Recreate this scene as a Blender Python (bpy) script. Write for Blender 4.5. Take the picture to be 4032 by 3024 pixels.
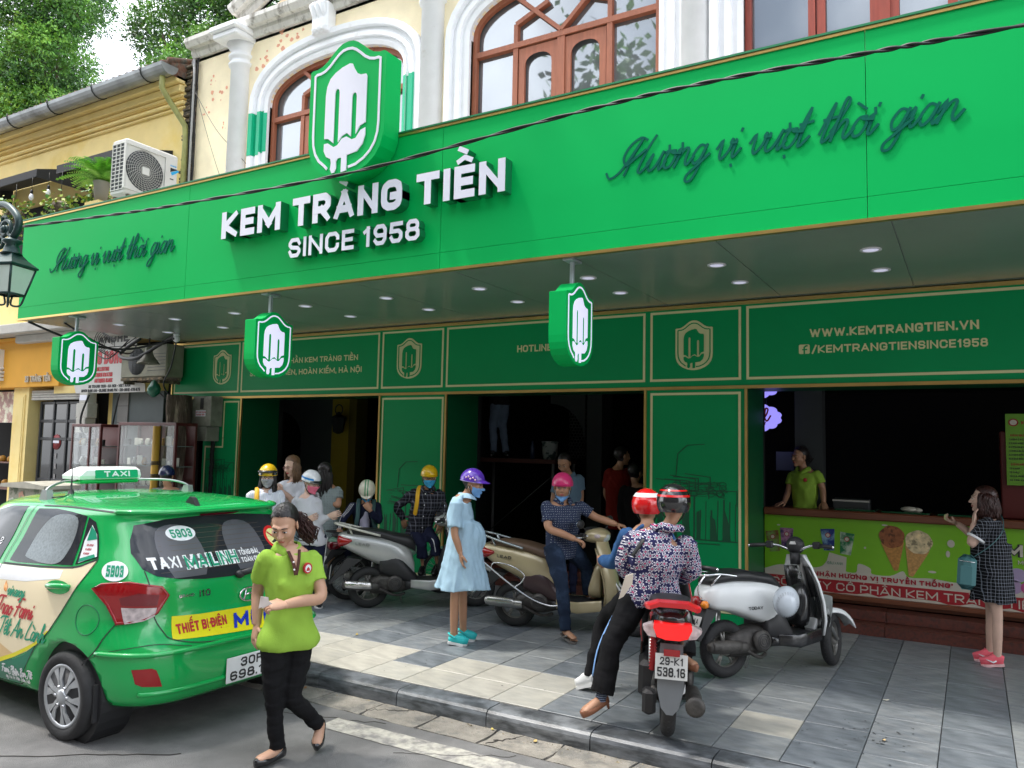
import bpy, bmesh, math, random, unicodedata
import numpy as np
from mathutils import Vector, Matrix, noise
random.seed(7)
for _o in list(bpy.data.objects): bpy.data.objects.remove(_o)
SC = bpy.context.scene
COL = SC.collection
R = math.radians
def set_camera():
 D, yaw, pitch, roll, f = 4.9339, .5310, .0808, .0211, 784.8
 cam = bpy.data.cameras.new('camera'); co = bpy.data.objects.new('camera', cam); COL.objects.link(co)
 cy, sy = math.cos(yaw), math.sin(yaw)
 fw = Vector((-sy*math.cos(pitch), cy*math.cos(pitch), math.sin(pitch)))
 r = Vector((cy, sy, 0)); u = r.cross(fw)
 r2 = math.cos(roll)*r + math.sin(roll)*u; u2 = -math.sin(roll)*r + math.cos(roll)*u
 m = Matrix((r2, u2, -fw)).transposed().to_4x4(); m.translation = Vector((0, -D, 2.0))
 co.matrix_world = m
 cam.sensor_width = 36; cam.lens = f/1024*36; cam.clip_start = .05; cam.clip_end = 400
 SC.camera = co
set_camera()
SUN_DIR = Vector((.40, .185, -1.0)).normalized()      # the way the light travels
def set_light():
 w = bpy.data.worlds.new('World'); SC.world = w; w.use_nodes = True
 nt = w.node_tree; bg = nt.nodes['Background']
 sky = nt.nodes.new('ShaderNodeTexSky'); sky.sky_type = 'NISHITA'; sky.sun_disc = False
 el = math.asin(-SUN_DIR.z); sky.sun_elevation = el
 sky.sun_rotation = math.atan2(-SUN_DIR.x, -SUN_DIR.y)
 sky.air_density = 1.6; sky.dust_density = 4.0; sky.ozone_density = 1.0
 tc = nt.nodes.new('ShaderNodeTexCoord'); nz = nt.nodes.new('ShaderNodeTexNoise'); nz.inputs['Scale'].default_value = 2.2; nz.inputs['Detail'].default_value = 6
 rp = nt.nodes.new('ShaderNodeValToRGB'); rp.color_ramp.elements[0].position = .40; rp.color_ramp.elements[1].position = .62
 mx = nt.nodes.new('ShaderNodeMix'); mx.data_type = 'RGBA'; mx.inputs[7].default_value = (17, 17.6, 18.6, 1)
 nt.links.new(tc.outputs['Generated'], nz.inputs['Vector']); nt.links.new(nz.outputs[0], rp.inputs[0])
 nt.links.new(rp.outputs[0], mx.inputs[0]); nt.links.new(sky.outputs[0], mx.inputs[6]); nt.links.new(mx.outputs[2], bg.inputs[0])
 bg.inputs[1].default_value = .15
 l = bpy.data.lights.new('sun', 'SUN'); l.energy = 2.9; l.angle = R(5); l.color = (1, .955, .88)
 lo = bpy.data.objects.new('sun', l); COL.objects.link(lo); lo.rotation_euler = SUN_DIR.to_track_quat('-Z', 'Y').to_euler()
 lo.location = (-8, -6, 20)
 SC.view_settings.view_transform = 'Standard'; SC.view_settings.look = 'None'; SC.view_settings.exposure = .60; SC.view_settings.gamma = 1
 SC.view_settings.use_curve_mapping = False
set_light()
def lin(c):
 if isinstance(c, str):
  c = [int(c[i:i+2], 16)/255 for i in (0, 2, 4)]
  return tuple(x/12.92 if x <= .04045 else ((x+.055)/1.055)**2.4 for x in c)
 return tuple(c[:3])
MATS = {}
def mat(name, col, rough=.6, metal=0., var=.06, nscale=6., bump=0., bscale=40., spec=.5, coat=0., emis=0., col2=None, c2pos=(.5, .62), c2scale=2., streak=None, alpha=None, trans=0.):
 if name in MATS: return MATS[name]
 m = bpy.data.materials.new(name); m.use_nodes = True; nt = m.node_tree; b = nt.nodes['Principled BSDF']
 c = lin(col); L = nt.links.new
 b.inputs['Roughness'].default_value = rough; b.inputs['Metallic'].default_value = metal; b.inputs['Specular IOR Level'].default_value = spec
 if coat: b.inputs['Coat Weight'].default_value = coat; b.inputs['Coat Roughness'].default_value = .05
 if trans: b.inputs['Transmission Weight'].default_value = trans
 tc = nt.nodes.new('ShaderNodeTexCoord'); vec = tc.outputs['Object']
 if streak:
  mp = nt.nodes.new('ShaderNodeMapping'); mp.inputs['Scale'].default_value = streak; L(vec, mp.inputs[0]); vec = mp.outputs[0]
 n = nt.nodes.new('ShaderNodeTexNoise'); n.inputs['Scale'].default_value = nscale; n.inputs['Detail'].default_value = 5; L(vec, n.inputs['Vector'])
 mr = nt.nodes.new('ShaderNodeMapRange'); mr.inputs[1].default_value = .25; mr.inputs[2].default_value = .75; mr.inputs[3].default_value = 1-var; mr.inputs[4].default_value = 1+var
 L(n.outputs[0], mr.inputs[0])
 base = nt.nodes.new('ShaderNodeRGB'); base.outputs[0].default_value = (*c, 1); src = base.outputs[0]
 if col2 is not None:
  n2 = nt.nodes.new('ShaderNodeTexNoise'); n2.inputs['Scale'].default_value = c2scale; n2.inputs['Detail'].default_value = 8; n2.inputs['Roughness'].default_value = .65; L(vec, n2.inputs['Vector'])
  r = nt.nodes.new('ShaderNodeValToRGB'); r.color_ramp.elements[0].position = c2pos[0]; r.color_ramp.elements[1].position = c2pos[1]; L(n2.outputs[0], r.inputs[0])
  mx = nt.nodes.new('ShaderNodeMix'); mx.data_type = 'RGBA'; L(r.outputs[0], mx.inputs[0]); L(src, mx.inputs[6]); mx.inputs[7].default_value = (*lin(col2), 1); src = mx.outputs[2]
 mul = nt.nodes.new('ShaderNodeVectorMath'); mul.operation = 'SCALE'; L(src, mul.inputs[0]); L(mr.outputs[0], mul.inputs['Scale']); L(mul.outputs[0], b.inputs['Base Color'])
 if bump:
  bn = nt.nodes.new('ShaderNodeTexNoise'); bn.inputs['Scale'].default_value = bscale; bn.inputs['Detail'].default_value = 4; L(vec, bn.inputs['Vector'])
  bp = nt.nodes.new('ShaderNodeBump'); bp.inputs['Strength'].default_value = min(1, bump); bp.inputs['Distance'].default_value = .02; L(bn.outputs[0], bp.inputs['Height']); L(bp.outputs[0], b.inputs['Normal'])
 if emis: b.inputs['Emission Color'].default_value = (*c, 1); b.inputs['Emission Strength'].default_value = emis
 MATS[name] = m
 return m
class MB:
 def __init__(s): s.v = []; s.f = []; s.m = []; s.cm = 0; s.sm = []
 def add(s, vs, fs, mi=None, smooth=False):
  o = len(s.v); s.v += [tuple(v) for v in vs]
  for f in fs: s.f.append([i+o for i in f]); s.m.append(s.cm if mi is None else mi); s.sm.append(smooth)
 def box(s, x0, y0, z0, x1, y1, z1, mi=None):
  s.add([(x, y, z) for z in (z0, z1) for x, y in ((x0, y0), (x1, y0), (x1, y1), (x0, y1))],
              [(3, 2, 1, 0), (4, 5, 6, 7), (0, 1, 5, 4), (1, 2, 6, 5), (2, 3, 7, 6), (3, 0, 4, 7)], mi); return s
 def bbox(s, x0, y0, z0, x1, y1, z1, b=.01, mi=None):     # box with its edges rounded off by a chamfer
  bx, by, bz = [min(b, abs(q)/2.01) for q in (x1-x0, y1-y0, z1-z0)]
  rings = []
  for z, k in ((z0, 1), (z0+bz, 0), (z1-bz, 0), (z1, 1)):
   ax, ay = bx*k, by*k
   rings.append([(x0+ax+bx, y0+ay, z), (x1-ax-bx, y0+ay, z), (x1-ax, y0+ay+by, z), (x1-ax, y1-ay-by, z), (x1-ax-bx, y1-ay, z), (x0+ax+bx, y1-ay, z), (x0+ax, y1-ay-by, z), (x0+ax, y0+ay+by, z)])
  s.loft(rings, mi=mi); return s
 def loft(s, rings, closed=True, cap=True, mi=None, smooth=False, loop=False):
  n = len(rings[0]); o = []; k = len(rings)
  vs = [p for r in rings for p in r]; fs = []
  for i in range(k if loop else k-1):
   j2 = (i+1) % k
   for j in range(n if closed else n-1):
    a = i*n+j; b = i*n+(j+1) % n; c = j2*n+(j+1) % n; d = j2*n+j
    fs.append((a, b, c, d))
  if cap and closed and not loop:
   fs.append(tuple(reversed(range(n)))); fs.append(tuple(range((k-1)*n, k*n)))
  s.add(vs, fs, mi, smooth); return s
 def tube(s, pts, r, seg=8, mi=None, smooth=True, cap=True, loop=False, flat=1.):
  pts = [Vector(p) for p in pts]; n = len(pts); rs = r if isinstance(r, (list, tuple)) else [r]*n
  prev = None; rings = []
  for i, p in enumerate(pts):
   if loop: t = pts[(i+1) % n]-pts[i-1]
   else: t = (pts[min(i+1, n-1)]-pts[max(i-1, 0)])
   t = t.normalized() if t.length > 1e-9 else Vector((0, 0, 1))
   if prev is None:
    a = Vector((0, 0, 1)) if abs(t.z) < .9 else Vector((1, 0, 0))
    u = t.cross(a).normalized()
   else:
    u = (prev - t*prev.dot(t)); u = u.normalized() if u.length > 1e-6 else t.orthogonal().normalized()
   prev = u; w = t.cross(u)
   rings.append([tuple(p + u*math.cos(q)*rs[i] + w*math.sin(q)*rs[i]*flat) for q in [2*math.pi*j/seg for j in range(seg)]])
  s.loft(rings, mi=mi, smooth=smooth, cap=cap, loop=loop); return s
 def lathe(s, prof, seg=16, c=(0, 0, 0), axis='z', mi=None, smooth=True, cap=True):
  rings = []
  for r, h in prof:
   ring = []
   for j in range(seg):
    q = 2*math.pi*j/seg; a, b = r*math.cos(q), r*math.sin(q)
    if axis == 'z': p = (c[0]+a, c[1]+b, c[2]+h)
    elif axis == 'y': p = (c[0]+a, c[1]+h, c[2]-b)
    else: p = (c[0]+h, c[1]+a, c[2]+b)
    ring.append(p)
   rings.append(ring)
  s.loft(rings, mi=mi, smooth=smooth, cap=cap); return s
 def ellip(s, c, r, seg=14, rings=8, mi=None, rot=None):
  M = rot or Matrix.Identity(3); vs = []; rr = []
  for i in range(rings+1):
   t = math.pi*i/rings; t = min(max(t, .02), math.pi-.02)
   rr.append([tuple(Vector(c)+M @ Vector((r[0]*math.sin(t)*math.cos(2*math.pi*j/seg), r[1]*math.sin(t)*math.sin(2*math.pi*j/seg), -r[2]*math.cos(t)))) for j in range(seg)])
  s.loft(rr, mi=mi, smooth=True); return s
 def prism(s, poly, fn, d0, d1, mi=None, side_mi=None, back=True, smooth=False):
  """poly in 2D; fn(a, b, d) -> 3D point; d is the depth"""
  n = len(poly); A = [fn(a, b, d1) for a, b in poly]; B = [fn(a, b, d0) for a, b in poly]
  s.add(A, [tuple(range(n))], mi)
  if back: s.add(B, [tuple(reversed(range(n)))], side_mi if side_mi is not None else mi)
  s.add(A+B, [(i, n+i, n+(i+1) % n, (i+1) % n) for i in range(n)], side_mi if side_mi is not None else mi, smooth); return s
 def build(s, name, mats, parent=None, world=None, bevel=0, smooth=None, recalc=True):
  if not isinstance(mats, (list, tuple)): mats = [mats]
  vs = s.v
  if world is not None: vs = [(v[0]-world[0], v[1]-world[1], v[2]-world[2]) for v in vs]
  me = bpy.data.meshes.new(name); me.from_pydata([tuple(map(float, v)) for v in vs], [], s.f)
  for m in mats: me.materials.append(m)
  for p, mi, sm in zip(me.polygons, s.m, s.sm): p.material_index = mi; p.use_smooth = sm if smooth is None else smooth
  if recalc:
   bm = bmesh.new(); bm.from_mesh(me); bmesh.ops.recalc_face_normals(bm, faces=bm.faces); bm.to_mesh(me); bm.free()
  o = bpy.data.objects.new(name, me); COL.objects.link(o)
  if parent is not None: o.parent = parent
  elif world is not None: o.location = world
  return o
def link_mesh(name, me, parent=None, loc=None, rot=None):
 o = bpy.data.objects.new(name, me); COL.objects.link(o)
 if parent is not None: o.parent = parent
 if loc is not None: o.location = loc
 if rot is not None: o.rotation_euler = rot
 return o
def tag(o, label=None, cat=None, group=None, kind=None):
 if label: o['label'] = label
 if cat: o['category'] = cat
 if group: o['group'] = group
 if kind: o['kind'] = kind
 return o
def thing(name, label, cat, loc=(0, 0, 0), rz=0, group=None, rot=None):
 o = bpy.data.objects.new(name, None); COL.objects.link(o); o.location = loc
 o.rotation_euler = rot or (0, 0, rz); o.empty_display_size = .1
 return tag(o, label, cat, group)
def copy_tree(o, parent=None):
 c = o.copy(); COL.objects.link(c)
 if parent is not None: c.parent = parent
 for ch in o.children: copy_tree(ch, c)
 return c
def lerp(a, b, t): return a+(b-a)*t
def arcpts(cx, cy, rx, ry, a0, a1, n): return [(cx+rx*math.cos(R(lerp(a0, a1, i/n))), cy+ry*math.sin(R(lerp(a0, a1, i/n)))) for i in range(n+1)]
def catmull(pts, k=6):
 out = []; n = len(pts); P = [np.array(p, float) for p in pts]
 for i in range(n-1):
  p0, p1, p2, p3 = P[max(i-1, 0)], P[i], P[i+1], P[min(i+2, n-1)]
  for j in range(k):
   t = j/k; out.append(tuple(.5*((2*p1)+(-p0+p2)*t+(2*p0-5*p1+4*p2-p3)*t*t+(-p0+3*p1-3*p2+p3)*t**3)))
 out.append(tuple(P[-1])); return out
_O = [(0, .3), (0, .7), (.07, .88), (.3, 1), (.7, 1), (.93, .88), (1, .7), (1, .3), (.93, .12), (.7, 0), (.3, 0), (.07, .12), (0, .3)]
GL = {
 'A': (.95, [[(0, 0), (.5, 1), (1, 0)], [(.2, .27), (.8, .27)]]), 'B': (.85, [[(0, .52), (.7, .52), (1, .66), (1, .86), (.75, 1), (0, 1), (0, 0), (.75, 0), (1, .14), (1, .38), (.7, .52)]]),
 'C': (.85, [[(1, .72), (1, .8), (.78, 1), (.22, 1), (0, .78), (0, .22), (.22, 0), (.78, 0), (1, .2), (1, .28)]]),
 'D': (.88, [[(0, 0), (0, 1), (.65, 1), (1, .72), (1, .28), (.65, 0), (0, 0)]]), 'E': (.72, [[(1, 1), (0, 1), (0, 0), (1, 0)], [(0, .51), (.88, .51)]]),
 'F': (.7, [[(1, 1), (0, 1), (0, 0)], [(0, .5), (.85, .5)]]), 'G': (.88, [[(1, .74), (.93, .9), (.7, 1), (.3, 1), (.07, .88), (0, .7), (0, .3), (.07, .12), (.3, 0), (.7, 0), (.93, .1), (1, .26), (1, .45), (.6, .45)]]),
 'H': (.85, [[(0, 0), (0, 1)], [(1, 0), (1, 1)], [(0, .5), (1, .5)]]), 'I': (0, [[(.5, 0), (.5, 1)]]), 'J': (.7, [[(1, 1), (1, .22), (.78, 0), (.22, 0), (0, .22)]]),
 'K': (.85, [[(0, 0), (0, 1)], [(1, 1), (.08, .45), (1, 0)]]), 'L': (.68, [[(0, 1), (0, 0), (1, 0)]]),
 'M': (1.12, [[(0, 0), (0, 1), (.5, .22), (1, 1), (1, 0)]]), 'N': (.88, [[(0, 0), (0, 1), (1, 0), (1, 1)]]), 'O': (.9, [_O]), 'Q': (.9, [_O, [(.6, .28), (1, -.08)]]),
 'P': (.82, [[(0, 0), (0, 1), (.75, 1), (1, .82), (1, .56), (.75, .4), (0, .4)]]), 'R': (.85, [[(0, 0), (0, 1), (.75, 1), (1, .84), (1, .6), (.75, .42), (0, .42)], [(.5, .42), (1, 0)]]),
 'S': (.8, [[(1, .76), (.8, 1), (.2, 1), (0, .8), (0, .68), (.2, .53), (.8, .47), (1, .32), (1, .2), (.8, 0), (.2, 0), (0, .24)]]),
 'T': (.85, [[(0, 1), (1, 1)], [(.5, .9), (.5, 0)]]), 'U': (.86, [[(0, 1), (0, .22), (.22, 0), (.78, 0), (1, .22), (1, 1)]]), 'V': (.95, [[(0, 1), (.5, 0), (1, 1)]]),
 'W': (1.3, [[(0, 1), (.26, 0), (.5, .85), (.74, 0), (1, 1)]]), 'X': (.9, [[(0, 0), (1, 1)], [(0, 1), (1, 0)]]), 'Y': (.9, [[(0, 1), (.5, .45), (1, 1)], [(.5, .5), (.5, 0)]]),
 'Z': (.8, [[(0, 1), (1, 1), (0, 0), (1, 0)]]), '0': (.75, [_O]), '1': (.46, [[(.0, .80), (.75, 1), (.75, 0)]]),
 '2': (.72, [[(0, .75), (.22, 1), (.78, 1), (1, .8), (1, .62), (0, 0), (1, 0)]]), '3': (.72, [[(0, .8), (.2, 1), (.8, 1), (1, .82), (1, .66), (.75, .52), (.35, .52)], [(.75, .52), (1, .38), (1, .18), (.8, 0), (.2, 0), (0, .2)]]),
 '4': (.8, [[(.8, 0), (.8, 1), (0, .3), (1, .3)]]), '5': (.72, [[(1, 1), (.05, 1), (0, .58), (.75, .58), (1, .42), (1, .18), (.8, 0), (.2, 0), (0, .2)]]),
 '6': (.74, [[(.95, .85), (.78, 1), (.22, 1), (0, .78), (0, .22), (.22, 0), (.78, 0), (1, .2), (1, .4), (.78, .56), (0, .52)]]), '7': (.7, [[(0, 1), (1, 1), (.35, 0)]]),
 '8': (.76, [[(.22, .54), (.07, .66), (.07, .86), (.25, 1), (.75, 1), (.93, .86), (.93, .66), (.78, .54), (.22, .54)], [(.22, .54), (0, .40), (0, .15), (.22, 0), (.78, 0), (1, .15), (1, .40), (.78, .54)]]),
 '9': (.74, [[(1, .46), (1, .78), (.78, 1), (.22, 1), (0, .8), (0, .64), (.2, .46), (1, .46), (1, .22), (.78, 0), (.22, 0), (0, .16)]]),
 '-': (.45, [[(0, .45), (1, .45)]]), '.': (0, [[(.5, 0), (.5, .02)]]), ',': (.1, [[(1, .05), (0, -.15)]]), ':': (0, [[(.5, .08), (.5, .1)], [(.5, .6), (.5, .62)]]), '/': (.6, [[(0, -.1), (1, 1.1)]]),
 '"': (.2, [[(0, 1), (0, .8)], [(1, 1), (1, .8)]]), "'": (0, [[(.5, 1), (.5, .8)]]),
}
SG = {
 'H': (.78, [catmull([(.5, .92), (.3, 1.0), (.05, .82), (-.05, .5), (.1, .28), (.3, .42), (.55, .62)], 5), catmull([(-.45, .12), (-.3, -.04), (-.05, .1), (.2, .55), (.38, .95)], 5), catmull([(.38, .95), (.22, .5), (.12, .0)], 4), catmull([(.75, .98), (.6, .6), (.5, .1), (.6, .0), (.78, .2)], 5)]),
 'u': (.42, [catmull([(-.06, .22), (.06, .48), (.0, .15), (.08, .0), (.22, .12), (.34, .48)], 4), catmull([(.34, .48), (.3, .12), (.36, .0), (.48, .2)], 4)]),
 'o': (.36, [catmull([(.26, .46), (.1, .44), (.02, .2), (.1, .01), (.24, .05), (.31, .28), (.24, .46), (.2, .4), (.42, .36)], 5)]),
 'n': (.44, [catmull([(-.06, .25), (.06, .48), (.05, .25), (.0, .0)], 4), catmull([(.02, .15), (.16, .44), (.28, .44), (.27, .15), (.34, .0), (.48, .2)], 4)]),
 'm': (.66, [catmull([(-.06, .25), (.06, .48), (.05, .25), (.0, .0)], 4), catmull([(.02, .15), (.14, .44), (.25, .42), (.22, .0)], 4), catmull([(.24, .15), (.36, .44), (.48, .44), (.48, .15), (.54, .0), (.68, .2)], 4)]),
 'g': (.40, [catmull([(.32, .42), (.14, .48), (.02, .22), (.1, .0), (.24, .1), (.33, .46)], 4), catmull([(.33, .46), (.28, .0), (.18, -.42), (.02, -.46), (.0, -.3), (.2, -.08), (.46, .2)], 4)]),
 'v': (.36, [catmull([(-.06, .3), (.04, .48), (.06, .1), (.14, .0), (.28, .2), (.31, .48), (.28, .4), (.42, .38)], 4)]),
 'i': (.20, [catmull([(-.06, .22), (.06, .48), (.03, .12), (.09, .0), (.22, .2)], 4), [(.11, .68), (.115, .72)]]),
 't': (.26, [catmull([(-.06, .22), (.12, .95), (.04, .12), (.1, .0), (.26, .2)], 5), [(-.04, .55), (.24, .58)]]),
 'h': (.42, [catmull([(-.06, .22), (.16, .8), (.14, 1.0), (.06, .9), (.0, .0)], 5), catmull([(.02, .15), (.16, .44), (.27, .42), (.25, .12), (.32, .0), (.46, .2)], 4)]),
 'a': (.42, [catmull([(.3, .42), (.14, .48), (.02, .22), (.1, .0), (.24, .12), (.33, .46)], 4), catmull([(.33, .46), (.29, .12), (.34, .0), (.46, .2)], 4)]),
 's': (.3, [catmull([(-.05, .2), (.16, .48), (.22, .2), (.1, .0), (-.02, .06), (.3, .2)], 4)]), 'y': (.42, [catmull([(-.06, .25), (.06, .48), (.02, .15), (.12, .02), (.3, .48)], 4), catmull([(.3, .48), (.22, -.1), (.1, -.42), (-.02, -.3), (.42, .2)], 4)]),
 'r': (.3, [catmull([(-.06, .22), (.06, .52), (.22, .44), (.18, .12), (.22, .0), (.34, .2)], 4)]), 'e': (.32, [catmull([(.02, .2), (.24, .3), (.2, .47), (.05, .4), (.03, .1), (.14, .0), (.34, .2)], 4)]),
 'l': (.24, [catmull([(-.05, .22), (.2, .85), (.12, 1), (.04, .6), (.04, .1), (.1, .0), (.24, .2)], 4)]),
 'T': (.5, [catmull([(-.1, .85), (.1, .98), (.6, .98)], 3), catmull([(.34, .98), (.24, .4), (.1, .0)], 3)]), 'F': (.5, [catmull([(.0, .9), (.2, 1), (.65, 1)], 3), catmull([(.3, 1), (.2, .4), (.05, .0)], 3), [(.05, .52), (.45, .54)]]),
 'A': (.6, [catmull([(-.1, .0), (.2, .5), (.42, 1)], 3), catmull([(.42, 1), (.44, .4), (.5, .0)], 3), [(.08, .35), (.5, .35)]]), 'L': (.5, [catmull([(.3, 1), (.1, .5), (.0, .05), (.2, .0), (.5, .05)], 4)]),
 'P': (.5, [catmull([(.15, 1), (.05, 0)], 2), catmull([(.0, .9), (.3, 1.02), (.45, .8), (.3, .55), (.1, .5)], 4)]), 'B': (.5, [catmull([(.15, 1), (.05, 0)], 2), catmull([(.0, .9), (.3, 1.02), (.42, .8), (.15, .55), (.42, .4), (.35, .05), (.02, .02)], 4)]),
}
def glyph_strokes(ch, h, th, script=False):
 """strokes of one character and its advance, in metres"""
 dec = unicodedata.normalize('NFD', ch); base = dec[0]; marks = dec[1:]; bar = False
 if ch in 'Đđ': base = 'D'; bar = True
 out = []
 if script:
  if base not in SG: return [], h*.28
  w, st = SG[base]; out = [[((x+.32*y)*h, y*h) for x, y in p] for p in st]; adv = w*h; cx = (w*.38)*h; top = .5*h if base not in 'HTFALPB' else h; lean = .32
  mid = cx
  for m in marks:
   if m == '\u031b': out.append([((w*.82+.2)*h, .44*h), ((w*.95+.26)*h, .5*h), ((w*.95+.26)*h, .62*h)])
   if m == '\u0323': out.append([(mid-.05*h, -.2*h), (mid-.045*h, -.23*h)])
   if m == '\u0300': out.append([(mid+.1*h, .82*h), (mid+.26*h, .66*h)])
   if m == '\u0301': out.append([(mid+.16*h, .66*h), (mid+.34*h, .84*h)])
   if m == '\u0302': out.append([(mid+.06*h, .6*h), (mid+.2*h, .74*h), (mid+.28*h, .6*h)])
  return out, adv
 low = base.islower(); s = 1.
 g = GL.get(base.upper())
 if g is None: return [], h*.42
 w, st = g; W = w*h; t = th
 fx = lambda x: t/2+x*max(W-t, 0) if w > 0 else t/2
 fy = lambda y: t/2+y*(h-t)
 out = [[(fx(x), fy(y)) for x, y in p] for p in st]; adv = max(W, t)+.13*h+.02*t; c = max(W, t)/2; tm = t*.72
 lvl = h+t*.35
 for m in marks:
  if m == '\u0302': out.append([(c-.2*h, lvl+t*.25), (c, lvl+t*.25+.1*h), (c+.2*h, lvl+t*.25)]); lvl += .12*h+t*.5
  if m == '\u0300': out.append([(c-.16*h, lvl+t*.3+.12*h), (c+.04*h, lvl+t*.35)])
  if m == '\u0301': out.append([(c-.02*h, lvl+t*.35), (c+.18*h, lvl+t*.3+.12*h)])
  if m == '\u0309': out.append([(c-.05*h, lvl+t*.3+.12*h), (c+.08*h, lvl+t*.3+.1*h), (c, lvl+t*.3)])
  if m == '\u0323': out.append([(c, -t*.95), (c, -t*.9)])
  if m == '\u031b': out.append([(W-t*.2, h-t*.4), (W+t*.6, h+t*.05), (W+t*.6, h+t*.5)])
 if bar: out.append([(-t*.3, .52*h), (W*.5, .52*h)])
 return out, adv
def ribbon(mb, pts, t, fn, d0, d1, mi=None, side_mi=None, square=True, rise=0.):
 P = [np.array(p, float) for p in pts]; P = [p for i, p in enumerate(P) if i == 0 or np.linalg.norm(p-P[i-1]) > 1e-6]
 if len(P) < 2: return
 closed = np.linalg.norm(P[0]-P[-1]) < 1e-6 and len(P) > 3
 if closed: P = P[:-1]
 elif square:
  a = P[0]-P[1]; P[0] = P[0]+a/np.linalg.norm(a)*t/2; a = P[-1]-P[-2]; P[-1] = P[-1]+a/np.linalg.norm(a)*t/2
 n = len(P); Lp, Rp = [], []
 for i in range(n):
  a = P[i]-P[i-1] if (i > 0 or closed) else P[1]-P[0]
  b = P[(i+1) % n]-P[i] if (i < n-1 or closed) else a
  a = a/np.linalg.norm(a); b = b/np.linalg.norm(b); na, nb = np.array([-a[1], a[0]]), np.array([-b[1], b[0]])
  m = na+nb; l = m@m
  m = na if l < .35 else m*(2/l)
  if l >= .35: m = m*1.0
  k = m*(t/2)
  Lp.append(P[i]+k); Rp.append(P[i]-k)
 A = [fn(p[0], p[1], d1+rise*i) for i, p in enumerate(Lp)]; B = [fn(p[0], p[1], d1+rise*i) for i, p in enumerate(Rp)]
 C = [fn(p[0], p[1], d0) for p in Lp]; D = [fn(p[0], p[1], d0) for p in Rp]
 fr, sd = [], []
 for i in range(n if closed else n-1):
  j = (i+1) % n
  fr.append((i, n+i, n+j, j)); sd += [(i, j, 2*n+j, 2*n+i), (n+i, 3*n+i, 3*n+j, n+j)]
 if not closed: sd += [(0, 2*n, 3*n, n), (n-1, 2*n-1, 4*n-1, 3*n-1)]
 vs = A+B+C+D
 mb.add(vs, fr, mi); mb.add(vs, sd, side_mi if side_mi is not None else mi)
def seg_stroke(mb, pts, t, fn, d0, d1, mi=None, side_mi=None, base=0):
 P = [np.array(p, float) for p in pts]; P = [p for i, p in enumerate(P) if i == 0 or np.linalg.norm(p-P[i-1]) > 1e-6]; n = len(P)
 if n < 2: return base
 closed = np.linalg.norm(P[0]-P[-1]) < 1e-6 and n > 3
 D = [(P[i+1]-P[i])/np.linalg.norm(P[i+1]-P[i]) for i in range(n-1)]; E = .00012
 for i in range(n-1):
  sharp0 = (i == 0 and not closed) or (i > 0 and D[i]@D[i-1] < .5); sharp1 = (i == n-2 and not closed) or (i < n-2 and D[i]@D[i+1] < .5)
  a = P[i]-(D[i]*t/2 if sharp0 else 0); b = P[i+1]+(D[i]*t/2 if sharp1 else 0); q = np.array([-D[i][1], D[i][0]])*t/2
  mb.prism([tuple(a-q), tuple(b-q), tuple(b+q), tuple(a+q)], fn, d0, d1+base*E, mi, side_mi, back=False); base += 1
  if (i < n-2 and not sharp1) or (i == n-2 and closed):
   c = P[i+1]; mb.prism([(c[0]+t/2*math.cos(u), c[1]+t/2*math.sin(u)) for u in np.linspace(0, 2*math.pi, 13)[:-1]], fn, d0, d1+base*E, mi, side_mi, back=False); base += 1
 return base
def text(mb, s, h, fn, th=.2, d0=0, d1=.004, x0=0., y0=0., align='l', mi=None, side_mi=None, script=False, width=None, objs=None, rise=0.):
 """draws s with cap height h; fn maps (along, up, depth). objs: callback(i, ch, MB) makes each letter an object of its own"""
 T = th*h; seq = []; x = 0
 for ch in s:
  st, adv = glyph_strokes(ch, h, T, script)
  seq.append((ch, st, x)); x += adv if ch != ' ' else h*(.36 if not script else .3)
 tot = x-.13*h; k = 1.
 if width: k = width/tot
 off = x0-(tot*k/2 if align == 'c' else (tot*k if align == 'r' else 0))
 for i, (ch, st, xx) in enumerate(seq):
  m = MB() if objs else mb
  for q, p in enumerate(st):
   t = T*(.62 if (not script and q >= len(GL.get(unicodedata.normalize('NFD', ch)[0].upper(), (0, [[]]))[1]) and ch not in 'Đ') else 1)
   nb = len(GL.get(unicodedata.normalize('NFD', ch)[0].upper(), (0, [[]]))[1])
   g = fn if (script or q >= nb or ch in 'Q,/') else (lambda a, b, d, y_=y0, f_=fn, xl_=off+xx*k, xr_=off+(xx+max(GL.get(unicodedata.normalize('NFD', ch)[0].upper(), (9, 0))[0]*h, T))*k: f_(min(max(a, xl_), xr_), min(max(b, y_), y_+h), d))
   pp = [(off+(a+xx)*k, y0+b) for a, b in p]
   if script: ribbon(m, pp, t, g, d0, d1+q*max((d1-d0)*.006, .0003), mi, side_mi, True, rise)
   else: bs = seg_stroke(m, pp, t, g, d0, d1, mi, side_mi, bs if q else 0)
  if objs and m.v: objs(i, ch, m)
 return tot*k
def on_y(y0):          # a vertical sheet facing the street at depth y0
 return lambda a, b, d: (a, y0-d, b)
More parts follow.
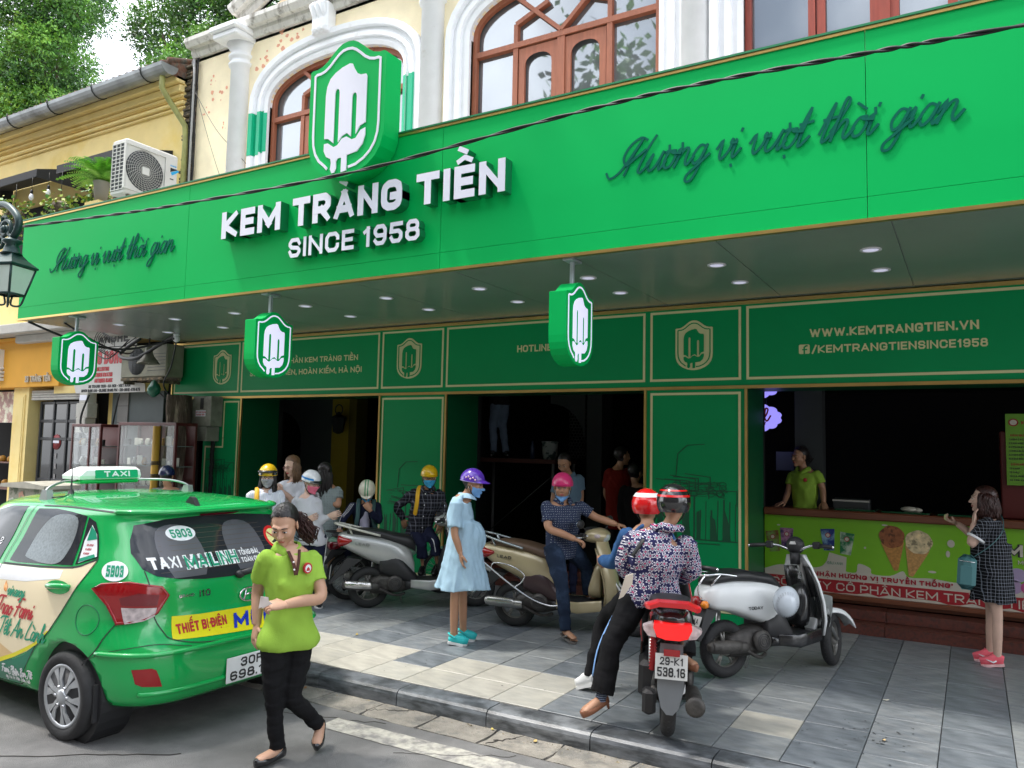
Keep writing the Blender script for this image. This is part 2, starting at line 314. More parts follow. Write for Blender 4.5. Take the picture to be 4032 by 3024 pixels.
# ================================================================== SETTING: road, kerb, pavement
M_asph = mat('asphalt', (.15, .148, .145), .9, var=.22, nscale=3, bump=.5, bscale=160, col2=(.20, .195, .19), c2pos=(.45, .6), c2scale=1.4)
M_gutter = mat('gutter_concrete', (.30, .275, .235), .95, var=.25, nscale=9, bump=.9, bscale=90, col2=(.2, .19, .17), c2pos=(.5, .6), c2scale=5)
M_paint = mat('road_paint', (.46, .44, .38), .85, var=.25, nscale=20, col2=(.22, .21, .2), c2pos=(.42, .62), c2scale=9)
M_earth = mat('dark_joint', (.045, .04, .035), .95)
b = MB(); b.box(-60, -30, -.3, 20, -.3, 0); tag(b.build('road', M_asph), kind='structure')
b = MB(); b.box(-60, -.3, -.3, 20, .22, -.012); tag(b.build('gutter_bed', M_earth), kind='structure')
gs = thing('gutter', 'strip of rough pale concrete slabs', None); gs['kind'] = 'structure'; del gs['label']
rnd = random.Random(3)
for i in range(34):
 x0 = -14.9+i*.52; dx = rnd.uniform(-.015, .015); m = MB(); j = .010
 n = 5; top = []
 for a in range(n+1):
  for c in range(4):
   top.append((x0+j+(.52-2*j)*a/n+(rnd.uniform(-.012, .012) if a in (0, n) else 0), -.296+.292*c/3+(rnd.uniform(-.008, .006) if c == 0 else 0), .003+rnd.uniform(-.004, .004)))
 fs = [(a*4+c, (a+1)*4+c, (a+1)*4+c+1, a*4+c+1) for a in range(n) for c in range(3)]
 m.add(top, fs); lo = [(p[0], p[1], -.05) for p in top]
 ed = [(a*4, (a+1)*4) for a in range(n)]+[(n*4+c, n*4+c+1) for c in range(3)]+[((a+1)*4+3, a*4+3) for a in reversed(range(n))]+[(c+1, c) for c in reversed(range(3))]
 m.add(top+lo, [(p, p+24, q+24, q) for p, q in ed]); m.build('slab', M_gutter, gs)
m = MB(); m.box(-40, -.3, -.1, -14.9, -.002, .002); m.box(2.78, -.3, -.1, 12, -.002, .002); tag(m.build('slab_far', M_gutter, gs), kind='stuff')
m = MB(); vs = []; N = 60
for i in range(N+1):
 x = -4.05+i*.12; vs += [(x, -.655+rnd.uniform(-.006, .006), .004), (x, -.445+rnd.uniform(-.006, .006), .004)]
m.add(vs, [(2*i, 2*i+2, 2*i+3, 2*i+1) for i in range(N)]); tag(m.build('painted_line', M_paint, recalc=False), kind='structure')
M_kerb = [mat('kerb_stone_%d' % i, c, .38, var=.28, nscale=7, bump=.12, bscale=60, col2=(.05, .055, .06), c2pos=(.42, .62), c2scale=4, streak=(1, 1, 4)) for i, c in enumerate(((.16, .175, .19), (.19, .2, .21), (.14, .15, .165)))]
ks = thing('kerb', 'x', None); ks['kind'] = 'structure'; del ks['label']
for i in range(32):
 x0 = -4.6806-.8149*14+i*.8149; x1 = x0+.8149-.008; pr = [(0, -.05), (0, .075), (.008, .098), (.025, .114), (.05, .12), (.198, .12), (.198, -.05)]
 m = MB(); dz = rnd.uniform(-.002, .002); m.prism([(a, z+dz) for a, z in pr], lambda a, z, d: (d, a, z), x0, x1); m.build('kerb_stone', M_kerb[i % 3], ks)
m = MB(); m.box(-60, 0, -.05, -4.6806-.8149*14-.01, .2, .12); tag(m.build('kerb_stone_far', M_kerb[0], ks), kind='stuff')
def tile_mat(i, c, c2, v=.2): return mat('paving_stone_%d' % i, c, .42, var=v, nscale=5, bump=.10, bscale=70, col2=c2, c2pos=(.40, .68), c2scale=3.2, streak=(1.3, 3.2, 1))
TG = [tile_mat(0, (.17, .188, .205), (.085, .10, .115), .28), tile_mat(1, (.19, .21, .225), (.10, .115, .13), .28), tile_mat(2, (.15, .168, .185), (.25, .26, .265), .28), tile_mat(3, (.225, .24, .245), (.12, .135, .15), .28), tile_mat(4, (.18, .195, .205), (.25, .26, .255), .28)]
TC = [tile_mat(5, (.43, .41, .35), (.32, .31, .28), .14), tile_mat(6, (.46, .44, .38), (.35, .33, .29), .14), tile_mat(7, (.38, .37, .33), (.46, .44, .38), .14)]
pv = thing('pavement', 'x', None); pv['kind'] = 'structure'; del pv['label']
m = MB(); m.box(-60, .2, -.2, 20, 9.5, .098); m.build('bedding', M_earth, pv)
tm = {}
def tile_mesh(mt, k):
 if (mt.name, k) in tm: return tm[(mt.name, k)]
 m = MB(); g = .0028; q = [(g, g), (.42-g, g), (.42-g, .42-g), (g, .42-g)]; c = .0035
 q2 = [(g+c, g+c), (.42-g-c, g+c), (.42-g-c, .42-g-c), (g+c, .42-g-c)]
 m.loft([[(x, y, -.03) for x, y in q], [(x, y, -.003) for x, y in q], [(x, y, 0) for x, y in q2]])
 o = m.build('tile', mt); me = o.data; bpy.data.objects.remove(o); tm[(mt.name, k)] = me; return me
far = MB(); cnt = 0
for iy in range(10):
 y0 = .222+.42*iy
 for ix in range(-130, 8):
  x0 = -.23+.42*ix
  if y0 > 3.7 and not (x0 > -2.3 or -10.4 < x0 < -7.2 or -6.5 < x0 < -3.2): continue
  cream = (iy <= 1 and x0 < -2.80) and not (iy == 1 and -4.45 < x0 < -4.3) and not (x0 < -8)
  if (iy == 1 and abs(x0+1.49) < .1) or (iy == 0 and abs(x0+.65) < .1 and False): cream = True
  if cream: mt = TC[(ix*7+iy*3) % 3]
  else: mt = TG[(ix*ix*3+iy*5+ix) % 5]
  if ix >= -25 and iy < 9 and cnt < 298:
   o = link_mesh('tile', tile_mesh(mt, 0), pv, (x0, y0, .12+rnd.uniform(-.0012, .0012)), (rnd.uniform(-.003, .003), rnd.uniform(-.003, .003), 0)); cnt += 1
  else:
   far.box(x0+.003, y0+.003, .09, x0+.417, y0+.417, .12+rnd.uniform(-.001, .001), mi=TG.index(mt) if mt in TG else 5)
tag(far.build('tile_field', TG+[TC[0]], pv), kind='stuff')
# ================================================================== THE ICE CREAM SHOP BUILDING
M_cream = mat('cream_plaster', 'fdeecb', .85, var=.06, nscale=5, bump=.08, bscale=35, col2='f6dab8', c2pos=(.60, .68), c2scale=1.1)
M_peel = mat('peeled_plaster', 'e9a98c', .9, var=.1, nscale=9)
M_white = mat('white_stucco', 'f0f1f4', .6, var=.04, nscale=6, bump=.05, bscale=30, col2='d8d6d2', c2pos=(.64, .74), c2scale=2.6)
M_cornice = mat('weathered_stucco', 'd9d6d0', .8, var=.12, nscale=8, bump=.1, bscale=30, col2='8e8981', c2pos=(.52, .66), c2scale=3, streak=(2, 2, .6))
M_wood = mat('brown_window_wood', '9a5a40', .55, var=.16, nscale=8, streak=(4, 4, .6), bump=.06)
M_wood2 = mat('red_window_wood', '8f3b2b', .5, var=.16, nscale=8, streak=(4, 4, .6))
M_glass = mat('window_glass', (.26, .28, .30), .03, .55, var=.1, nscale=1.2, spec=1.0)
M_dark = mat('dark_interior', (.006, .006, .007), .8)  # near black: the darkness of the unlit rooms is put into the colour
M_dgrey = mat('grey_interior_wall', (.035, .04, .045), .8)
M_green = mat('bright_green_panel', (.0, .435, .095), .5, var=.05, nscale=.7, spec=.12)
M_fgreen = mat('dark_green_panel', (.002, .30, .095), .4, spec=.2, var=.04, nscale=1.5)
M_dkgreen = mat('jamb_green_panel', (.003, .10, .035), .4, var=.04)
M_gold = mat('gold_trim', (.62, .42, .14), .28, .85, var=.15, nscale=3)
M_crl = mat('cream_line', 'd9d7a3', .5, var=.02)
M_cut = mat('teal_green_letters', (.001, .115, .075), .7, spec=.1)
M_wht = mat('white_sign_face', (.80, .80, .92), .35, var=.01)
M_sidegr = mat('letter_side_green', (.006, .19, .07), .4)
M_ink = mat('drawn_green_line', (.002, .085, .035), .5)
shop = thing('shop_building', 'cream two storey shop with peeling plaster, arched wooden windows and green street level cladding', 'building', (-6, 4, 0))
W = (-6, 4, 0)
YU = 3.80
def ell(a0, a1, spring, H, n=20, p=2.3):       # flat arch from left to right
 cx = (a0+a1)/2; a = (a1-a0)/2; out = []
 for i in range(n+1):
  t = math.pi*(1-i/n); x = math.cos(t); x = math.copysign(abs(x)**(2/p), x); out.append((cx+a*x, spring+H*max(0, math.sin(t))**(2/p)))
 return out
A1 = dict(ix0=-9.86, ix1=-7.05, isp=7.52, iH=.56); A2 = dict(ix0=-5.90, ix1=-3.15, isp=7.66, iH=.58); A3 = dict(ix0=-2.15, ix1=.75, isp=7.66, iH=.58)
arches = [A1, A2, A3]
m = MB(); zt = 9.0; z0 = 3.7
def quadwall(x0, x1, za, zb): m.box(x0, YU, za, x1, YU+.3, zb)
xs = [-11.72]+[v for a in arches for v in (a['ix0'], a['ix1'])]+[4.0]
for i in range(0, len(xs), 2): quadwall(xs[i], xs[i+1], z0, zt)
for a in arches:
 pts = ell(a['ix0'], a['ix1'], a['isp'], a['iH'])
 for (xa, za), (xb, zb) in zip(pts, pts[1:]):
  m.add([(xa, YU, za), (xb, YU, zb), (xb, YU, zt), (xa, YU, zt), (xa, YU+.3, za), (xb, YU+.3, zb)], [(0, 1, 2, 3), (0, 4, 5, 1)])
 m.box(a['ix0'], YU, z0, a['ix1'], YU+.3, 5.6)
m.box(-11.72, YU+.3, z0, -11.42, 14, zt)
m.build('upper_wall', M_cream, shop, W)
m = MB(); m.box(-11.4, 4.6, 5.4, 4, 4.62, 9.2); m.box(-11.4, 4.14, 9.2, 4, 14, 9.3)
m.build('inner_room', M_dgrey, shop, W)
rnd = random.Random(5); m = MB()
for cx, cz, s, k in [(-10.1, 8.35, .10, 7), (-9.55, 8.62, .13, 9), (-9.2, 8.7, .12, 8), (-11.1, 8.0, .09, 6), (-11.4, 7.7, .06, 4), (-10.15, 7.3, .08, 5), (-10.3, 6.95, .05, 4), (-6.8, 6.8, .07, 4), (-2.44, 6.8, .05, 3), (-11.3, 8.3, .05, 5), (-10.95, 7.45, .05, 4)]:
 for q in range(k):
  x, z, r = cx+rnd.gauss(0, s*1.1), cz+rnd.gauss(0, s), s*rnd.uniform(.15, .55)
  n = 9; m = MB(); m.prism([(x+r*rnd.uniform(.55, 1.2)*math.cos(2*math.pi*i/n), z+r*rnd.uniform(.5, 1.1)*math.sin(2*math.pi*i/n)) for i in range(n)], on_y(YU), -.002, .003+.0004*q); m.build('peeled_patch', M_peel, shop, W)
def sweep(path, prof, y0, name, mt, parent, world, mi=None, closed=False):
 """path in (x, z), prof in (outward, proud of the wall)"""
 P = [np.array(p, float) for p in path]; rings = []
 for i, p in enumerate(P):
  t = P[min(i+1, len(P)-1)]-P[max(i-1, 0)]; t = t/np.linalg.norm(t); n = np.array([-t[1], t[0]])
  if i not in (0, len(P)-1):
   a = P[i]-P[i-1]; a = a/np.linalg.norm(a); c = max(.5, abs(a@t)); n = n/c
  rings.append([(p[0]+n[0]*o, y0-d, p[1]+n[1]*o) for o, d in prof])
 mm = MB(); mm.loft(rings, cap=True); return mm.build(name, mt, parent, world)
for k, a in enumerate(arches):
 ow = .38
 arch = ell(a['ix0'], a['ix1'], a['isp'], a['iH'], 22)
 prof = [(0, -.05), (0, .05), (.06, .07), (.06, .045), (.12, .045), (.13, .09), (.20, .09), (.21, .055), (.27, .055), (.28, .12), (.36, .13), (.38, .10), (.38, -.05)]
 path = [(a['ix0'], 5.3)]+[(a['ix0'], a['isp']-.02)]+arch[1:-1]+[(a['ix1'], a['isp']-.02)]+[(a['ix1'], 5.3)]
 sweep(path, prof, YU, 'window_surround', M_white, shop, W)
 fr = [(0, -.10), (0, -.04), (-.07, -.04), (-.07, -.10)]
 wf = sweep([(a['ix0']+.002, 5.3)]+[(x, z) for x, z in ell(a['ix0']+.002, a['ix1']-.002, a['isp'], a['iH']-.004, 22)]+[(a['ix1']-.002, 5.3)], fr, YU, 'window_frame', M_wood if k < 2 else M_wood2, shop, W)
 g = MB(); pts = ell(a['ix0']+.03, a['ix1']-.03, a['isp'], a['iH']-.03, 22)
 g.prism([(pts[0][0], 5.3)]+pts+[(pts[-1][0], 5.3)], on_y(YU), -.13, -.12); g.build('pane', M_glass, shop, W)
 w4 = (a['ix1']-a['ix0'])/4; hz = a['isp']-.24; bars = MB()
 def bar(x0, z0_, x1, z1, t=.07, d=.0): ribbon(bars, [(x0, z0_), (x1, z1)], t, on_y(YU), -.118, -.05+d, square=False)
 for q in (1, 2, 3): bar(a['ix0']+q*w4, 5.3, a['ix0']+q*w4, hz, .075 if q != 2 else .11, .002*q)
 bar(a['ix0'], hz, a['ix1'], hz, .075, .012)
 cx = (a['ix0']+a['ix1'])/2
 bar(a['ix0']+w4, hz, a['ix0']+w4, hz+.30, .06, .004); bar(a['ix1']-w4, hz, a['ix1']-w4, hz+.30, .06, .004)
 bar(a['ix0']+w4, hz+.30, cx-.2, hz+.5, .06, .007); bar(cx+.2, hz+.5, a['ix1']-w4, hz+.30, .06, .007)
 bar(a['ix0']+w4*.95, hz+.72, cx, hz+.05, .055, .016); bar(a['ix1']-w4*.95, hz+.72, cx, hz+.05, .055, .018)
 bars.build('mullion', M_wood if k < 2 else M_wood2, shop, W)
 for q in (1, 2):     # casements with arched heads
  sx0, sx1 = a['ix0']+q*w4+.05, a['ix0']+(q+1)*w4-.05; sm = MB(); top = hz-.06
  arcp = ell(sx0+.09, sx1-.09, top-.28, .17, 10)
  outer = [(sx0, top), (sx1, top)]
  for (xa, za), (xb, zb) in zip(arcp, arcp[1:]): sm.add([(xa, YU+.06, za), (xb, YU+.06, zb), (xb, YU+.06, top), (xa, YU+.06, top)], [(0, 1, 2, 3)])
  sm.box(sx0, YU+.06, 5.3, sx0+.09, YU+.1, top); sm.box(sx1-.09, YU+.06, 5.3, sx1, YU+.1, top); sm.build('sash', M_wood if k < 2 else M_wood2, shop, W)
M_gp = mat('fresh_green_paint', (.0, .44, .22), .45, var=.08, nscale=6, streak=(8, 8, .7))
m = MB()
for x0, x1, za, zb, fl in ((-10.245, -9.865, 6.72, 7.42, 1), (-7.045, -6.93, 6.45, 7.38, -1)):
 bands = [(0, .05), (.06, .07), (.06, .045), (.12, .045), (.13, .09), (.20, .09), (.21, .055), (.27, .055), (.28, .12), (.36, .13), (.38, .10)]
 m = MB()
 if 1:
  for i in range(len(bands)-1):
   (a0, d0), (a1, d1) = bands[i], bands[i+1]; u, l = rnd.uniform(-.03, .03), rnd.uniform(-.03, .03)
   xa_ = (-9.86-a0, -9.86-a1) if fl > 0 else (-7.05+a0, -7.05+a1)
   if fl < 0 and a0 > .2: continue
   m.add([(xa_[0], YU-d0-.004, za+l), (xa_[1], YU-d1-.004, za+l), (xa_[1], YU-d1-.004, zb+u), (xa_[0], YU-d0-.004, zb+u)], [(0, 1, 2, 3)])
 m.build('painted_patch', M_gp, shop, W)
def column(x, w, ztop, name='column'):
 m = MB(); r = w/2
 m.lathe([(r*1.0, 3.8), (r*.98, ztop-.42), (r*1.18, ztop-.40), (r*1.22, ztop-.36), (r*1.0, ztop-.33), (r*1.0, ztop-.28), (r*1.2, ztop-.26), (r*1.25, ztop-.22), (r*1.05, ztop-.2), (r*1.05, ztop-.14), (r*1.45, ztop-.02)], 20, (x, YU-.02, 0))
 m.bbox(x-r*1.6, YU-.42, ztop-.02, x+r*1.6, YU+.05, ztop+.08, .02); m.bbox(x-r*1.8, YU-.48, ztop+.08, x+r*1.8, YU+.05, ztop+.18, .02)
 m.build(name, M_white, shop, W)
for x in (-10.57, -6.55, -2.71): column(x, .36, 8.72)
prof = [(0, 0), (.05, 0), (.05, .06), (.12, .10), (.18, .10), (.18, .2), (.26, .26), (.33, .26), (.33, 0)]
def cornice(x0, z_0, x1, z1, nm='cornice', y=YU):
 mm = MB(); d = np.array([x1-x0, z1-z_0]); d = d/np.linalg.norm(d); n = np.array([-d[1], d[0]])
 mm.loft([[(px+n[0]*u, y-v, pz+n[1]*u) for u, v in prof] for px, pz in ((x0, z_0), (x1, z1))]); return mm.build(nm, M_cornice, shop, W)
cornice(-11.82, 8.72, 4, 8.72); cornice(-10.6, 9.05, -7.6, 10.35, 'pediment_moulding');
m = MB(); m.prism([(-10.4, 9.05), (-1, 9.05), (-5, 10.9), (-7.4, 10.3)], on_y(YU+.02), -.25, 0); m.build('gable_wall', M_cream, shop, W)
m = MB()
for i in range(3):
 x = -8.74+i*.10; m.tube([(x+.0, YU-.16, 8.88), (x, YU-.24, 8.80), (x, YU-.17, 8.66), (x+.01, YU-.13, 8.52), (x+.02, YU-.2, 8.42), (x+.02, YU-.16, 8.36)], [.05, .062, .05, .042, .055, .03], 10)
m.bbox(-8.80, YU-.2, 8.36, -8.46, YU, 8.86, .02); m.build('keystone', M_white, shop, W)
ZF0, ZF1, XL = 2.737, 3.683, -11.94
YF = 3.80
def panel_lines(mb, x0, z0_, x1, z1, t=.028): ribbon(mb, [(x0, z0_), (x1, z0_), (x1, z1), (x0, z1), (x0, z0_)], t, on_y(YF), .001, .004)
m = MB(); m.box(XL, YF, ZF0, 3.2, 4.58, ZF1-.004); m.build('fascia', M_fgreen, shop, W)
m = MB()
for x0, x1 in ((-11.90, -10.30), (-10.22, -7.37), (-7.29, -6.24), (-6.16, -3.325), (-3.235, -2.205), (-2.12, 2.9)): panel_lines(m, x0, 2.815, x1, 3.605)
for x0, x1, z1, zb in ((-7.26, -6.215, 2.655, .26), (-3.23, -2.21, 2.655, .26)): panel_lines(m, x0, zb, x1, z1)
ribbon(m, [(-11.02, .3), (-11.02, 1.91), (-10.60, 1.91), (-10.60, 2.65), (-10.26, 2.65), (-10.26, .3), (-11.02, .3)], .026, on_y(YF), .001, .004)
m.build('panel_outline', M_crl, shop, W)
m = MB(); z = ZF0; m.box(XL-.02, YF-.022, z-.035, 3.2, YF+.02, z+.0); m.box(XL-.02, YF-.02, ZF1-.045, 3.2, YF+.01, ZF1-.006); m.box(XL-.022, YF-.022, z, XL, YF+.02, ZF1-.05)
for x in (-10.19, -7.312, -6.157, -3.303, -2.136): m.box(x-.015, YF-.02, .12, x+.015, YF+.012, z-.036)
m.build('gold_edge', M_gold, shop, W)
PIL = [(-11.09, -10.19), (-7.312, -6.157), (-3.303, -2.136)]
for i, (x0, x1) in enumerate(PIL):
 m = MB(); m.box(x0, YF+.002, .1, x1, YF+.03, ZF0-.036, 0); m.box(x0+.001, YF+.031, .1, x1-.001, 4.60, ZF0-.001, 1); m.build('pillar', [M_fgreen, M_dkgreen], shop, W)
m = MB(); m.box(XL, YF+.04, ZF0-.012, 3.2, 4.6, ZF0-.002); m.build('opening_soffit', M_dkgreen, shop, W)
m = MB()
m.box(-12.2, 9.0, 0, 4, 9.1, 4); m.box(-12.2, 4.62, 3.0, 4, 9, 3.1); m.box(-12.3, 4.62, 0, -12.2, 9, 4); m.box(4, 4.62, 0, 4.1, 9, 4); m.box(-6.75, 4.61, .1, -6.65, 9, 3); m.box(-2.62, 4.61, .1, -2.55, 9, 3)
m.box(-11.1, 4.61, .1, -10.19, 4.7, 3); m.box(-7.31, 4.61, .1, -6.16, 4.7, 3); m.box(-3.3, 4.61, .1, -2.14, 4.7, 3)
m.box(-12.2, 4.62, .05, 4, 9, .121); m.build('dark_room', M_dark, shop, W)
m = MB(); m.box(-9.88, 6.0, .12, -9.7, 6.3, 3); m.build('inner_wall', mat('ochre_wall', (.10, .07, .005), .8), shop, W)
m = MB()
pts = [(-12.1, .12), (-12.1, 2.2)]+[(-11.64+.55*math.cos(t)+.0, 2.05+.55*math.sin(t)) for t in np.linspace(math.pi/2+.3, 0, 10)]+[(-11.09, .12), (-10.29, .12), (-10.29, 3), (-12.15, 3), (-12.15, .12)]
m.prism(pts[:1]+pts[1:], on_y(6.02), -.1, 0); m.box(-10.29, 6.0, .12, -9.88, 6.3, 3, 1)
m.build('inner_arch_wall', [mat('grey_blue_wall', (.045, .052, .055), .85), mat('ochre_pier', (.30, .21, .01), .8)], shop, W)
m = MB(); m.box(-5.08, 6.0, .12, -4.83, 6.4, 3)
for i in range(8):
 t0, t1 = math.pi/2*i/8, math.pi/2*(i+1)/8
 xa, za, xb, zb = -5.75+.6*math.sin(t0)+.04, 2.05+.65*math.cos(t0), -5.75+.6*math.sin(t1)+.04, 2.05+.65*math.cos(t1)
 m.add([(xa, 6.0, za), (xb, 6.0, zb), (xb, 6, 3), (xa, 6, 3)], [(0, 1, 2, 3)])
m.build('arched_passage', mat('passage_plaster', (.05, .052, .055), .85), shop, W)
m = MB()                                               # honeycomb lattice in the passage
for r in range(16):
 for c in range(5):
  x, z = -5.50+c*.055+(r % 2)*.027, 2.04+r*.048-.16; m.tube([(x+.028*math.cos(q), 6.3, z+.028*math.sin(q)) for q in np.linspace(.52, .52+2*math.pi, 7)[:-1]], .004, 4, loop=True)
m.build('lattice_screen', mat('pale_lattice', (.10, .10, .10), .7), shop, W)
M_gran = mat('red_granite', (.14, .042, .03), .28, var=.3, nscale=60, col2=(.07, .03, .025), c2pos=(.45, .6), c2scale=30)
M_woodc = mat('counter_wood', (.16, .05, .022), .35, var=.2, nscale=8, streak=(.6, 5, 5))
for z0_, z1, y0 in ((.11, .235, 4.2), (.236, .35, 4.38)):
 for i in range(4):
  m = MB(); m.bbox(-2.13+i*1.3, y0, z0_, -2.13+i*1.3+1.297, 4.62, z1, .006); m.build('step_stone', M_gran, shop, W)
for z0_, z1, y0 in ((.11, .25, 4.2), (.251, .38, 4.4)):
 m = MB(); m.bbox(-6.15, y0+.2, z0_, -3.31, 5.2, z1, .006); m.build('threshold_step', M_gran, shop, W)
m = MB(); m.bbox(-2.13, 4.56, 1.285, 3, 4.66, 1.372, .012); m.box(-2.13, 4.66, 1.33, 3, 5.3, 1.36); m.box(-2.13, 4.63, .36, 3, 4.66, 1.285); m.bbox(-2.13, 4.55, .40, 3, 4.63, .455, .008); m.build('counter', M_woodc, shop, W)
def street_drawing(x0, x1, zb, seed):
 r = random.Random(seed); m = MB(); f = on_y(YF); q = [0]
 def ln(*p, t=.009): q[0] += 1; ribbon(m, list(p), t, f, .0, .0022+.00004*q[0], square=True)
 w = x1-x0; X = lambda u: x0+u*w
 for u in np.linspace(.02, .98, 15): ln((X(u), zb), (X(u)+r.uniform(-.01, .01), zb+r.uniform(.30, .55)), t=r.uniform(.005, .02))
 for k in range(7): u = r.uniform(0, .7); h = zb+.5+r.uniform(0, .25); ln((X(u), h), (X(u+.3), h+r.uniform(-.04, .06)), (X(u+.3), h-.16));
 for k in range(24): ln((X(r.uniform(.1, .9)), zb+.45+r.uniform(0, .2)), (X(r.uniform(.1, .9)), zb+.45+r.uniform(0, .2)), t=.005)
 for k in range(10): cx, cz = X(r.uniform(.4, .85)), zb+.5+r.uniform(0, .12); ln(*[(cx+.04*math.cos(t), cz+.03*math.sin(t)) for t in np.linspace(0, 6.28, 9)], t=.005)
 ln((X(0), zb), (X(1), zb), t=.012); ln((X(.1), zb-.04), (X(.8), zb-.04), t=.008)
 for k in range(6): a = X(.05+k*.16); m.prism([(a, zb), (a+.03+r.uniform(0, .06), zb), (a+.03+r.uniform(0, .04), zb+r.uniform(.2, .4)), (a, zb+r.uniform(.2, .4))], f, 0, .0018)
 ln((X(.28), zb+.7), (X(.30), zb+.95), (X(.42), zb+1.05), (X(.62), zb+1.06), t=.008)
 m.build('street_drawing', M_ink, shop, W)
street_drawing(-3.2, -2.24, 1.02, 4); street_drawing(-7.22, -6.25, .72, 9); street_drawing(-11.0, -10.3, 1.0, 12)
def sh_half(): return [(0, .66), (.07, .652), (.13, .625), (.2, .575), (.27, .52), (.34, .482), (.41, .465), (.47, .465), (.5, .45), (.5, -.22), (.49, -.33), (.455, -.43), (.39, -.515), (.3, -.58), (.18, -.63), (.08, -.652), (0, -.656)]
SHIELD = sh_half()+[(-x, z) for x, z in reversed(sh_half()[1:-1])]
def inset(k, kz): return [(x*k, z*kz) for x, z in sh_half()]
_ih = [(x*.86, z*.885) for x, z in sh_half()]
OUT_R = [p for p in _ih if p[0] >= .0][0:15]+[(.06, -.57)]
OUT_L = [(-x, z) for x, z in _ih[0:14]]+[(-.22, -.55)]
POP_U = [(-.27, -.25), (-.22, -.255), (-.145, -.31), (-.145, .17), (-.138, .2), (-.115, .215), (-.09, .2), (-.083, .17), (-.083, -.31), (-.03, -.26), (.03, -.24), (.085, -.285), (.085, .09), (.092, .12), (.115, .135), (.14, .12), (.147, .09), (.147, -.27), (.2, -.2), (.27, -.18), (.27, .26), (.255, .285), (.19, .29), (.14, .315), (.10, .37), (.075, .42), (.04, .43), (-.06, .41), (-.15, .375), (-.215, .33), (-.255, .26), (-.27, .17)]
POP_L = [(-.27, -.3), (-.22, -.3), (-.14, -.35), (-.09, -.34), (-.03, -.285), (.03, -.275), (.10, -.315), (.15, -.31), (.21, -.245), (.27, -.23), (.27, -.3), (.24, -.38), (.17, -.44), (.04, -.455), (.04, -.6), (-.03, -.61), (-.03, -.465), (-.08, -.47), (-.1, -.5), (-.095, -.56), (-.12, -.6), (-.155, -.6), (-.175, -.56), (-.165, -.5), (-.175, -.46), (-.235, -.43), (-.27, -.37)]
def logo(fn, W_, d_back, d_face, name, parent, world, mats, outline=True, side=True):
 """fn(a, b, d) with a across, b up; returns the parts"""
 f = lambda a, b, d: fn(a*W_, b*W_, d)
 m = MB(); m.prism(SHIELD, f, d_back, d_face, 0, 1); m.build(name, [mats[0], mats[1]], parent, world)
 m = MB(); t = .026
 ribbon(m, OUT_R, t, f, d_face+.0005, d_face+.006, square=False); ribbon(m, OUT_L, t, f, d_face+.0005, d_face+.0065, square=False); m.build('outline', mats[2], parent, world)
 m = MB(); m.prism(POP_U, f, d_face+.0005, d_face+.010); m.prism(POP_L, f, d_face+.0005, d_face+.010); m.build('ice_lolly', mats[2], parent, world)
for cx, cz in ((-10.70, 3.225), (-6.81, 3.22), (-2.725, 3.21)):
 logo(lambda a, b, d: (cx+a, YF-.004-d, cz+b*1.0), .435, 0, .003, 'shield_print', shop, W, [M_crl, M_crl, M_fgreen])
m = MB(); text(m, 'CÔNG TY CỔ PHẦN KEM TRÀNG TIỀN', .082, on_y(YF), .2, .001, .004, x0=-7.76, y0=3.235, align='r', width=2.28); text(m, '35 TRÀNG TIỀN, HOÀN KIẾM, HÀ NỘI', .082, on_y(YF), .2, .001, .004, x0=-7.68, y0=3.055, align='r', width=2.35); m.build('address_lettering', M_crl, shop, W)
m = MB(); text(m, 'HOTLINE', .088, on_y(YF), .2, .001, .004, x0=-5.06, y0=3.23, width=.50); text(m, ': 024', .088, on_y(YF), .2, .001, .004, x0=-4.5, y0=3.23); m.build('hotline_lettering', M_crl, shop, W)
m = MB(); text(m, 'WWW.KEMTRANGTIEN.VN', .09, on_y(YF), .22, .001, .004, x0=-1.47, y0=3.235, width=1.55); m.build('web_lettering', M_crl, shop, W); m = MB(); text(m, '/KEMTRANGTIENSINCE1958', .082, on_y(YF), .2, .001, .004, x0=-1.45, y0=3.063, width=1.60)
m.prism([(-1.57, 3.06), (-1.48, 3.06), (-1.47, 3.07), (-1.47, 3.15), (-1.48, 3.16), (-1.57, 3.16), (-1.58, 3.15), (-1.58, 3.07)], on_y(YF), .001, .004); m.build('web_lettering', M_crl, shop, W)
m = MB(); ribbon(m, [(-1.525, 3.06), (-1.525, 3.13), (-1.505, 3.145), (-1.49, 3.145)], .016, on_y(YF), .004, .006, square=False); ribbon(m, [(-1.545, 3.105), (-1.495, 3.105)], .014, on_y(YF), .004, .0066, square=False); m.build('letter_f_print', M_fgreen, shop, W)
M_gryroof = mat('grey_roof_sheet', (.42, .42, .42), .7)
YS = 1.17; ZS0, ZS1, CX0, CX1 = 3.693, 5.165, -11.95, 3.3
can = thing('shop_canopy', 'long bright green canopy sign with raised white name KEM TRÀNG TIỀN', 'canopy', (-5, 2.4, 3.7)); WC = (-5, 2.4, 3.7)
xj = [CX0, -8.23, -4.43, -.62, CX1]
for i in range(4):
 for z0_, z1 in ((ZS0+.02, 3.872), (3.874, ZS1-.03)):
  m = MB(); m.bbox(xj[i]+.002, YS, z0_, xj[i+1]-.002, YS+.03, z1, .002); m.build('face_panel', M_green, can, WC)
m = MB(); m.box(CX0-.01, YS-.015, ZS0-.01, CX1, YS+.03, ZS0+.018); m.box(CX0-.01, YS-.012, ZS1-.032, CX1, YS+.03, ZS1-.006); m.build('gold_edge', M_gold, can, WC)
m = MB(); m.box(CX0-.015, YS-.022, ZS1-.005, CX1, YS+.25, ZS1+.012); m.box(CX0, YS+.03, ZS0+.01, CX0+.02, 3.78, ZS1); m.build('top_flashing', M_sidegr, can, WC)
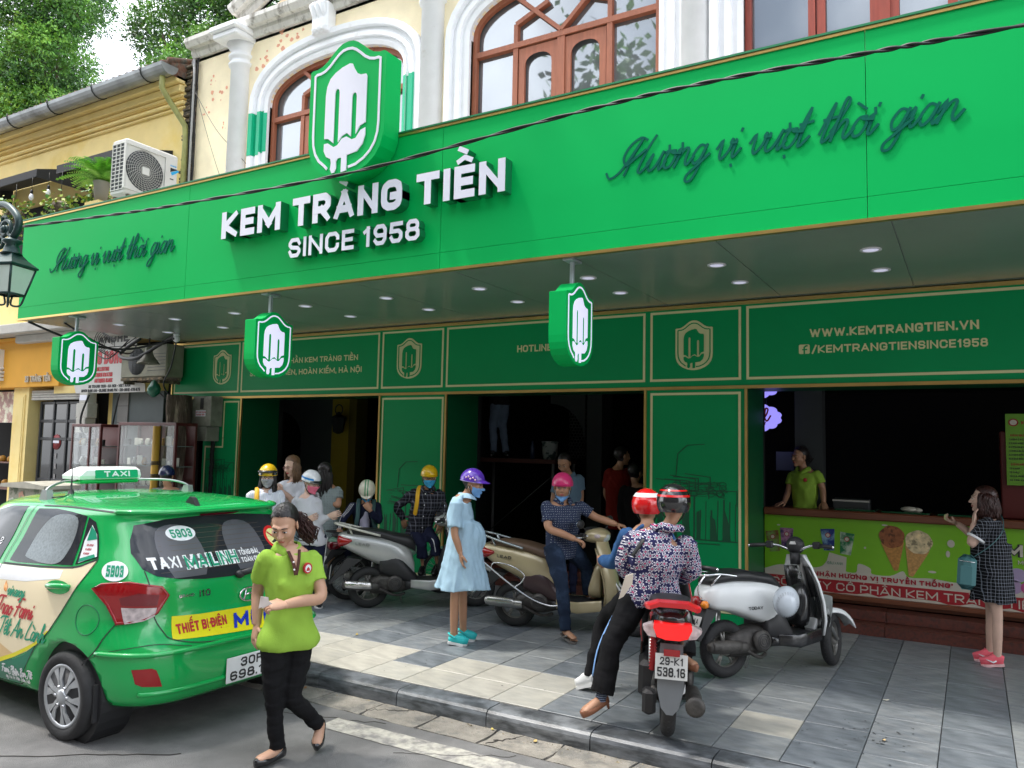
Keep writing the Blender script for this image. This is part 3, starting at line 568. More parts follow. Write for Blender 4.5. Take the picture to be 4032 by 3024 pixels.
m = MB(); m.box(CX0+.02, YS+.05, 4.9, CX1, 3.8, 4.92); m.build('canopy_roof', M_gryroof, can, WC)
M_soff = mat('grey_soffit', (.27, .32, .285), .25, .2, var=.1, nscale=.8)
xs_ = [CX0]+[-10.71+1.28*i for i in range(11)]+[CX1]
for i in range(len(xs_)-1):
 m = MB(); m.box(xs_[i]+.004, YS+.03, ZS0, xs_[i+1]-.004, 3.79, ZS0+.012); m.build('soffit_panel', M_soff, can, WC)
m = MB(); m.box(CX0, YS+.03, ZS0+.013, CX1, 3.79, ZS0+.02); m.build('soffit_backing', mat('seam_grey', (.35, .37, .36), .6), can, WC)
M_ring = mat('downlight_ring', (.75, .75, .78), .3); M_diff = mat('downlight_diffuser', (.62, .62, .8), .3, emis=.5); M_hlit = mat('backlit_white_acrylic', (.74, .74, .95), .35, var=.01, emis=.42)
dl = None
for i in range(10):
 for j, y in enumerate((2.05, 2.87)):
  x = -.69-1.28*i+(.0 if i < 7 else .06)
  if x < -11.6: continue
  if dl is None:
   dl = thing('downlight', '', 'ceiling light', (x, y, ZS0)); m = MB(); m.lathe([(.085, .0), (.085, -.006), (.065, -.008), (.062, -.002)], 20, cap=False); m.build('ring', M_ring, dl); m = MB(); m.lathe([(.063, -.003), (.0005, -.003)], 20); m.build('diffuser', M_diff, dl); o = dl
  else: o = copy_tree(dl); o.location = (x, y, ZS0)
  num = ['first', 'second', 'third', 'fourth', 'fifth', 'sixth', 'seventh', 'eighth', 'ninth', 'tenth'][i]
  tag(o, 'round white recessed downlight, %s row of the canopy soffit, %s pair from the right' % (('outer', 'inner')[j], num), 'ceiling light', 'downlights in the grey canopy soffit')
def on_sign(off): return lambda a, b, d: (a, YS-off-d, b)
def letters(s, h, x0, y0, width, th, d1, name, mats, script=False, group=None, d0=0, rise=0.):
 text(None, s, h, on_sign(0), th, d0, d1, x0=x0, y0=y0, width=width, side_mi=1, mi=0, script=script, rise=rise, objs=lambda i, ch, mm: mm.build(name, mats, can, WC))
letters('KEM', .315, -7.47, 4.335, .96, .25, .12, 'letter', [M_wht, M_sidegr]); letters('TRÀNG', .315, -6.33, 4.335, 1.51, .25, .12, 'letter', [M_wht, M_sidegr]); letters('TIỀN', .315, -4.65, 4.335, 1.02, .25, .12, 'letter', [M_wht, M_sidegr])
letters('SINCE 1958', .215, -6.40, 4.005, 1.79, .20, .09, 'letter', [M_wht, M_sidegr])
letters('Hương vị vượt thời gian', .30, -2.55, 4.335, 2.48, .068, .011, 'script_letter', [M_cut, M_cut], True, rise=.0002, d0=.008)
letters('Hương vị vượt thời gian', .30, -11.05, 4.335, 2.52, .068, .011, 'script_letter', [M_cut, M_cut], True, rise=.0002, d0=.008)
big = thing('shield_sign', 'large green shield sign with white ice lolly rising above the canopy edge', 'sign', (-5.49, YS-.26, 5.44));
logo(lambda a, b, d: (-5.49+a, YS-.01-d, 5.44+b*1.065), 1.03, 0, .24, 'shield_box', big, (-5.49, YS-.26, 5.44), [M_green, M_green, M_wht])
m = MB(); m.box(-5.8, YS-.02+.001, 5.2, -5.2, YS+.3, 5.3); m.build('bracket', M_sidegr, big, (-5.49, YS-.26, 5.44))
M_pole = mat('pale_bracket_metal', (.45, .5, .55), .4, .4)
labs = ['small double sided shield sign hanging from the left end of the canopy', 'small shield sign hanging in the middle, before the company address', 'small shield sign hanging at the right, next to the HOTLINE lettering']
for i, x in enumerate((-10.70, -6.90, -3.07)):
 hs = thing('hanging_sign', labs[i], 'sign', (x, 1.32, ZS0), group='shield signs hanging under the canopy')
 Wp, zc = .55, -.59; t = .085
 f1 = lambda a, b, d: (d, -a*-1.0, zc+b*1.03)
 m = MB(); m.prism([(a*Wp, b*Wp) for a, b in SHIELD], f1, -t, t); m.build('shield_box', M_green, hs)
 for sgn in (1, -1):
  f2 = lambda a, b, d: (sgn*(t+d), a, zc+b*1.03)
  g = lambda a, b, d: f2(a*Wp, b*Wp, d)
  m = MB(); ribbon(m, OUT_R, .026, g, .0005, .004, square=False); ribbon(m, OUT_L, .026, g, .0005, .0045, square=False); m.build('outline', M_hlit, hs)
  m = MB(); m.prism(POP_U, g, .0005, .006); m.prism(POP_L, g, .0005, .006); m.build('ice_lolly', M_hlit, hs)
 m = MB(); m.bbox(-.018, -.018, -.235, .018, .018, -.01, .004); m.bbox(-.05, -.1, -.022, .05, .1, -.002, .003); m.build('hanger', M_pole, hs)
# ================================================================== THE YELLOW BUILDING NEXT DOOR
M_yel = mat('yellow_plaster', 'f7de98', .85, var=.06, nscale=3, bump=.08, bscale=30, col2='efd078', c2pos=(.5, .7), c2scale=1)
M_yel2 = mat('orange_plaster', 'e8a93c', .8, var=.05, nscale=3)
M_moss = mat('mossy_brick', (.10, .085, .06), .95, var=.5, nscale=14, bump=.6, bscale=40, col2=(.28, .2, .13), c2pos=(.5, .6), c2scale=9)
M_zinc = mat('zinc_gutter', (.34, .36, .37), .42, .55, var=.3, nscale=2.5, col2=(.18, .18, .17), c2pos=(.5, .7), c2scale=2)
M_blk = mat('black_canvas', (.018, .019, .022), .7, var=.15)
M_pipeg = mat('olive_pipe', (.30, .30, .10), .6, var=.3, nscale=6)
M_cable = mat('black_cable', (.012, .013, .014), .5)
M_gry = mat('pale_concrete', (.52, .50, .46), .85, var=.12, nscale=4, bump=.1, bscale=30, col2=(.3, .29, .27), c2pos=(.55, .7), c2scale=2)
WY = (-15, 4, 0)
yb = thing('yellow_building', 'yellow plastered building with zinc gutter to the left of the green shop front', 'building', WY)
YY = 3.8
m = MB(); m.box(-30, YY, 3.9, -12.0, 12, 8.5, 0); m.box(-30, YY-.06, 8.10, -12.0, YY, 8.50, 0)
for z0_, z1, d in ((7.92, 7.97, .05), (7.99, 8.06, .09), (8.12, 8.17, .11), (8.19, 8.32, .16), (8.34, 8.46, .24)): m.bbox(-30, YY-d, z0_, -12.0, YY+.01, z1, .015)
m.build('upper_wall', M_yel, yb, WY)
m = MB(); m.box(-12.02, YY+.02, 5, -11.74, 4.6, 8.75);
for i in range(40): m.bbox(-12.03+random.uniform(-.03, .05), YY-.02-random.uniform(0, .05), 6.3+i*.06, -11.76+random.uniform(-.04, .02), YY+.1, 6.345+i*.06, .01)
tag(m.build('exposed_brick_edge', M_moss, yb, WY), kind='stuff')
m = MB()
prof = [(3.36+.17*math.cos(a), 8.52+.17*math.sin(a)) for a in np.linspace(math.pi, 2*math.pi, 10)]; prof += [(3.36+.155*math.cos(a), 8.52+.155*math.sin(a)) for a in np.linspace(2*math.pi, math.pi, 10)]
m.loft([[(x, y, z+.0*x) for y, z in prof] for x in (-30, -11.92)], smooth=False); m.prism([(3.36+.168*math.cos(a), 8.52+.168*math.sin(a)) for a in np.linspace(math.pi, 2*math.pi, 10)], lambda a, b_, d: (d, a, b_), -11.93, -11.91)
m.build('gutter', M_zinc, yb, WY)
for i in range(9):
 m = MB(); x = -12.5-i*1.45; m.tube([(x, 3.36+.18*math.cos(a), 8.52+.18*math.sin(a)) for a in np.linspace(math.pi*.9, 2.2*math.pi, 10)], .010, 5); m.build('gutter_strap', M_cable, yb, WY)
m = MB(); m.tube([(-12.1, 3.36, 8.40), (-12.1, 3.36, 8.15), (-12.06, 3.5, 7.95), (-11.90, 3.72, 7.55), (-11.87, 3.72, 7.3), (-11.87, 3.72, 4.4)], .05, 10); m.build('downpipe', M_pipeg, yb, WY)
m = MB(); m.tube([(-11.78, 3.78, 8.5), (-11.79, 3.72, 8.7), (-11.72, 3.7, 8.72), (-11.70, 3.7, 8.4), (-11.72, 3.73, 4.4)], .02, 7)
m.build('grey_conduit', mat('grey_conduit', (.4, .4, .4), .5), yb, WY)
m = MB()
for k in range(6):
 x = -11.76+k*.022; m.tube([(x+random.uniform(-.03, .03), 3.74+random.uniform(-.03, .01), z) for z in np.linspace(8.75, 5.1, 14)], .009, 5)
tag(m.build('cable_bundle', M_cable, yb, WY), kind='stuff')
m = MB()
for pts in ([(-11.7, 3.7, 8.3), (-11.4, 3.68, 7.6), (-11.1, 3.7, 6.9), (-10.9, 3.75, 6.4)], [(-11.65, 3.7, 8.1), (-11.0, 3.66, 7.3), (-10.5, 3.72, 6.8), (-10.2, 3.75, 6.5)]): m.tube(catmull(pts, 5), .005, 4)
m.build('loose_wire', M_cable, yb, WY)
M_tile = mat('clay_roof_tile', (.16, .075, .045), .9, var=.4, nscale=20, bump=.5, bscale=20, col2=(.09, .09, .075), c2pos=(.45, .6), c2scale=6)
m = MB(); m.add([(-30, 3.45, 8.62), (-12.0, 3.45, 8.62), (-12.0, 9, 10.6), (-30, 9, 10.6)], [(0, 1, 2, 3)]); m.add([(-12.0, 3.45, 8.62), (-12.0, 9, 10.6), (-12.0, 9, 8.4), (-12.0, 3.45, 8.4)], [(0, 1, 2, 3)])
for i in range(70): x = -12.05-i*.2; m.tube([(x, 3.42, 8.66), (x, 9, 10.64)], .06, 6)
tag(m.build('roof', M_tile, yb, WY), kind='stuff')
m = MB(); m.box(-30, 3.6, 3.0, -15.08, YY+.3, 3.93, 0); m.box(-30, 3.55, 3.93, -15.3, 3.9, 4.0, 0); m.build('orange_fascia', M_yel2, yb, WY)
m = MB(); m.bbox(-30, 3.25, 4.02, -12.2, 3.9, 4.22, .02); m.bbox(-16.45, 3.45, 3.86, -12.3, 3.8, 4.02, .02); m.build('ledge', M_gry, yb, WY)
m = MB()
for x0, x1 in ((-16.82, -16.27), (-24.5, -23.7), (-30, -29)): m = MB(); m.box(x0, 3.7, .1, x1, 4.2, 3.0); m.box(x0+.1, 3.68, .3, x1-.1, 3.7, 2.85); m.box(x0+.14, 3.67, .34, x1-.14, 3.69, 2.8); m.build('yellow_pier', M_yel, yb, WY)
m = MB()
m.box(-15.4, 3.7, 2.86, -12.2, 3.9, 3.0); m.box(-14.0, 3.95, .1, -13.7, 4.2, 3.0)
m.build('shop_lintel', M_yel, yb, WY)
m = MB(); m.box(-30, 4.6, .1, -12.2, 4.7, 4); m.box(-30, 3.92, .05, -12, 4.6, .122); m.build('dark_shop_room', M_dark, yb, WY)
m = MB()
for i in range(4): m.bbox(-16.22, 3.72, 2.74+i*.05, -14.2, 3.80, 2.785+i*.05, .01)
m.build('shutter_box', M_gry, yb, WY)
M_dor = mat('charcoal_door_frame', (.030, .031, .036), .45)
M_dgl = mat('dark_door_glass', (.02, .024, .028), .05, spec=.8)
gd = thing('folding_glass_door', 'charcoal framed folding glass doors below the street number 33 lettering', 'door', (-15.1, 3.85, .12)); WD = (-15.1, 3.85, .12)
m = MB()
for i in range(5): m.bbox(-16.1+i*.46, 3.84, .12, -16.04+i*.46, 3.90, 2.72, .01)
for z in (.12, 1.15, 1.95, 2.30, 2.66): m.bbox(-16.1, 3.85, z, -14.2, 3.89, z+.06, .01)
m.build('door_frame', M_dor, gd, WD)
for i in range(4): m = MB(); m.box(-16.04+i*.46, 3.865, .18, -15.64+i*.46, 3.875, 2.66); m.build('pane', M_dgl, gd, WD)
m = MB(); m.lathe([(.15, 0), (.15, .004), (.001, .004)], 20, (-15.47, 3.855, 1.92), 'y'); m.build('no_entry_disc', mat('faded_red_disc', (.30, .03, .035), .5), gd, WD)
m = MB(); m.box(-15.57, 3.845, 1.90, -15.37, 3.85, 1.95); m.build('disc_bar', M_wht, gd, WD)
m = MB()
for i in range(5): m.box(-15.49, 3.853, .8+i*.2, -15.44, 3.858, .9+i*.2)
m.build('striped_pole_print', mat('pale_print', (.3, .28, .28), .5), gd, WD)
M_brass = mat('raised_beige_letters', (.55, .48, .38), .5)
m = MB(); text(m, '33  TRÀNG  TIỀN', .12, on_y(3.6), .16, .0, .03, x0=-16.22, y0=3.09, width=.88); m.build('street_lettering', M_brass, yb, WY)
m = MB(); text(m, 'N', .36, on_y(3.6), .3, .0, .12, x0=-17.42, y0=3.42); m.build('shop_letter', M_white, yb, WY)
m = MB(); text(m, 'é', .2, on_y(3.6), .26, .0, .10, x0=-17.2, y0=3.14); m.build('shop_letter', M_white, yb, WY)
m = MB(); m.box(-19.5, 3.95, 2.3, -16.85, 3.98, 2.95); m.build('menu_picture', mat('pink_menu_print', (.55, .30, .25), .5, var=.5, nscale=6, col2=(.7, .65, .5), c2pos=(.5, .55), c2scale=6), yb, WY)
m = MB(); m.box(-19.5, 4.0, .9, -16.85, 4.5, .95); m.box(-19.5, 4.0, 1.45, -16.85, 4.5, 1.48); m.build('display_shelf', M_woodc, yb, WY)
M_gds = mat('orange_goods', (.45, .22, .03), .6, var=.4, nscale=15)
m = MB()
for i in range(16): m.ellip((-19.3+i*.16, 4.1, 1.03+.5*(i % 2)), (.08, .08, .08), 8, 5)
tag(m.build('wrapped_goods', M_gds, yb, WY), kind='stuff')
m = MB(); m.box(-13.62, 3.78, .1, -12.15, 3.85, 2.86, 0); m.box(-13.42, 3.76, .1, -13.12, 3.80, 2.86, 1); m.build('tiled_shop_wall', [mat('grey_shop_wall', (.09, .11, .11), .6), mat('grey_tile_pier', (.20, .19, .18), .6)], yb, WY)
m = MB()
for i in range(9): m.box(-13.42, 3.755, .2+i*.3, -13.12, 3.762, .206+i*.3)
m.build('tile_joint', M_dark, yb, WY)
def awning(x0, x1, z, label, y0=2.75):
 t = thing('awning', label, 'awning', ((x0+x1)/2, 3.3, z), group='black awnings of the yellow building'); Wl = ((x0+x1)/2, 3.3, z); m = MB()
 m.add([(x0, y0, z), (x1, y0, z), (x1, 3.79, z+.32), (x0, 3.79, z+.32), (x0, y0, z-.15), (x1, y0, z-.15), (x1, 3.79, z-.15), (x0, 3.79, z-.15)], [(0, 1, 2, 3), (0, 4, 5, 1), (1, 5, 6, 2), (0, 3, 7, 4)]); m.build('canvas', M_blk, t, Wl)
 m = MB(); m.tube([(x0, y0+.01, z-.14), (x1, y0+.01, z-.14)], .012, 6); [m.tube([(x, y0+.01, z-.14), (x, 3.78, z-.10)], .012, 6) for x in (x0+.02, x1-.02)]; m.build('frame', M_cable, t, Wl)
awning(-16.4-1.2, -14.75, 6.93, 'long black canvas awning over the string of bulbs, left one'); awning(-14.1, -12.3, 6.88, 'short black canvas awning behind the fern and the air conditioner')
m = MB(); m.box(-17.5, 3.775, 5.2, -14.9, 3.79, 6.75); m.box(-14.0, 3.775, 5.2, -12.7, 3.79, 6.7); m.build('upper_window', M_dark, yb, WY)
M_ac = mat('air_conditioner_white', (.66, .65, .61), .45, var=.06, nscale=3); M_acd = mat('fan_shadow', (.05, .055, .06), .6); M_wire = mat('fan_guard_wire', (.55, .54, .5), .4)
M_old = mat('old_air_conditioner', (.24, .23, .17), .6, var=.25, nscale=5)
def aircon(label, x0, x1, y0, z0_, z1, body, guard, fx=.36, dep=.34, fr=.40, turned=None):
 t = thing('air_conditioner', label, 'air conditioner', (x0, y0, z0_)); Wl = (x0, y0, z0_); w, h = x1-x0, z1-z0_
 if turned: t.location = turned; t.rotation_euler = (0, 0, math.pi/2)
 m = MB(); m.bbox(x0, y0, z0_, x1, y0+dep, z1, .02); m.build('casing', body, t, Wl)
 cx, cz, r = x0+w*fx, z0_+h*.5, h*fr
 m = MB(); m.lathe([(r, 0), (r, -.004), (.001, -.004)], 28, (cx, y0, cz), 'y'); m.build('fan_opening', M_acd, t, Wl)
 m = MB();
 if body is M_ac:
  for k in range(9): q = r*(k+1.5)/10; m.tube([(cx+q*math.cos(a), y0-.022, cz+q*math.sin(a)) for a in np.linspace(0, 2*math.pi, 29)[:-1]], .003, 4, loop=True)
  for k in range(30): a0 = 2*math.pi*k/30; m.tube([(cx+q*math.cos(a0+s*.5), y0-.024, cz+q*math.sin(a0+s*.5)) for s, q in ((0, r*.15), (.5, r*.45), (1, r*.75), (1.25, r*1.02))], .0028, 4)
  m.build('fan_guard', guard, t, Wl); m = MB(); m.bbox(cx-.06, y0-.032, cz-.06, cx+.06, y0-.012, cz+.06, .008); m.build('guard_hub', body, t, Wl)
  m = MB(); e = r*1.08; ribbon(m, [(cx-e, cz-e), (cx+e, cz-e), (cx+e, cz+e), (cx-e, cz+e), (cx-e, cz-e)], .018, on_y(y0), 0, .026); m.build('guard_frame', body, t, Wl)
  m = MB(); lx = cx+e+.09; m.prism([(lx, z0_+h*.74), (lx+.13, z0_+h*.74), (lx, z0_+h*.66)], on_y(y0), 0, .003); m.build('dark_emblem', M_cable, t, Wl)
  m = MB(); m.prism([(lx+.01, z0_+h*.655), (lx+.13, z0_+h*.735), (lx+.15, z0_+h*.71), (lx+.03, z0_+h*.6)], on_y(y0), 0, .004); text(m, 'DAIKIN', .022, on_y(y0), .2, 0, .003, x0=lx, y0=z0_+h*.77); m.build('brand_print', mat('sky_blue_print', (.02, .38, .72), .4), t, Wl)
  m = MB(); m.box(lx, y0-.003, z0_+h*.52, lx+.06, y0, z0_+h*.54); m.box(lx+.02, y0-.012, z0_+h*.33, lx+.12, y0, z0_+h*.38); m.build('handle_recess', M_acd, t, Wl)
 else:
  for k in range(14): q = -r+2*r*(k+.5)/14; L = math.sqrt(max(0, r*r-q*q)); m.tube([(cx-L, y0-.01, cz+q), (cx+L, y0-.01, cz+q)], .003, 4)
  for q in (-.4, 0, .4): m.tube([(cx+q*r, y0-.012, cz-r*.92), (cx+q*r, y0-.012, cz+r*.92)], .004, 4)
  m.build('fan_guard', M_acd, t, Wl); m = MB()
  for k in range(6): m.box(cx+r+.07, y0-.004, z0_+h*(.2+.1*k), x1-.03, y0, z0_+h*(.215+.1*k))
  m.build('vent_slot', M_acd, t, Wl)
 m = MB(); m.box(x0-.003, y0+.03, z0_+.06, x0, y0+dep-.03, z1-.06); m.build('side_opening', M_acd, t, Wl)
 m = MB()
 for k in range(13): z = z0_+.07+(h-.14)*k/12; m.box(x0-.012, y0+.03, z-.005, x0-.002, y0+dep-.03, z+.005)
 for k in range(4): y = y0+.03+(dep-.06)*k/3; m.box(x0-.014, y-.005, z0_+.06, x0-.003, y+.005, z1-.06)
 m.build('side_grille', body, t, Wl)
 m = MB(); m.box(x0+.05, y0-.02, z0_-.05, x1-.05, y0+.03, z0_-.001); m.box(x0+.05, y0+dep-.04, z0_-.05, x1-.05, y0+dep, z0_-.001)
 if z0_ > 5: [m.box(x, y0, 4.92, x+.04, y0+.04, z0_-.05) for x in (x0+.1, x1-.2)]; [m.box(x, y0+dep-.05, 4.92, x+.04, y0+dep-.01, z0_-.05) for x in (x0+.1, x1-.2)]
 else: [m.box(x, y0, z0_-.10, x+.04, 3.8, z0_-.051) for x in (x0+.1, x1-.2)]
 m.build('stand', M_moss, t, Wl)
aircon('white air conditioner unit with round fan guard standing above the canopy beside the fern', -10.50, -9.64, 1.75, 5.545, 6.37, M_ac, M_wire, fx=.36, fr=.37, turned=(-10.49, 1.75, 5.545))
aircon('old grimy air conditioner unit on the wall left of the dark green fascia', -12.85, -11.60, 3.4, 3.06, 3.62, M_old, M_acd, fx=.36, fr=.42)
M_ban = mat('white_banner', (.62, .60, .58), .6, var=.06, nscale=2); M_red = mat('red_print', (.50, .02, .03), .5); M_bk = mat('black_print', (.02, .02, .022), .5)
bn = thing('shop_banner', 'crumpled white banner with red lettering about antique clocks, 33 Tràng Tiền', 'banner', (-13.4, 3.6, 2.8)); WB = (-13.4, 3.6, 2.8)
m = MB(); m.prism([(-14.55, 3.0), (-14.47, 2.84), (-12.4, 2.83), (-12.43, 2.98), (-13.05, 3.02), (-13.08, 3.66), (-13.9, 3.66), (-14.6, 3.62)], on_y(3.6), 0, .012); m.build('sheet', M_ban, bn, WB)
m = MB(); m.prism([(-14.6, 3.68), (-12.75, 3.68), (-12.8, 3.93), (-14.6, 3.98)], on_y(3.62), 0, .012); m.build('upper_sheet', M_ban, bn, WB)
f = on_y(3.6)
m = MB(); text(m, 'QUANG DONG', .24, f, .26, .013, .017, x0=-13.07, y0=3.36, align='r', width=1.38); text(m, 'COLLECTION', .075, f, .26, .013, .017, x0=-13.68, y0=3.235, align='c', width=.40); text(m, 'ANTIQUES SWATCH', .075, f, .26, .013, .017, x0=-13.68, y0=3.13, align='c', width=.62); text(m, 'ANTIQUES CLOCK', .075, f, .26, .013, .017, x0=-13.63, y0=3.025, align='c', width=.55); m.build('red_lettering', M_red, bn, WB)
m = MB(); text(m, '33 TRANG TIEN - HA NOI - VIET NAM', .055, f, .26, .013, .017, x0=-13.45, y0=2.93, align='c', width=1.25); text(m, 'OPEN 8:00 AM - CLOSE 18:00 PM - DD: 0915 478 675', .055, f, .26, .013, .017, x0=-13.42, y0=2.853, align='c', width=1.75); text(m, 'ANGHE', .16, on_y(3.62), .26, .013, .017, x0=-13.9, y0=3.75, width=.9); m.build('black_lettering', M_bk, bn, WB)
t = thing('wall_lamp', 'old cone shaped metal lamp shade hanging beside the dark green fascia', 'lamp', (-11.72, 3.15, 3.25)); m = MB(); m.lathe([(.045, .30), (.06, .26), (.06, .18), (.09, .12), (.17, .02), (.18, 0), (.165, .0), (.08, .11), (.04, .16)], 18, cap=False); m.build('lamp_shade', mat('dusty_tin', (.22, .21, .17), .5, .3, var=.3, nscale=10), t); m = MB(); m.ellip((0, 0, .07), (.035, .035, .06), 10, 6); m.build('bulb', M_ring, t); m = MB(); m.tube([(0, 0, .29), (0, 0, .43)], .012, 6); m.build('stem', M_cable, t)
t = thing('security_camera', 'white dome security camera under the left end of the canopy', 'camera', (-12.0, 2.4, 3.69)); t.location = (-10.9, 3.05, 3.692)
m = MB(); m.lathe([(.05, -.001), (.05, -.02), (.045, -.03)], 14); m.build('mount', M_ring, t); m = MB(); m.ellip((0, 0, -.075), (.055, .055, .06), 14, 8); m.build('camera_ball', M_ring, t); m = MB(); m.lathe([(.02, 0), (.02, -.02), (.001, -.021)], 10, (0, -.048, -.085), 'y'); m.build('lens', M_cable, t)
m = MB(); m.v = []; rnd = random.Random(2)
rr = []
for z, r in ((.15, .012), (.12, .05), (.06, .10), (0, .13), (-.07, .12), (-.12, .06), (-.14, .02)):
 rr.append([(r*math.cos(a)*rnd.uniform(.8, 1.15), r*.8*math.sin(a)*rnd.uniform(.8, 1.15), z) for a in np.linspace(0, 2*math.pi, 13)[:-1]])
m.loft(rr, smooth=True); o = m.build('plastic_bag', mat('dark_green_plastic', (.01, .12, .07), .3)); o.location = (-11.75, 3.3, 2.85); tag(o, 'dark green plastic bag tied to the cables under the old air conditioner', 'bag')
m = MB()
for pts, r in (([(-11.9, 1.3, 3.69), (-11.8, 1.9, 3.5), (-11.6, 2.6, 3.42), (-11.0, 3.05, 3.6)], .018), ([(-12.2, 3.3, 3.72), (-12.6, 3.2, 3.45), (-12.0, 3.1, 3.35), (-11.3, 3.1, 3.58), (-10.9, 3.06, 3.68)], .03), ([(-11.5, 1.6, 3.69), (-11.55, 2.2, 3.45), (-11.9, 2.9, 3.4), (-12.3, 3.3, 3.6)], .014), ([(-10.9, 3.06, 3.62), (-11.2, 3.2, 3.2), (-11.5, 3.3, 2.9), (-11.4, 3.5, 2.6)], .012), ([(-13.9, 3.5, 2.8), (-13.95, 3.4, 2.3), (-13.6, 3.4, 1.9), (-13.3, 3.6, 1.95)], .02), ([(-13.0, 3.5, 2.8), (-13.05, 3.45, 2.3), (-13.2, 3.5, 1.9)], .016),
 ([(-12.5, 3.3, 3.72), (-13.0, 3.25, 3.4), (-13.6, 3.3, 3.6), (-14.0, 3.4, 3.8)], .012), ([(-12.4, 3.35, 3.75), (-12.9, 3.3, 3.55), (-13.4, 3.3, 3.7)], .01), ([(-11.95, 3.4, 2.95), (-11.8, 3.5, 2.75), (-11.5, 3.55, 2.6)], .01)):
 m.tube(catmull(pts, 6), r, 6)
for k in range(7): m.tube([(-12.9-.05*k+.15*math.cos(a), 3.2, 3.6+.17*math.sin(a)+.02*k) for a in np.linspace(0, 5.5, 14)], .007, 4)
tag(m.build('tangled_cables', M_cable, world=(-12, 3, 3.4)), 'tangle of black cables sagging under the left end of the canopy', 'cable', kind='stuff')
M_mah = mat('mahogany', (.085, .018, .018), .35, var=.2, nscale=8, streak=(4, 4, .6)); M_shelf = mat('case_glass_shelf', (.16, .2, .19), .1)
M_cglass = mat('case_glass', (.9, .95, .95), .02, trans=.96); M_silv = mat('silver_metal', (.6, .6, .58), .3, .8); M_ivory = mat('clock_face', (.72, .70, .62), .5)
def showcase(label, x0, x1, y0, y1, z1, seed, split):
 t = thing('display_case', label, 'display case', ((x0+x1)/2, y0, .12), group='glazed cases on the pavement'); Wl = ((x0+x1)/2, y0, .12); r = random.Random(seed)
 m = MB(); q = .045
 for x in (x0, split-q/2, x1-q): m.bbox(x, y0, .12, x+q, y0+q, z1, .006)
 for x in (x0, x1-q): m.bbox(x, y1-q, .12, x+q, y1, z1, .006)
 for z in (.12, .42, z1-.05): m.bbox(x0, y0-.002, z, x1, y0+.043, z+.05, .006); m.bbox(x1-.043, y0, z, x1+.002, y1, z+.05, .006); m.bbox(x0-.002, y0, z, x0+.043, y1, z+.05, .006)
 m.box(x0+.01, y0+.01, .16, x1-.01, y1-.01, .42); m.box(x0+.01, y1-.02, .42, x1-.01, y1-.005, z1-.02); m.build('case_frame', M_mah, t, Wl)
 zs = np.linspace(.62, z1-.38, 5)
 for z in zs: m = MB(); m.box(x0+.03, y0+.04, z, x1-.03, y1-.03, z+.012); m.build('shelf', M_shelf, t, Wl)
 for z in zs:
  x = x0+.1
  while x < x1-.1:
   k = r.random(); m = MB(); s = r.uniform(.035, .07); y = y0+r.uniform(.1, .16)
   if k < .35: m.lathe([(s, 0), (s, -.03), (s*.85, -.032), (.001, -.03)], 12, (x, y, z+.014+s), 'y'); m.build('clock', M_ivory, t, Wl)
   elif k < .6: m.bbox(x-s, y, z+.013, x+s, y+.05, z+.013+s*2, .004); m.build('camera', M_cable, t, Wl);
   elif k < .8: m.bbox(x-s, y, z+.013, x+s, y+.02, z+.013+s*2.2, .004); m.build('framed_picture', M_ivory, t, Wl)
   else: m.lathe([(s*.6, 0), (s, .04), (s*.5, .1), (s*.55, .12)], 10, (x, y+.03, z+.013)); m.build('vase', M_silv if r.random() < .5 else M_gds, t, Wl)
   x += r.uniform(.12, .2)
 m = MB(); m.box(x0+.02, y0+.012, .47, x1-.02, y0+.016, z1-.05); m.build('glass_front', M_cglass, t, Wl)
showcase('narrow mahogany glass case, left of the two on the pavement', -13.53, -12.68, 3.0, 3.45, 2.25, 3, -13.0); showcase('wide mahogany glass case full of clocks and cameras beside the tree', -12.2, -10.72, 3.0, 3.4, 2.28, 8, -11.13)
M_box = mat('grey_meter_box', (.24, .235, .20), .6, .1, var=.2, nscale=7, col2=(.16, .15, .13), c2pos=(.5, .65), c2scale=4)
t = thing('electricity_box', 'weathered grey electricity meter box mounted on the leftmost green pillar', 'meter box', (-10.87, 3.6, 2.0)); Wl = (-10.87, 3.6, 2.0)
m = MB(); m.bbox(-11.08, 3.55, 2.24, -10.62, 3.79, 2.73, .01); m.build('upper_cabinet', M_box, t, Wl); m = MB(); m.bbox(-11.07, 3.53, 2.0, -10.68, 3.79, 2.235, .01); m.build('lower_cabinet', M_box, t, Wl)
m = MB(); m.box(-10.88, 3.546, 2.52, -10.80, 3.549, 2.70); m.box(-11.03, 3.526, 2.04, -10.95, 3.529, 2.18); m.build('meter_window', M_cable, t, Wl)
m = MB(); m.box(-10.98, 3.545, 2.4, -10.74, 3.548, 2.50); m.build('sticker', M_wht, t, Wl); m = MB(); text(m, 'CTY CP PHẦN', .025, on_y(3.545), .2, .003, .004, x0=-10.97, y0=2.455); text(m, 'THANG TIẾN', .025, on_y(3.545), .2, .003, .004, x0=-10.97, y0=2.415); m.build('sticker_print', M_red, t, Wl)
m = MB(); m.tube([(-10.72, 3.7, 2.0)]+[(-10.72+.008*math.sin(i), 3.7, 2.0-i*.047) for i in range(1, 40)], [.03+.006*(i % 2) for i in range(40)], 8); m.build('conduit', M_dark, t, Wl)
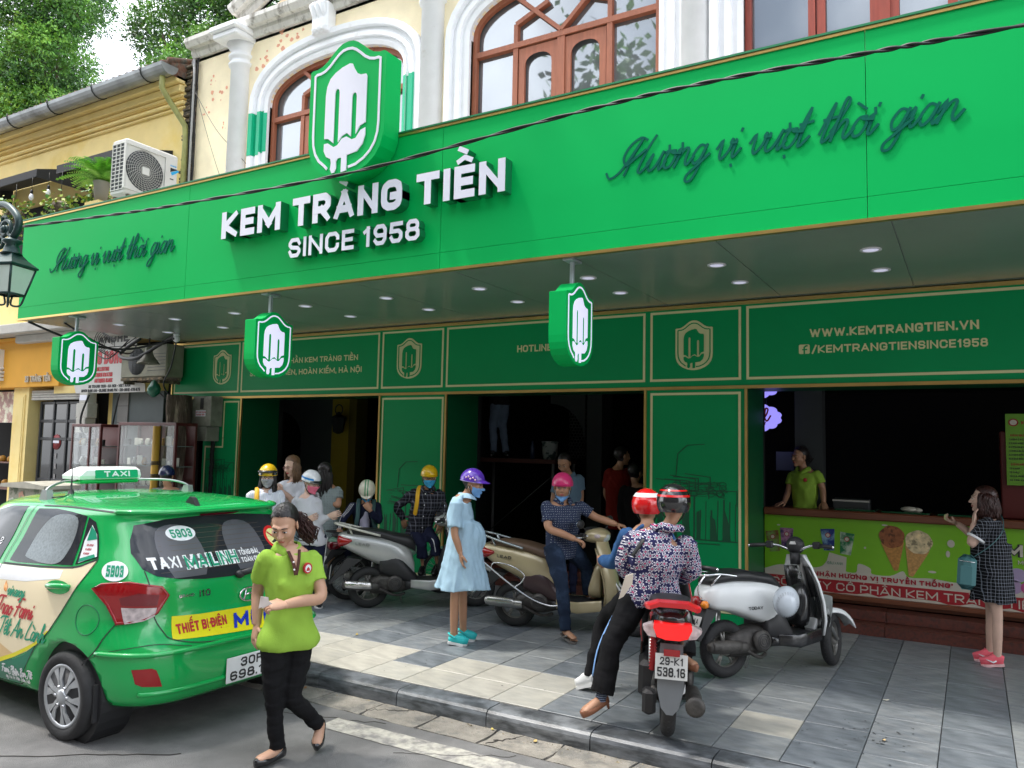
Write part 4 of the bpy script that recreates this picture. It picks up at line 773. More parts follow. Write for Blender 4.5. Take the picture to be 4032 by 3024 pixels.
t = thing('utility_box', 'pale grey meter cabinet hung between the glass doors and the clock shop', 'meter box', (-14.1, 3.6, 2.1)); m = MB(); m.bbox(-.17, -.1, .0, .12, .1, .28, .01); m.bbox(-.2, -.09, .28, .16, .1, .55, .01); m.bbox(-.14, -.08, .55, .12, .1, .75, .01); m.build('cabinet', M_gry, t); m = MB(); m.box(-.02, -.105, .05, .06, -.1, .15); m.build('meter_window', M_cable, t); m = MB(); m.box(-.12, -.085, .6, .1, -.08, .7); m.build('sticker', M_wht, t)
t = thing('painted_cabinet', 'low street cabinet painted with flowers, seen over the taxi roof at the left edge', 'cabinet', (-11.75, 1.6, .12)); M_cabp = mat('painted_cabinet_paint', (.38, .36, .28), .6, var=.3, nscale=5, col2=(.10, .13, .07), c2pos=(.52, .6), c2scale=5)
m = MB(); m.bbox(-.55, -.2, 0, .42, .2, 1.15, .01); m.build('cabinet_body', M_cabp, t); m = MB(); m.prism([(-.66, 1.15), (.5, 1.15), (.48, 1.2), (-.05, 1.245), (-.64, 1.2)], lambda a, b_, d: (a, d, b_), -.27, .27); m.build('lid', mat('concrete_lid', (.42, .40, .34), .9, var=.2), t)
for x, z, c in ((.15, .98, (.75, .65, .02)), (-.2, 1.02, (.65, .35, .25)), (-.45, .92, (.6, .58, .52)), (-.02, .85, (.6, .5, .4))):
 m = MB(); [m.prism([(x+.05*math.cos(2*math.pi*k/5)+.035*math.cos(a), z+.05*math.sin(2*math.pi*k/5)+.035*math.sin(a)) for a in np.linspace(0, 6.28, 8)[:-1]], on_y(-.2), 0, .002+.0004*k) for k in range(5)]; m.build('painted_flower', mat('flower_%d' % int(x*100), c, .6), t)
M_bark = mat('rough_bark', (.10, .075, .055), .95, var=.45, nscale=9, bump=1, bscale=25, streak=(3, 3, .5), col2=(.30, .25, .19), c2pos=(.50, .60), c2scale=3)
m = MB(); rings = []; rnd = random.Random(4)
for i in range(12):
 z = .1+i*.24; r = .24-.004*i+rnd.uniform(-.02, .02)+(.12 if i == 0 else 0); rings.append([(-11.22+.02*math.sin(i)+r*math.cos(a)*(1+.16*math.sin(5*a+i*.25)), 3.42+r*math.sin(a)*(1+.16*math.sin(4*a+i*.2)), z) for a in np.linspace(0, 2*math.pi, 25)[:-1]])
m.loft(rings, smooth=True); wt = (-11.22, 3.42, .12)
tt = thing('street_tree', 'gnarled street tree trunk between the clock case and the green pillar', 'tree', wt); m.build('trunk', M_bark, tt, wt)
t = thing('yellow_pipe', 'tall yellow pipe strapped upright against the street tree trunk', 'pipe', (-11.12, 2.95, .12)); m = MB(); m.tube([(0, 0, 0), (0, 0, 2.1)], .055, 12); m.build('tube', mat('yellow_pipe_paint', (.42, .24, .02), .6, var=.15), t)
for z in (.7, 1.3, 1.5): m = MB(); m.tube([(.06*math.cos(a), .06*math.sin(a), z+.02*k) for k in range(3) for a in np.linspace(0, 6.2, 10)], .008, 5); m.build('strap', M_cable, t)
def leaf_mat(name, c, c2):
 mm = mat(name, c, .5, var=.5, nscale=.9, col2=c2, c2pos=(.4, .62), c2scale=.5)
 b_ = mm.node_tree.nodes['Principled BSDF']; b_.inputs['Subsurface Weight'].default_value = 0
 return mm
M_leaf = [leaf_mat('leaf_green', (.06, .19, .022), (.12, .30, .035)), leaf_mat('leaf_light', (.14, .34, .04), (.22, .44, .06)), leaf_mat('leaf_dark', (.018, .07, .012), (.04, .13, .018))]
def crown(name, blobs, n, size, mats, parent, world, seed, dens=1.):
 """sprays of leaves along short twigs, spread through a crown volume"""
 r = np.random.RandomState(seed); V, F, MI = [], [], []; tot = sum(b_[3]**2 for b_ in blobs); k = 0
 for (bx, by, bz, br) in blobs:
  for s in range(int(n*br*br/tot)):
   d = r.normal(size=3); d /= np.linalg.norm(d); q = br*(.35+.65*r.rand()**.45); c = np.array([bx, by, bz])+d*q*np.array([1, 1, .82])+r.normal(size=3)*.08
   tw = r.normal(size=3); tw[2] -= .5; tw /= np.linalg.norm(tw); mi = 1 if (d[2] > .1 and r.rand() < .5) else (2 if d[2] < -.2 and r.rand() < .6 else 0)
   for j in range(9):
    p = c+tw*j*size*.5; side = np.cross(tw, r.normal(size=3)); side /= np.linalg.norm(side)+1e-6; l = size*r.uniform(.7, 1.2); dr = side+tw*.5; dr /= np.linalg.norm(dr); w_ = np.cross(dr, r.normal(size=3)); w_ /= np.linalg.norm(w_)+1e-6; w_ *= l*.22
    V += [p, p+dr*l*.5+w_, p+dr*l, p+dr*l*.5-w_]; F.append((k, k+1, k+2, k+3)); MI.append(mi); k += 4
 me = bpy.data.meshes.new(name); V = np.array(V)-np.array(world); me.vertices.add(len(V)); me.vertices.foreach_set('co', V.ravel()); me.loops.add(len(F)*4); me.loops.foreach_set('vertex_index', np.array(F).ravel()); me.polygons.add(len(F)); me.polygons.foreach_set('loop_start', np.arange(len(F))*4); me.polygons.foreach_set('loop_total', np.full(len(F), 4))
 for mm in mats: me.materials.append(mm)
 me.polygons.foreach_set('material_index', MI); me.update(); me.validate(); o = bpy.data.objects.new(name, me); COL.objects.link(o); o.parent = parent; return o
def tree(label, x, y, zb, blobs, n, size, seed, tr=.35):
 t = thing('leafy_tree', label, 'tree', (x, y, 0), group='trees behind the buildings'); m = MB(); wt = (x, y, 0)
 m.tube([(x, y, 0), (x+.2, y, zb*.5), (x+.1, y+.1, zb)], [tr, tr*.8, tr*.6], 10)
 for (bx, by, bz, br) in blobs: m.tube(catmull([(x+.1, y, zb*.8), ((x+bx)/2, (y+by)/2, (zb+bz)/2), (bx, by, bz)], 4), [tr*.45*(1-.1*i) for i in range(9)], 6)
 r = random.Random(seed)
 for k in range(26): bx, by, bz, br = r.choice(blobs); a = r.uniform(0, 6.28); m.tube([(bx, by, bz-br*.2), (bx+br*.5*math.cos(a), by+br*.5*math.sin(a), bz+br*.2), (bx+br*.9*math.cos(a), by+br*.9*math.sin(a), bz+r.uniform(-.4, .6)*br)], [.05, .03, .015], 5)
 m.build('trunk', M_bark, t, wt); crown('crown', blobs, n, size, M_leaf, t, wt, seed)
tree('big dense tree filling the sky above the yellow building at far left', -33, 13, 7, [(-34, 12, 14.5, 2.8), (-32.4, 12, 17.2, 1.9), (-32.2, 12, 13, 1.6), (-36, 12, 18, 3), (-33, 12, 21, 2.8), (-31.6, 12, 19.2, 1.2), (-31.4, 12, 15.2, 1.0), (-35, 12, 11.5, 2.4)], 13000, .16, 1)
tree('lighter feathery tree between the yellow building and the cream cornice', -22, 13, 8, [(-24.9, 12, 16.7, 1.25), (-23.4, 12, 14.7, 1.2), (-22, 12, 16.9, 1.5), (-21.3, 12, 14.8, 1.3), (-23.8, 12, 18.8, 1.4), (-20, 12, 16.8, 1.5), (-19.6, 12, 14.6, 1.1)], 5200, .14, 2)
t = thing('roadside_tree', 'leafy branch of a roadside tree overhead that dapples the pavement with shade', 'tree', (-9, -9, 0)); m = MB(); m.tube([(-9, -9, 0), (-8.8, -8.6, 6), (-7, -5, 8.6), (-4.6, -1, 9)], [.3, .24, .14, .06], 9); m.build('trunk', M_bark, t, (-9, -9, 0)); crown('crown', [(-4.9, -.6, 8.6, .8), (-5.9, -.4, 9.2, .8), (-7.6, -2.6, 8.8, 1.1), (-4.2, -1.0, 9.6, .5), (-9.4, -5, 9, 1.4)], 190, .3, M_leaf, t, (-9, -9, 0), 5)
def fern(name, label, cat, loc, n, L, seed, up=.8, pot=True, mats=None):
 t = thing(name, label, cat, loc); r = random.Random(seed); m = MB()
 for k in range(n):
  a = r.uniform(0, 6.28); l = L*r.uniform(.6, 1.1); el = r.uniform(.5, 1.5)*up; pts = []
  for j in range(9): s = j/8; pts.append(Vector((math.cos(a)*l*s*math.cos(el), math.sin(a)*l*s*math.cos(el), l*s*math.sin(el)-l*.5*s*s)))
  for j in range(8):
   p, q = pts[j], pts[j+1]; d = (q-p).normalized(); sd = d.cross(Vector((0, 0, 1))).normalized(); w = l*.13*(1-abs(j/8-.35))
   for sg in (1, -1):
    for kk in (0, .5): b0 = p.lerp(q, kk); m.add([b0, b0+sd*sg*w+d*w*.3+Vector((0, 0, -.1*w)), b0+(q-p)*.42], [(0, 1, 2)], mi=k % 2)
 m.build('fronds', mats or [mat('fern_green', (.16, .44, .05), .5, var=.3), mat('fern_light', (.32, .60, .10), .5, var=.3)], t)
 if pot: m = MB(); m.lathe([(.09, -.35), (.12, -.02), (.13, 0), (.11, 0), (.1, -.05)], 14); m.build('pot', mat('grey_pot', (.3, .28, .25), .8), t)
 return t
t = fern('fern', 'bushy potted fern standing on the canopy next to the white air conditioner', 'plant', (-11.95, 2.3, 6.1), 120, .80, 2)
m = MB(); m.box(-.18, -.15, -1.18, .18, .15, -.35); m.build('stand', M_yel, t)
def trailing(label, loc, seed, r0=.17):
 t = thing('hanging_plant', label, 'plant', loc, group='hanging planters above the canopy'); r = random.Random(seed); m = MB()
 for k in range(260):
  a, e = r.uniform(0, 6.28), r.uniform(-1, 1.3); q = r0*r.uniform(.7, 1.5); p = Vector((q*math.cos(a), q*math.sin(a), q*math.sin(e)-(r.random()**3)*.3)); s = r.uniform(.025, .05); u = Vector((r.uniform(-1, 1), r.uniform(-1, 1), r.uniform(-.6, .6))).normalized(); w = u.orthogonal().normalized()
  m.add([p-u*s, p+w*s*.7, p+u*s, p-w*s*.7], [(0, 1, 2, 3)], mi=k % 2)
 m.build('leaves', [mat('ivy_green', (.10, .26, .04), .5, var=.3), mat('ivy_yellow', (.38, .45, .07), .5, var=.2)], t)
 m = MB(); m.ellip((0, 0, -.02), (r0*.8, r0*.8, r0*.6), 12, 7); m.build('basket', M_bark, t)
 m = MB(); m.tube([(0, 0, .1), (0, 0, 6.74-loc[2])], .006, 4); m.build('hanging_wire', M_cable, t)
 m = MB(); [m.tube(catmull([(r0*.8*math.cos(a), r0*.8*math.sin(a), 0), (r0*1.2*math.cos(a), r0*1.2*math.sin(a), -.2), (r0*1.1*math.cos(a), r0*1.1*math.sin(a), -.42)], 4), .006, 4) for a in (.4, 2.2, 4.1, 5.2)]; m.build('trailing_stem', M_bark, t)
trailing('small hanging planter nearest the fern, above the canopy', (-12.75, 2.75, 6.16), 5); trailing('hanging planter with yellowish leaves behind the street lamp', (-13.9, 2.75, 6.1), 6, .2); trailing('dark leaved hanging planter at the left edge of the picture', (-15.4, 2.75, 6.15), 7, .22)
bl = None
for i, (x, z) in enumerate(((-14.85, 6.42), (-14.3, 6.42), (-12.98, 6.45))):
 if bl is None:
  bl = thing('hanging_bulb', '', 'light bulb', (x, 2.74, z)); m = MB(); m.lathe([(.001, -.075), (.03, -.06), (.042, -.02), (.035, .02), (.02, .05)], 12); m.build('bulb', M_ring, bl); m = MB(); m.lathe([(.022, .05), (.024, .11), (.01, .13)], 10); m.build('socket', M_cable, bl); m = MB(); m.tube([(0, 0, .12), (0, 0, .36)], .005, 4); m.build('cord', M_cable, bl); o = bl
 else: o = copy_tree(bl); o.location = (x, 2.74, z)
 tag(o, ['white light bulb at the left end of the black awning', 'white light bulb hanging over the yellowish planter', 'white light bulb under the short awning beside the fern'][i], 'light bulb', 'bulbs strung under the awnings')
M_iron = mat('dark_green_iron', (.018, .045, .045), .4, .3, var=.15); M_frost = mat('frosted_lamp_glass', (.62, .70, .66), .35, var=.12, nscale=3)
lp = thing('street_lamp', 'ornate dark green cast iron street lamp with a frosted glass lantern', 'street lamp', (-11.55, .3, .12));
WLp = (-11.55, .3, .12); lx, ly = -10.50, .3
m = MB(); m.lathe([(.2, 0), (.2, .3), (.12, .5), (.07, .8), (.06, 4.6), (.09, 4.7), (.05, 4.9)], 14, (-11.55, .3, .12)); m.build('post', M_iron, lp, WLp)
m = MB(); sp = [(-11.5, .3, 4.2), (-11.3, .3, 4.75), (-11.05, .3, 5.0), (-10.7, .3, 4.98), (-10.42, .3, 4.80), (-10.38, .3, 4.66), (-10.48, .3, 4.54)]
m.tube(catmull(sp, 6), .045, 8)
def spiral(cx, cz, r0, r1, a0, turns, t): m.tube([(cx+lerp(r0, r1, s)*math.cos(a0+s*turns*6.283), ly, cz+lerp(r0, r1, s)*math.sin(a0+s*turns*6.283)) for s in np.linspace(0, 1, 26)], t, 7)
spiral(-10.68, 4.66, .14, .03, -.6, 1.4, .026); spiral(-10.78, 4.52, .13, .02, 1.2, 1.5, .024); spiral(-10.74, 4.78, .10, .02, 3.2, 1.3, .02); m.ellip((-10.68, .27, 4.66), (.05, .03, .05), 8, 6)
m.tube(catmull([(-10.6, .3, 4.60), (-10.52, .3, 4.54), (lx, .3, 4.5)], 4), .03, 7); m.tube(catmull([(-11.4, .3, 4.45), (-11.0, .3, 4.6), (-10.85, .3, 4.45), (-11.1, .3, 4.38)], 5), .022, 6); m.build('scroll_arm', M_iron, lp, WLp)
m = MB(); m.lathe([(.03, .34), (.05, .30), (.11, .28), (.12, .25), (.07, .22), (.09, .17), (.10, .12), (.13, .1)], 14, (lx, ly, 4.22)); m.build('lantern_neck', M_iron, lp, WLp)
def sq(r, z, a=R(20)): return [(lx+r*math.cos(a+math.pi/4+math.pi/2*i), ly+r*math.sin(a+math.pi/4+math.pi/2*i), z) for i in range(4)]
m = MB(); m.loft([sq(.11, 4.33), sq(.19, 4.25), sq(.31, 4.17), sq(.31, 4.145), sq(.29, 4.145)]); m.build('lantern_roof', M_iron, lp, WLp)
T4, B4 = sq(.275, 4.14), sq(.175, 3.80)
for i in range(4):
 m = MB(); j = (i+1) % 4; ct = Vector((lx, ly, 3.95)); q = [Vector(T4[i]), Vector(T4[j]), Vector(B4[j]), Vector(B4[i])]; c_ = sum(q, Vector())/4; q = [p.lerp(c_, .03) for p in q]; m.add(q, [(0, 1, 2, 3)]); m.build('lantern_pane', M_frost, lp, WLp, recalc=False)
m = MB(); [m.tube([T4[i], B4[i]], .016, 6) for i in range(4)]; [m.tube([B4[i], B4[(i+1) % 4]], .016, 6) for i in range(4)]
for i in range(4): m.tube(catmull([B4[i], (lerp(B4[i][0], lx, .25), lerp(B4[i][1], ly, .25), 3.67), (lerp(B4[i][0], lx, .8), lerp(B4[i][1], ly, .8), 3.67), (lerp(B4[i][0], lx, .75), lerp(B4[i][1], ly, .75), 3.78)], 4), .013, 5)
m.build('lantern_frame', M_iron, lp, WLp)
t = thing('overhead_cable', 'twisted black overhead cable running across the green canopy sign', 'cable', (-5, .6, 4.6));
for ph in (0, math.pi):
 m = MB(); P = catmull([(-16, .6, 5.2), (-11.45, .6, 4.84), (-9, .6, 4.70), (-7.49, .6, 4.64), (-5.02, .6, 4.60), (-2.86, .6, 4.70), (-1.73, .6, 4.72), (-.56, .6, 4.68), (.4, .6, 4.64), (4, .6, 4.5)], 26)
 m.tube([(x, y+.009*math.cos(i*.55+ph), z+.009*math.sin(i*.55+ph)) for i, (x, y, z) in enumerate(P)], .010, 5); m.build('cable_strand', M_cable, t, (-5, .6, 4.6))
m = MB(); m.box(-40, -24, 0, 30, -20, 19, 0)
for i in range(22):
 for j in range(5): x = -38+i*3; m.box(x, -20.02, 2.2+j*3.3, x+1.5, -19.98, 4.4+j*3.3, 1); m.box(x-.4, -20.0, 1.9+j*3.3, x+2, -19.4, 2.1+j*3.3, 0)
o = m.build('opposite_building', [mat('opposite_facade', (.22, .2, .18), .9), M_dark], world=(-5, -22, 0)); tag(o, 'pale apartment block across the road, seen only in reflections', 'building')
m = MB(); m.box(-60, 3.9, 0, -30, 14, 9); o = m.build('distant_house', M_yel2, world=(-45, 4, 0)); tag(o, 'distant ochre house row beyond the yellow building', 'building')
CAR_T = [(0.2, -4.78, -8.25, 0.821, 4.6), (0.26, -4.64, -8.38, 0.898, 5.6), (0.36, -4.585, -8.43, 0.937, 5.6), (0.5, -4.57, -8.45, 0.951, 5.6), (0.62, -4.585, -8.44, 0.956, 5.6), (0.7, -4.64, -8.4, 0.956, 5.6), (0.8, -4.675, -8.3, 0.954, 5.2), (0.92, -4.69, -7.95, 0.945, 5.2), (1.02, -4.7, -7.7, 0.93, 5.2), (1.09, -4.72, -7.58, 0.904, 5.0), (1.16, -4.765, -7.47, 0.876, 5.0), (1.26, -4.845, -7.32, 0.834, 5.0), (1.36, -4.925, -7.17, 0.801, 5.0), (1.44, -4.985, -7.04, 0.774, 5.0), (1.485, -4.93, -6.96, 0.745, 4.4), (1.515, -4.97, -6.85, 0.688, 3.8), (1.54, -5.1, -6.72, 0.587, 3.2), (1.558, -5.28, -6.58, 0.477, 2.8), (1.57, -5.48, -6.42, 0.333, 2.5), (1.577, -5.72, -6.2, 0.133, 2.2)]
YC = -.848
def car_at(z):
 T = CAR_T; z = min(max(z, T[0][0]), T[-1][0])
 for i in range(len(T)-1):
  if z <= T[i+1][0]: break
 p0, p1, p2, p3 = T[max(i-1, 0)], T[i], T[i+1], T[min(i+2, len(T)-1)]; t = (z-p1[0])/(p2[0]-p1[0])
 out = []
 for k in range(1, 5):
  m1 = (p2[k]-p0[k])/max(p2[0]-p0[0], 1e-6); m2 = (p3[k]-p1[k])/max(p3[0]-p1[0], 1e-6); h = p2[0]-p1[0]
  out.append((2*t**3-3*t*t+1)*p1[k]+(t**3-2*t*t+t)*h*m1+(-2*t**3+3*t*t)*p2[k]+(t**3-t*t)*h*m2)
 return out
def side_y(x, z):
 xr, xf, w, n = car_at(z); xm = (xr+xf)/2; L = (xr-xm) if x > xm else (xm-xf); t = min(abs(x-xm)/L, .9995)
 if x < xm: n = 3.2
 return YC-w*(1-t**n)**(1/n)
def rear_x(y, z):
 xr, xf, w, n = car_at(z); xm = (xr+xf)/2; t = min(abs(y-YC)/w, .9995); return xm+(xr-xm)*(1-t**n)**(1/n)
# ================================================================== THE TAXI
M_tx = mat('taxi_green_paint', (.004, .40, .085), .22, var=.03, nscale=2, coat=.8); M_trub = mat('tyre_rubber', (.022, .022, .023), .75, var=.25, nscale=12, bump=.2, bscale=60)
M_cglz = mat('car_glass', (.025, .028, .034), .05, var=.2, nscale=1.5, spec=.5); M_alloy = mat('wheel_cover_silver', (.48, .50, .52), .32, .6, var=.08); M_plast = mat('black_plastic', (.02, .02, .022), .5, var=.1); M_chrome = mat('chrome', (.75, .76, .78), .12, 1.)
M_redl = mat('red_lamp_lens', (.30, .003, .006), .12, coat=.6); M_clearl = mat('clear_lamp_lens', (.50, .42, .42), .15, coat=.5, var=.4, nscale=30); M_dred = mat('dark_red_lens', (.16, .004, .01), .12, coat=.6)
M_tcream = mat('cream_film', 'f4e3bd', .3, var=.04, nscale=2, coat=.4); M_tyel = mat('yellow_film', (.80, .72, .01), .35); M_twht = mat('white_film', (.82, .83, .84), .35); M_blue = mat('blue_print', (.01, .04, .48), .35); M_tteal = mat('teal_print', (.0, .30, .16), .35); M_orange = mat('orange_print', (.65, .25, .03), .4); M_tdkg = mat('dark_green_film', (.0, .19, .10), .3)
taxi = thing('taxi', 'green and cream hatchback taxi with roof sign and company lettering, stopped at the kerb', 'taxi', (-6.5, YC, 0)); WT = (-6.5, YC, 0)
def decal(name, poly, fn, mt, off=.003, step=.045, parent=taxi, world=WT, mb=None, mi=None):
 """cuts a flat outline into a grid and lays it on the curved bodywork; fn(a, b, off) -> point"""
 bm = bmesh.new(); vs = [bm.verts.new((a, b, 0)) for a, b in poly]
 if len(vs) < 3: return
 bm.faces.new(vs); bmesh.ops.triangulate(bm, faces=bm.faces)
 A = [p[0] for p in poly]; B = [p[1] for p in poly]
 for lo, hi, nrm in ((min(A), max(A), (1, 0, 0)), (min(B), max(B), (0, 1, 0))):
  k = int((hi-lo)/step)
  for i in range(1, k+1): c = lo+(hi-lo)*i/(k+1); bmesh.ops.bisect_plane(bm, geom=bm.verts[:]+bm.edges[:]+bm.faces[:], plane_co=(c*nrm[0], c*nrm[1], 0), plane_no=nrm)
 bmesh.ops.join_triangles(bm, faces=bm.faces, angle_face_threshold=.1, angle_shape_threshold=3.1, cmp_seam=False, cmp_sharp=False, cmp_uvs=False, cmp_vcols=False, cmp_materials=False) if False else None
 bm.verts.index_update(); V = [fn(v.co.x, v.co.y, off) for v in bm.verts]; F = [[v.index for v in f.verts] for f in bm.faces]; bm.free()
 if mb is not None: mb.add(V, F, mi, True); return
 m = MB(); m.add(V, F, 0, True); return m.build(name, mt, parent, world, recalc=False)
def fside(x, z, d): return (x, side_y(x, z)-d, z)
def frear(y, z, d): return (rear_x(y, z)+d, y, z)
def per(s, z, d):                                    # s < 0 on the near side, measured round the corner
 xr, xf, w, n = car_at(z); xm = (xr+xf)/2; L = xr-xm; th = math.pi/2*(1-s); c, s_ = max(math.cos(th), 0), max(math.sin(th), 0)
 x = xm+(L+d)*c**(2/n); y = YC-(w+d)*s_**(2/n); return (x, y, z)
def snap_per(x, y, z):
 best = min(((per(s, z, 0)[0]-x)**2+(per(s, z, 0)[1]-y)**2, s) for s in np.linspace(0, 1, 400)); return best[1]
NT, NP = 54, 120
zs = []
for i in range(len(CAR_T)-1): zs += list(np.linspace(CAR_T[i][0], CAR_T[i+1][0], 5)[:-1])
zs.append(CAR_T[-1][0]); rings = []
for z in zs:
 xr, xf, w, n = car_at(z); xm = (xr+xf)/2; ring = []
 for j in range(NP):
  th = 2*math.pi*(j+.5)/NP; c, s = math.cos(th), math.sin(th); nn = n if c > 0 else 3.2; L = xr-xm if c > 0 else xm-xf
  ring.append((xm+L*math.copysign(abs(c)**(2/nn), c)-WT[0], w*math.copysign(abs(s)**(2/nn), s), z))
 rings.append(ring)
m = MB(); m.loft(rings, smooth=True); hull = m.build('hull_tmp', M_tx)
def boolean_cut(o, cutters):
 for c in cutters:
  md = o.modifiers.new('cut', 'BOOLEAN'); md.object = c; md.operation = 'DIFFERENCE'; md.solver = 'EXACT'
 bpy.context.view_layer.update(); me = bpy.data.meshes.new_from_object(o.evaluated_get(bpy.context.evaluated_depsgraph_get())); o.modifiers.clear()
 for c in cutters: bpy.data.objects.remove(c)
 return me
WX = [-5.27, -7.62]; cut = []
for x in WX:
 for sg in (-1, 1):
  m = MB(); m.lathe([(.352, -.32), (.352, .2)] if sg > 0 else [(.352, -.2), (.352, .32)], 48, (x-WT[0], sg*.95, .29), 'y', smooth=False); cut.append(m.build('cut', M_plast))
me = boolean_cut(hull, cut); bpy.data.objects.remove(hull)
body = link_mesh('body', me, taxi)
for p in me.polygons: p.use_smooth = True
m = MB(); m.box(-8.1, -1.5, .17, -4.95, -.25, .26); m.build('underbody', M_plast, taxi, WT)
for x in WX:
 for sg in (-1, 1):
  m = MB(); y0 = YC+sg*.88; m.lathe([(.346, 0), (.346, -sg*.24), (.001, -sg*.25)], 30, (x, y0, .29), 'y', smooth=False); m.build('wheel_well', M_plast, taxi, WT)
def wheel(x, sg):
 yo = YC+sg*.934; c = (x, 0, .287)
 m = MB(); P = [(.205, .0), (.215, .012), (.25, .02), (.275, .010), (.287, -.015), (.287, -.15), (.275, -.17), (.20, -.17)]; m.lathe([(r, sg*h) for r, h in P], 44, (x, yo, .287), 'y', cap=False)
 tread = [( .2885, -.03-.03*k) for k in range(5)]
 o = m.build('wheel', M_trub, taxi, WT)
 def sub(mm, nm, mt): q = mm.build(nm, mt, None, None); q.parent = o; q.data.transform(Matrix.Translation(-Vector(WT))); return q
 mm = MB()
 for k in range(44):
  a = 2*math.pi*k/44; u, v = math.cos(a), math.sin(a); u2, v2 = math.cos(a+.06), math.sin(a+.06)
  for y_, in ((-.03,), (-.11,)): mm.add([(x+.289*u, yo+sg*y_, .287+.289*v), (x+.289*u2, yo+sg*y_, .287+.289*v2), (x+.289*u2, yo+sg*(y_-.05), .287+.289*v2), (x+.289*u, yo+sg*(y_-.05), .287+.289*v)], [(0, 1, 2, 3)])
 sub(mm, 'tread', M_trub)
 mm = MB(); mm.lathe([(.207, sg*.002), (.20, -sg*.012), (.19, -sg*.10), (.05, -sg*.12), (.001, -sg*.12)], 40, (x, yo, .287), 'y'); sub(mm, 'rim_shadow', M_plast)
 mm = MB(); mm.lathe([(.210, sg*.0), (.205, sg*.012), (.185, sg*.004), (.183, -sg*.02)], 44, (x, yo, .287), 'y', cap=False); mm.lathe([(.05, -sg*.03), (.048, sg*.016), (.03, sg*.024), (.001, sg*.025)], 20, (x, yo, .287), 'y')
 for k in range(6):
  a = math.pi/2+2*math.pi*k/6+.3
  for br in (-1, 1):
   def pt(r, off, h): return (x+r*math.cos(a+off), yo+sg*h, .287+r*math.sin(a+off))
   A = [pt(.045, br*.05, .014), pt(.045, br*.62, .010), pt(.11, br*.22, .012), pt(.188, br*.36, .004), pt(.188, br*.06, .004), pt(.115, br*.03, .014)]
   B = [(p[0], p[1]-sg*.022, p[2]) for p in A]; n = 6; mm.add(A+B, [tuple(range(n))]+[(i, n+i, n+(i+1) % n, (i+1) % n) for i in range(n)])
 sub(mm, 'wheel_cover', M_alloy)
 mm = MB()
 for k in range(6): a = 2*math.pi*k/6; mm.lathe([(.009, sg*.005), (.009, sg*.02), (.001, sg*.021)], 8, (x+.066*math.cos(a), yo, .287+.066*math.sin(a)), 'y')
 sub(mm, 'wheel_nut', M_chrome)
for x in WX:
 for sg in (-1, 1): wheel(x, sg)
decal('side_window', [(-6.02, 1.475), (-6.10, 1.105), (-6.0, 1.10), (-5.35, 1.132), (-5.405, 1.455), (-5.6, 1.475), (-5.8, 1.485)], fside, M_cglz, .004)
decal('quarter_window', [(-5.325, 1.138), (-5.145, 1.195), (-5.235, 1.345), (-5.30, 1.42), (-5.385, 1.45)], fside, M_cglz, .004)
decal('front_side_window', [(-6.17, 1.485), (-6.235, 1.09), (-6.9, 1.09), (-7.15, 1.12), (-6.9, 1.33), (-6.62, 1.43), (-6.4, 1.475)], fside, M_cglz, .004)
for sg in (1,):
 fs2 = lambda x, z, d: (x, 2*YC-side_y(x, z)+d, z)
 decal('side_window', [(-6.02, 1.47), (-6.10, 1.105), (-5.36, 1.13), (-5.43, 1.43), (-5.8, 1.48)], fs2, M_cglz, .004); decal('front_side_window', [(-6.17, 1.48), (-6.235, 1.09), (-7.1, 1.1), (-6.9, 1.33), (-6.4, 1.475)], fs2, M_cglz, .004)
ss = fs = None
decal('sunshade', catmull([(-5.93, 1.16), (-5.90, 1.30), (-5.80, 1.42), (-5.66, 1.455), (-5.50, 1.44), (-5.45, 1.35), (-5.46, 1.2), (-5.52, 1.13), (-5.7, 1.12), (-5.9, 1.14), (-5.93, 1.16)], 3)[:-1], fside, mat('silver_sunshade', (.24, .27, .28), .3, .6, var=.25, nscale=60), .006)
decal('price_sticker', [(-5.30, 1.15), (-5.16, 1.2), (-5.245, 1.34), (-5.32, 1.40), (-5.335, 1.29)], fside, M_twht, .006)
mm = MB(); decal('', [(-5.31, 1.295), (-5.225, 1.31), (-5.26, 1.355), (-5.32, 1.395)], fside, None, .008, mb=mm); decal('', [(-5.30, 1.155), (-5.17, 1.195), (-5.19, 1.215), (-5.305, 1.18)], fside, None, .008, mb=mm); mm.build('sticker_band', M_tteal, taxi, WT, recalc=False)
mm = MB()
for z, s in ((1.262, '10.000'), (1.235, '11.600'), (1.208, '9.600')): text(mm, s, .014, lambda a, b_, d: fside(a, b_, .0085), .25, 0, 0, x0=-5.295+.006*(1.262-z)*10, y0=z)
mm.build('price_print', M_red, taxi, WT, recalc=False)
rw = [(-1.49, 1.405), (-1.54, 1.31), (-1.565, 1.23), (-1.55, 1.13), (-1.49, 1.085), (-1.36, 1.055), (-1.15, 1.03), (-.94, 1.022)]; rwin = rw+[(2*YC-y, z) for y, z in reversed(rw[:-1])]+[(-.6, 1.438), (-.94, 1.448), (-1.28, 1.438)]
decal('rear_window', rwin, frear, M_cglz, .004)
M_seat = mat('seat_behind_glass', (.10, .10, .115), .35, var=.3, nscale=2)
for y0 in (-1.26, -.72): decal('seat_back', catmull([(y0-.12, 1.06), (y0-.17, 1.2), (y0-.13, 1.36), (y0, 1.40), (y0+.13, 1.36), (y0+.17, 1.2), (y0+.12, 1.06)], 3), frear, M_seat, .0055)
mm = MB()
for k in range(9): decal('', [(-1.46+.01*k, 1.10+.033*k), (-.42-.01*k, 1.10+.033*k), (-.42-.01*k, 1.1022+.033*k), (-1.46+.01*k, 1.1022+.033*k)], frear, None, .0068, .1, mb=mm)
mm.build('heater_line', mat('heater_line', (.10, .07, .05), .5), taxi, WT, recalc=False)
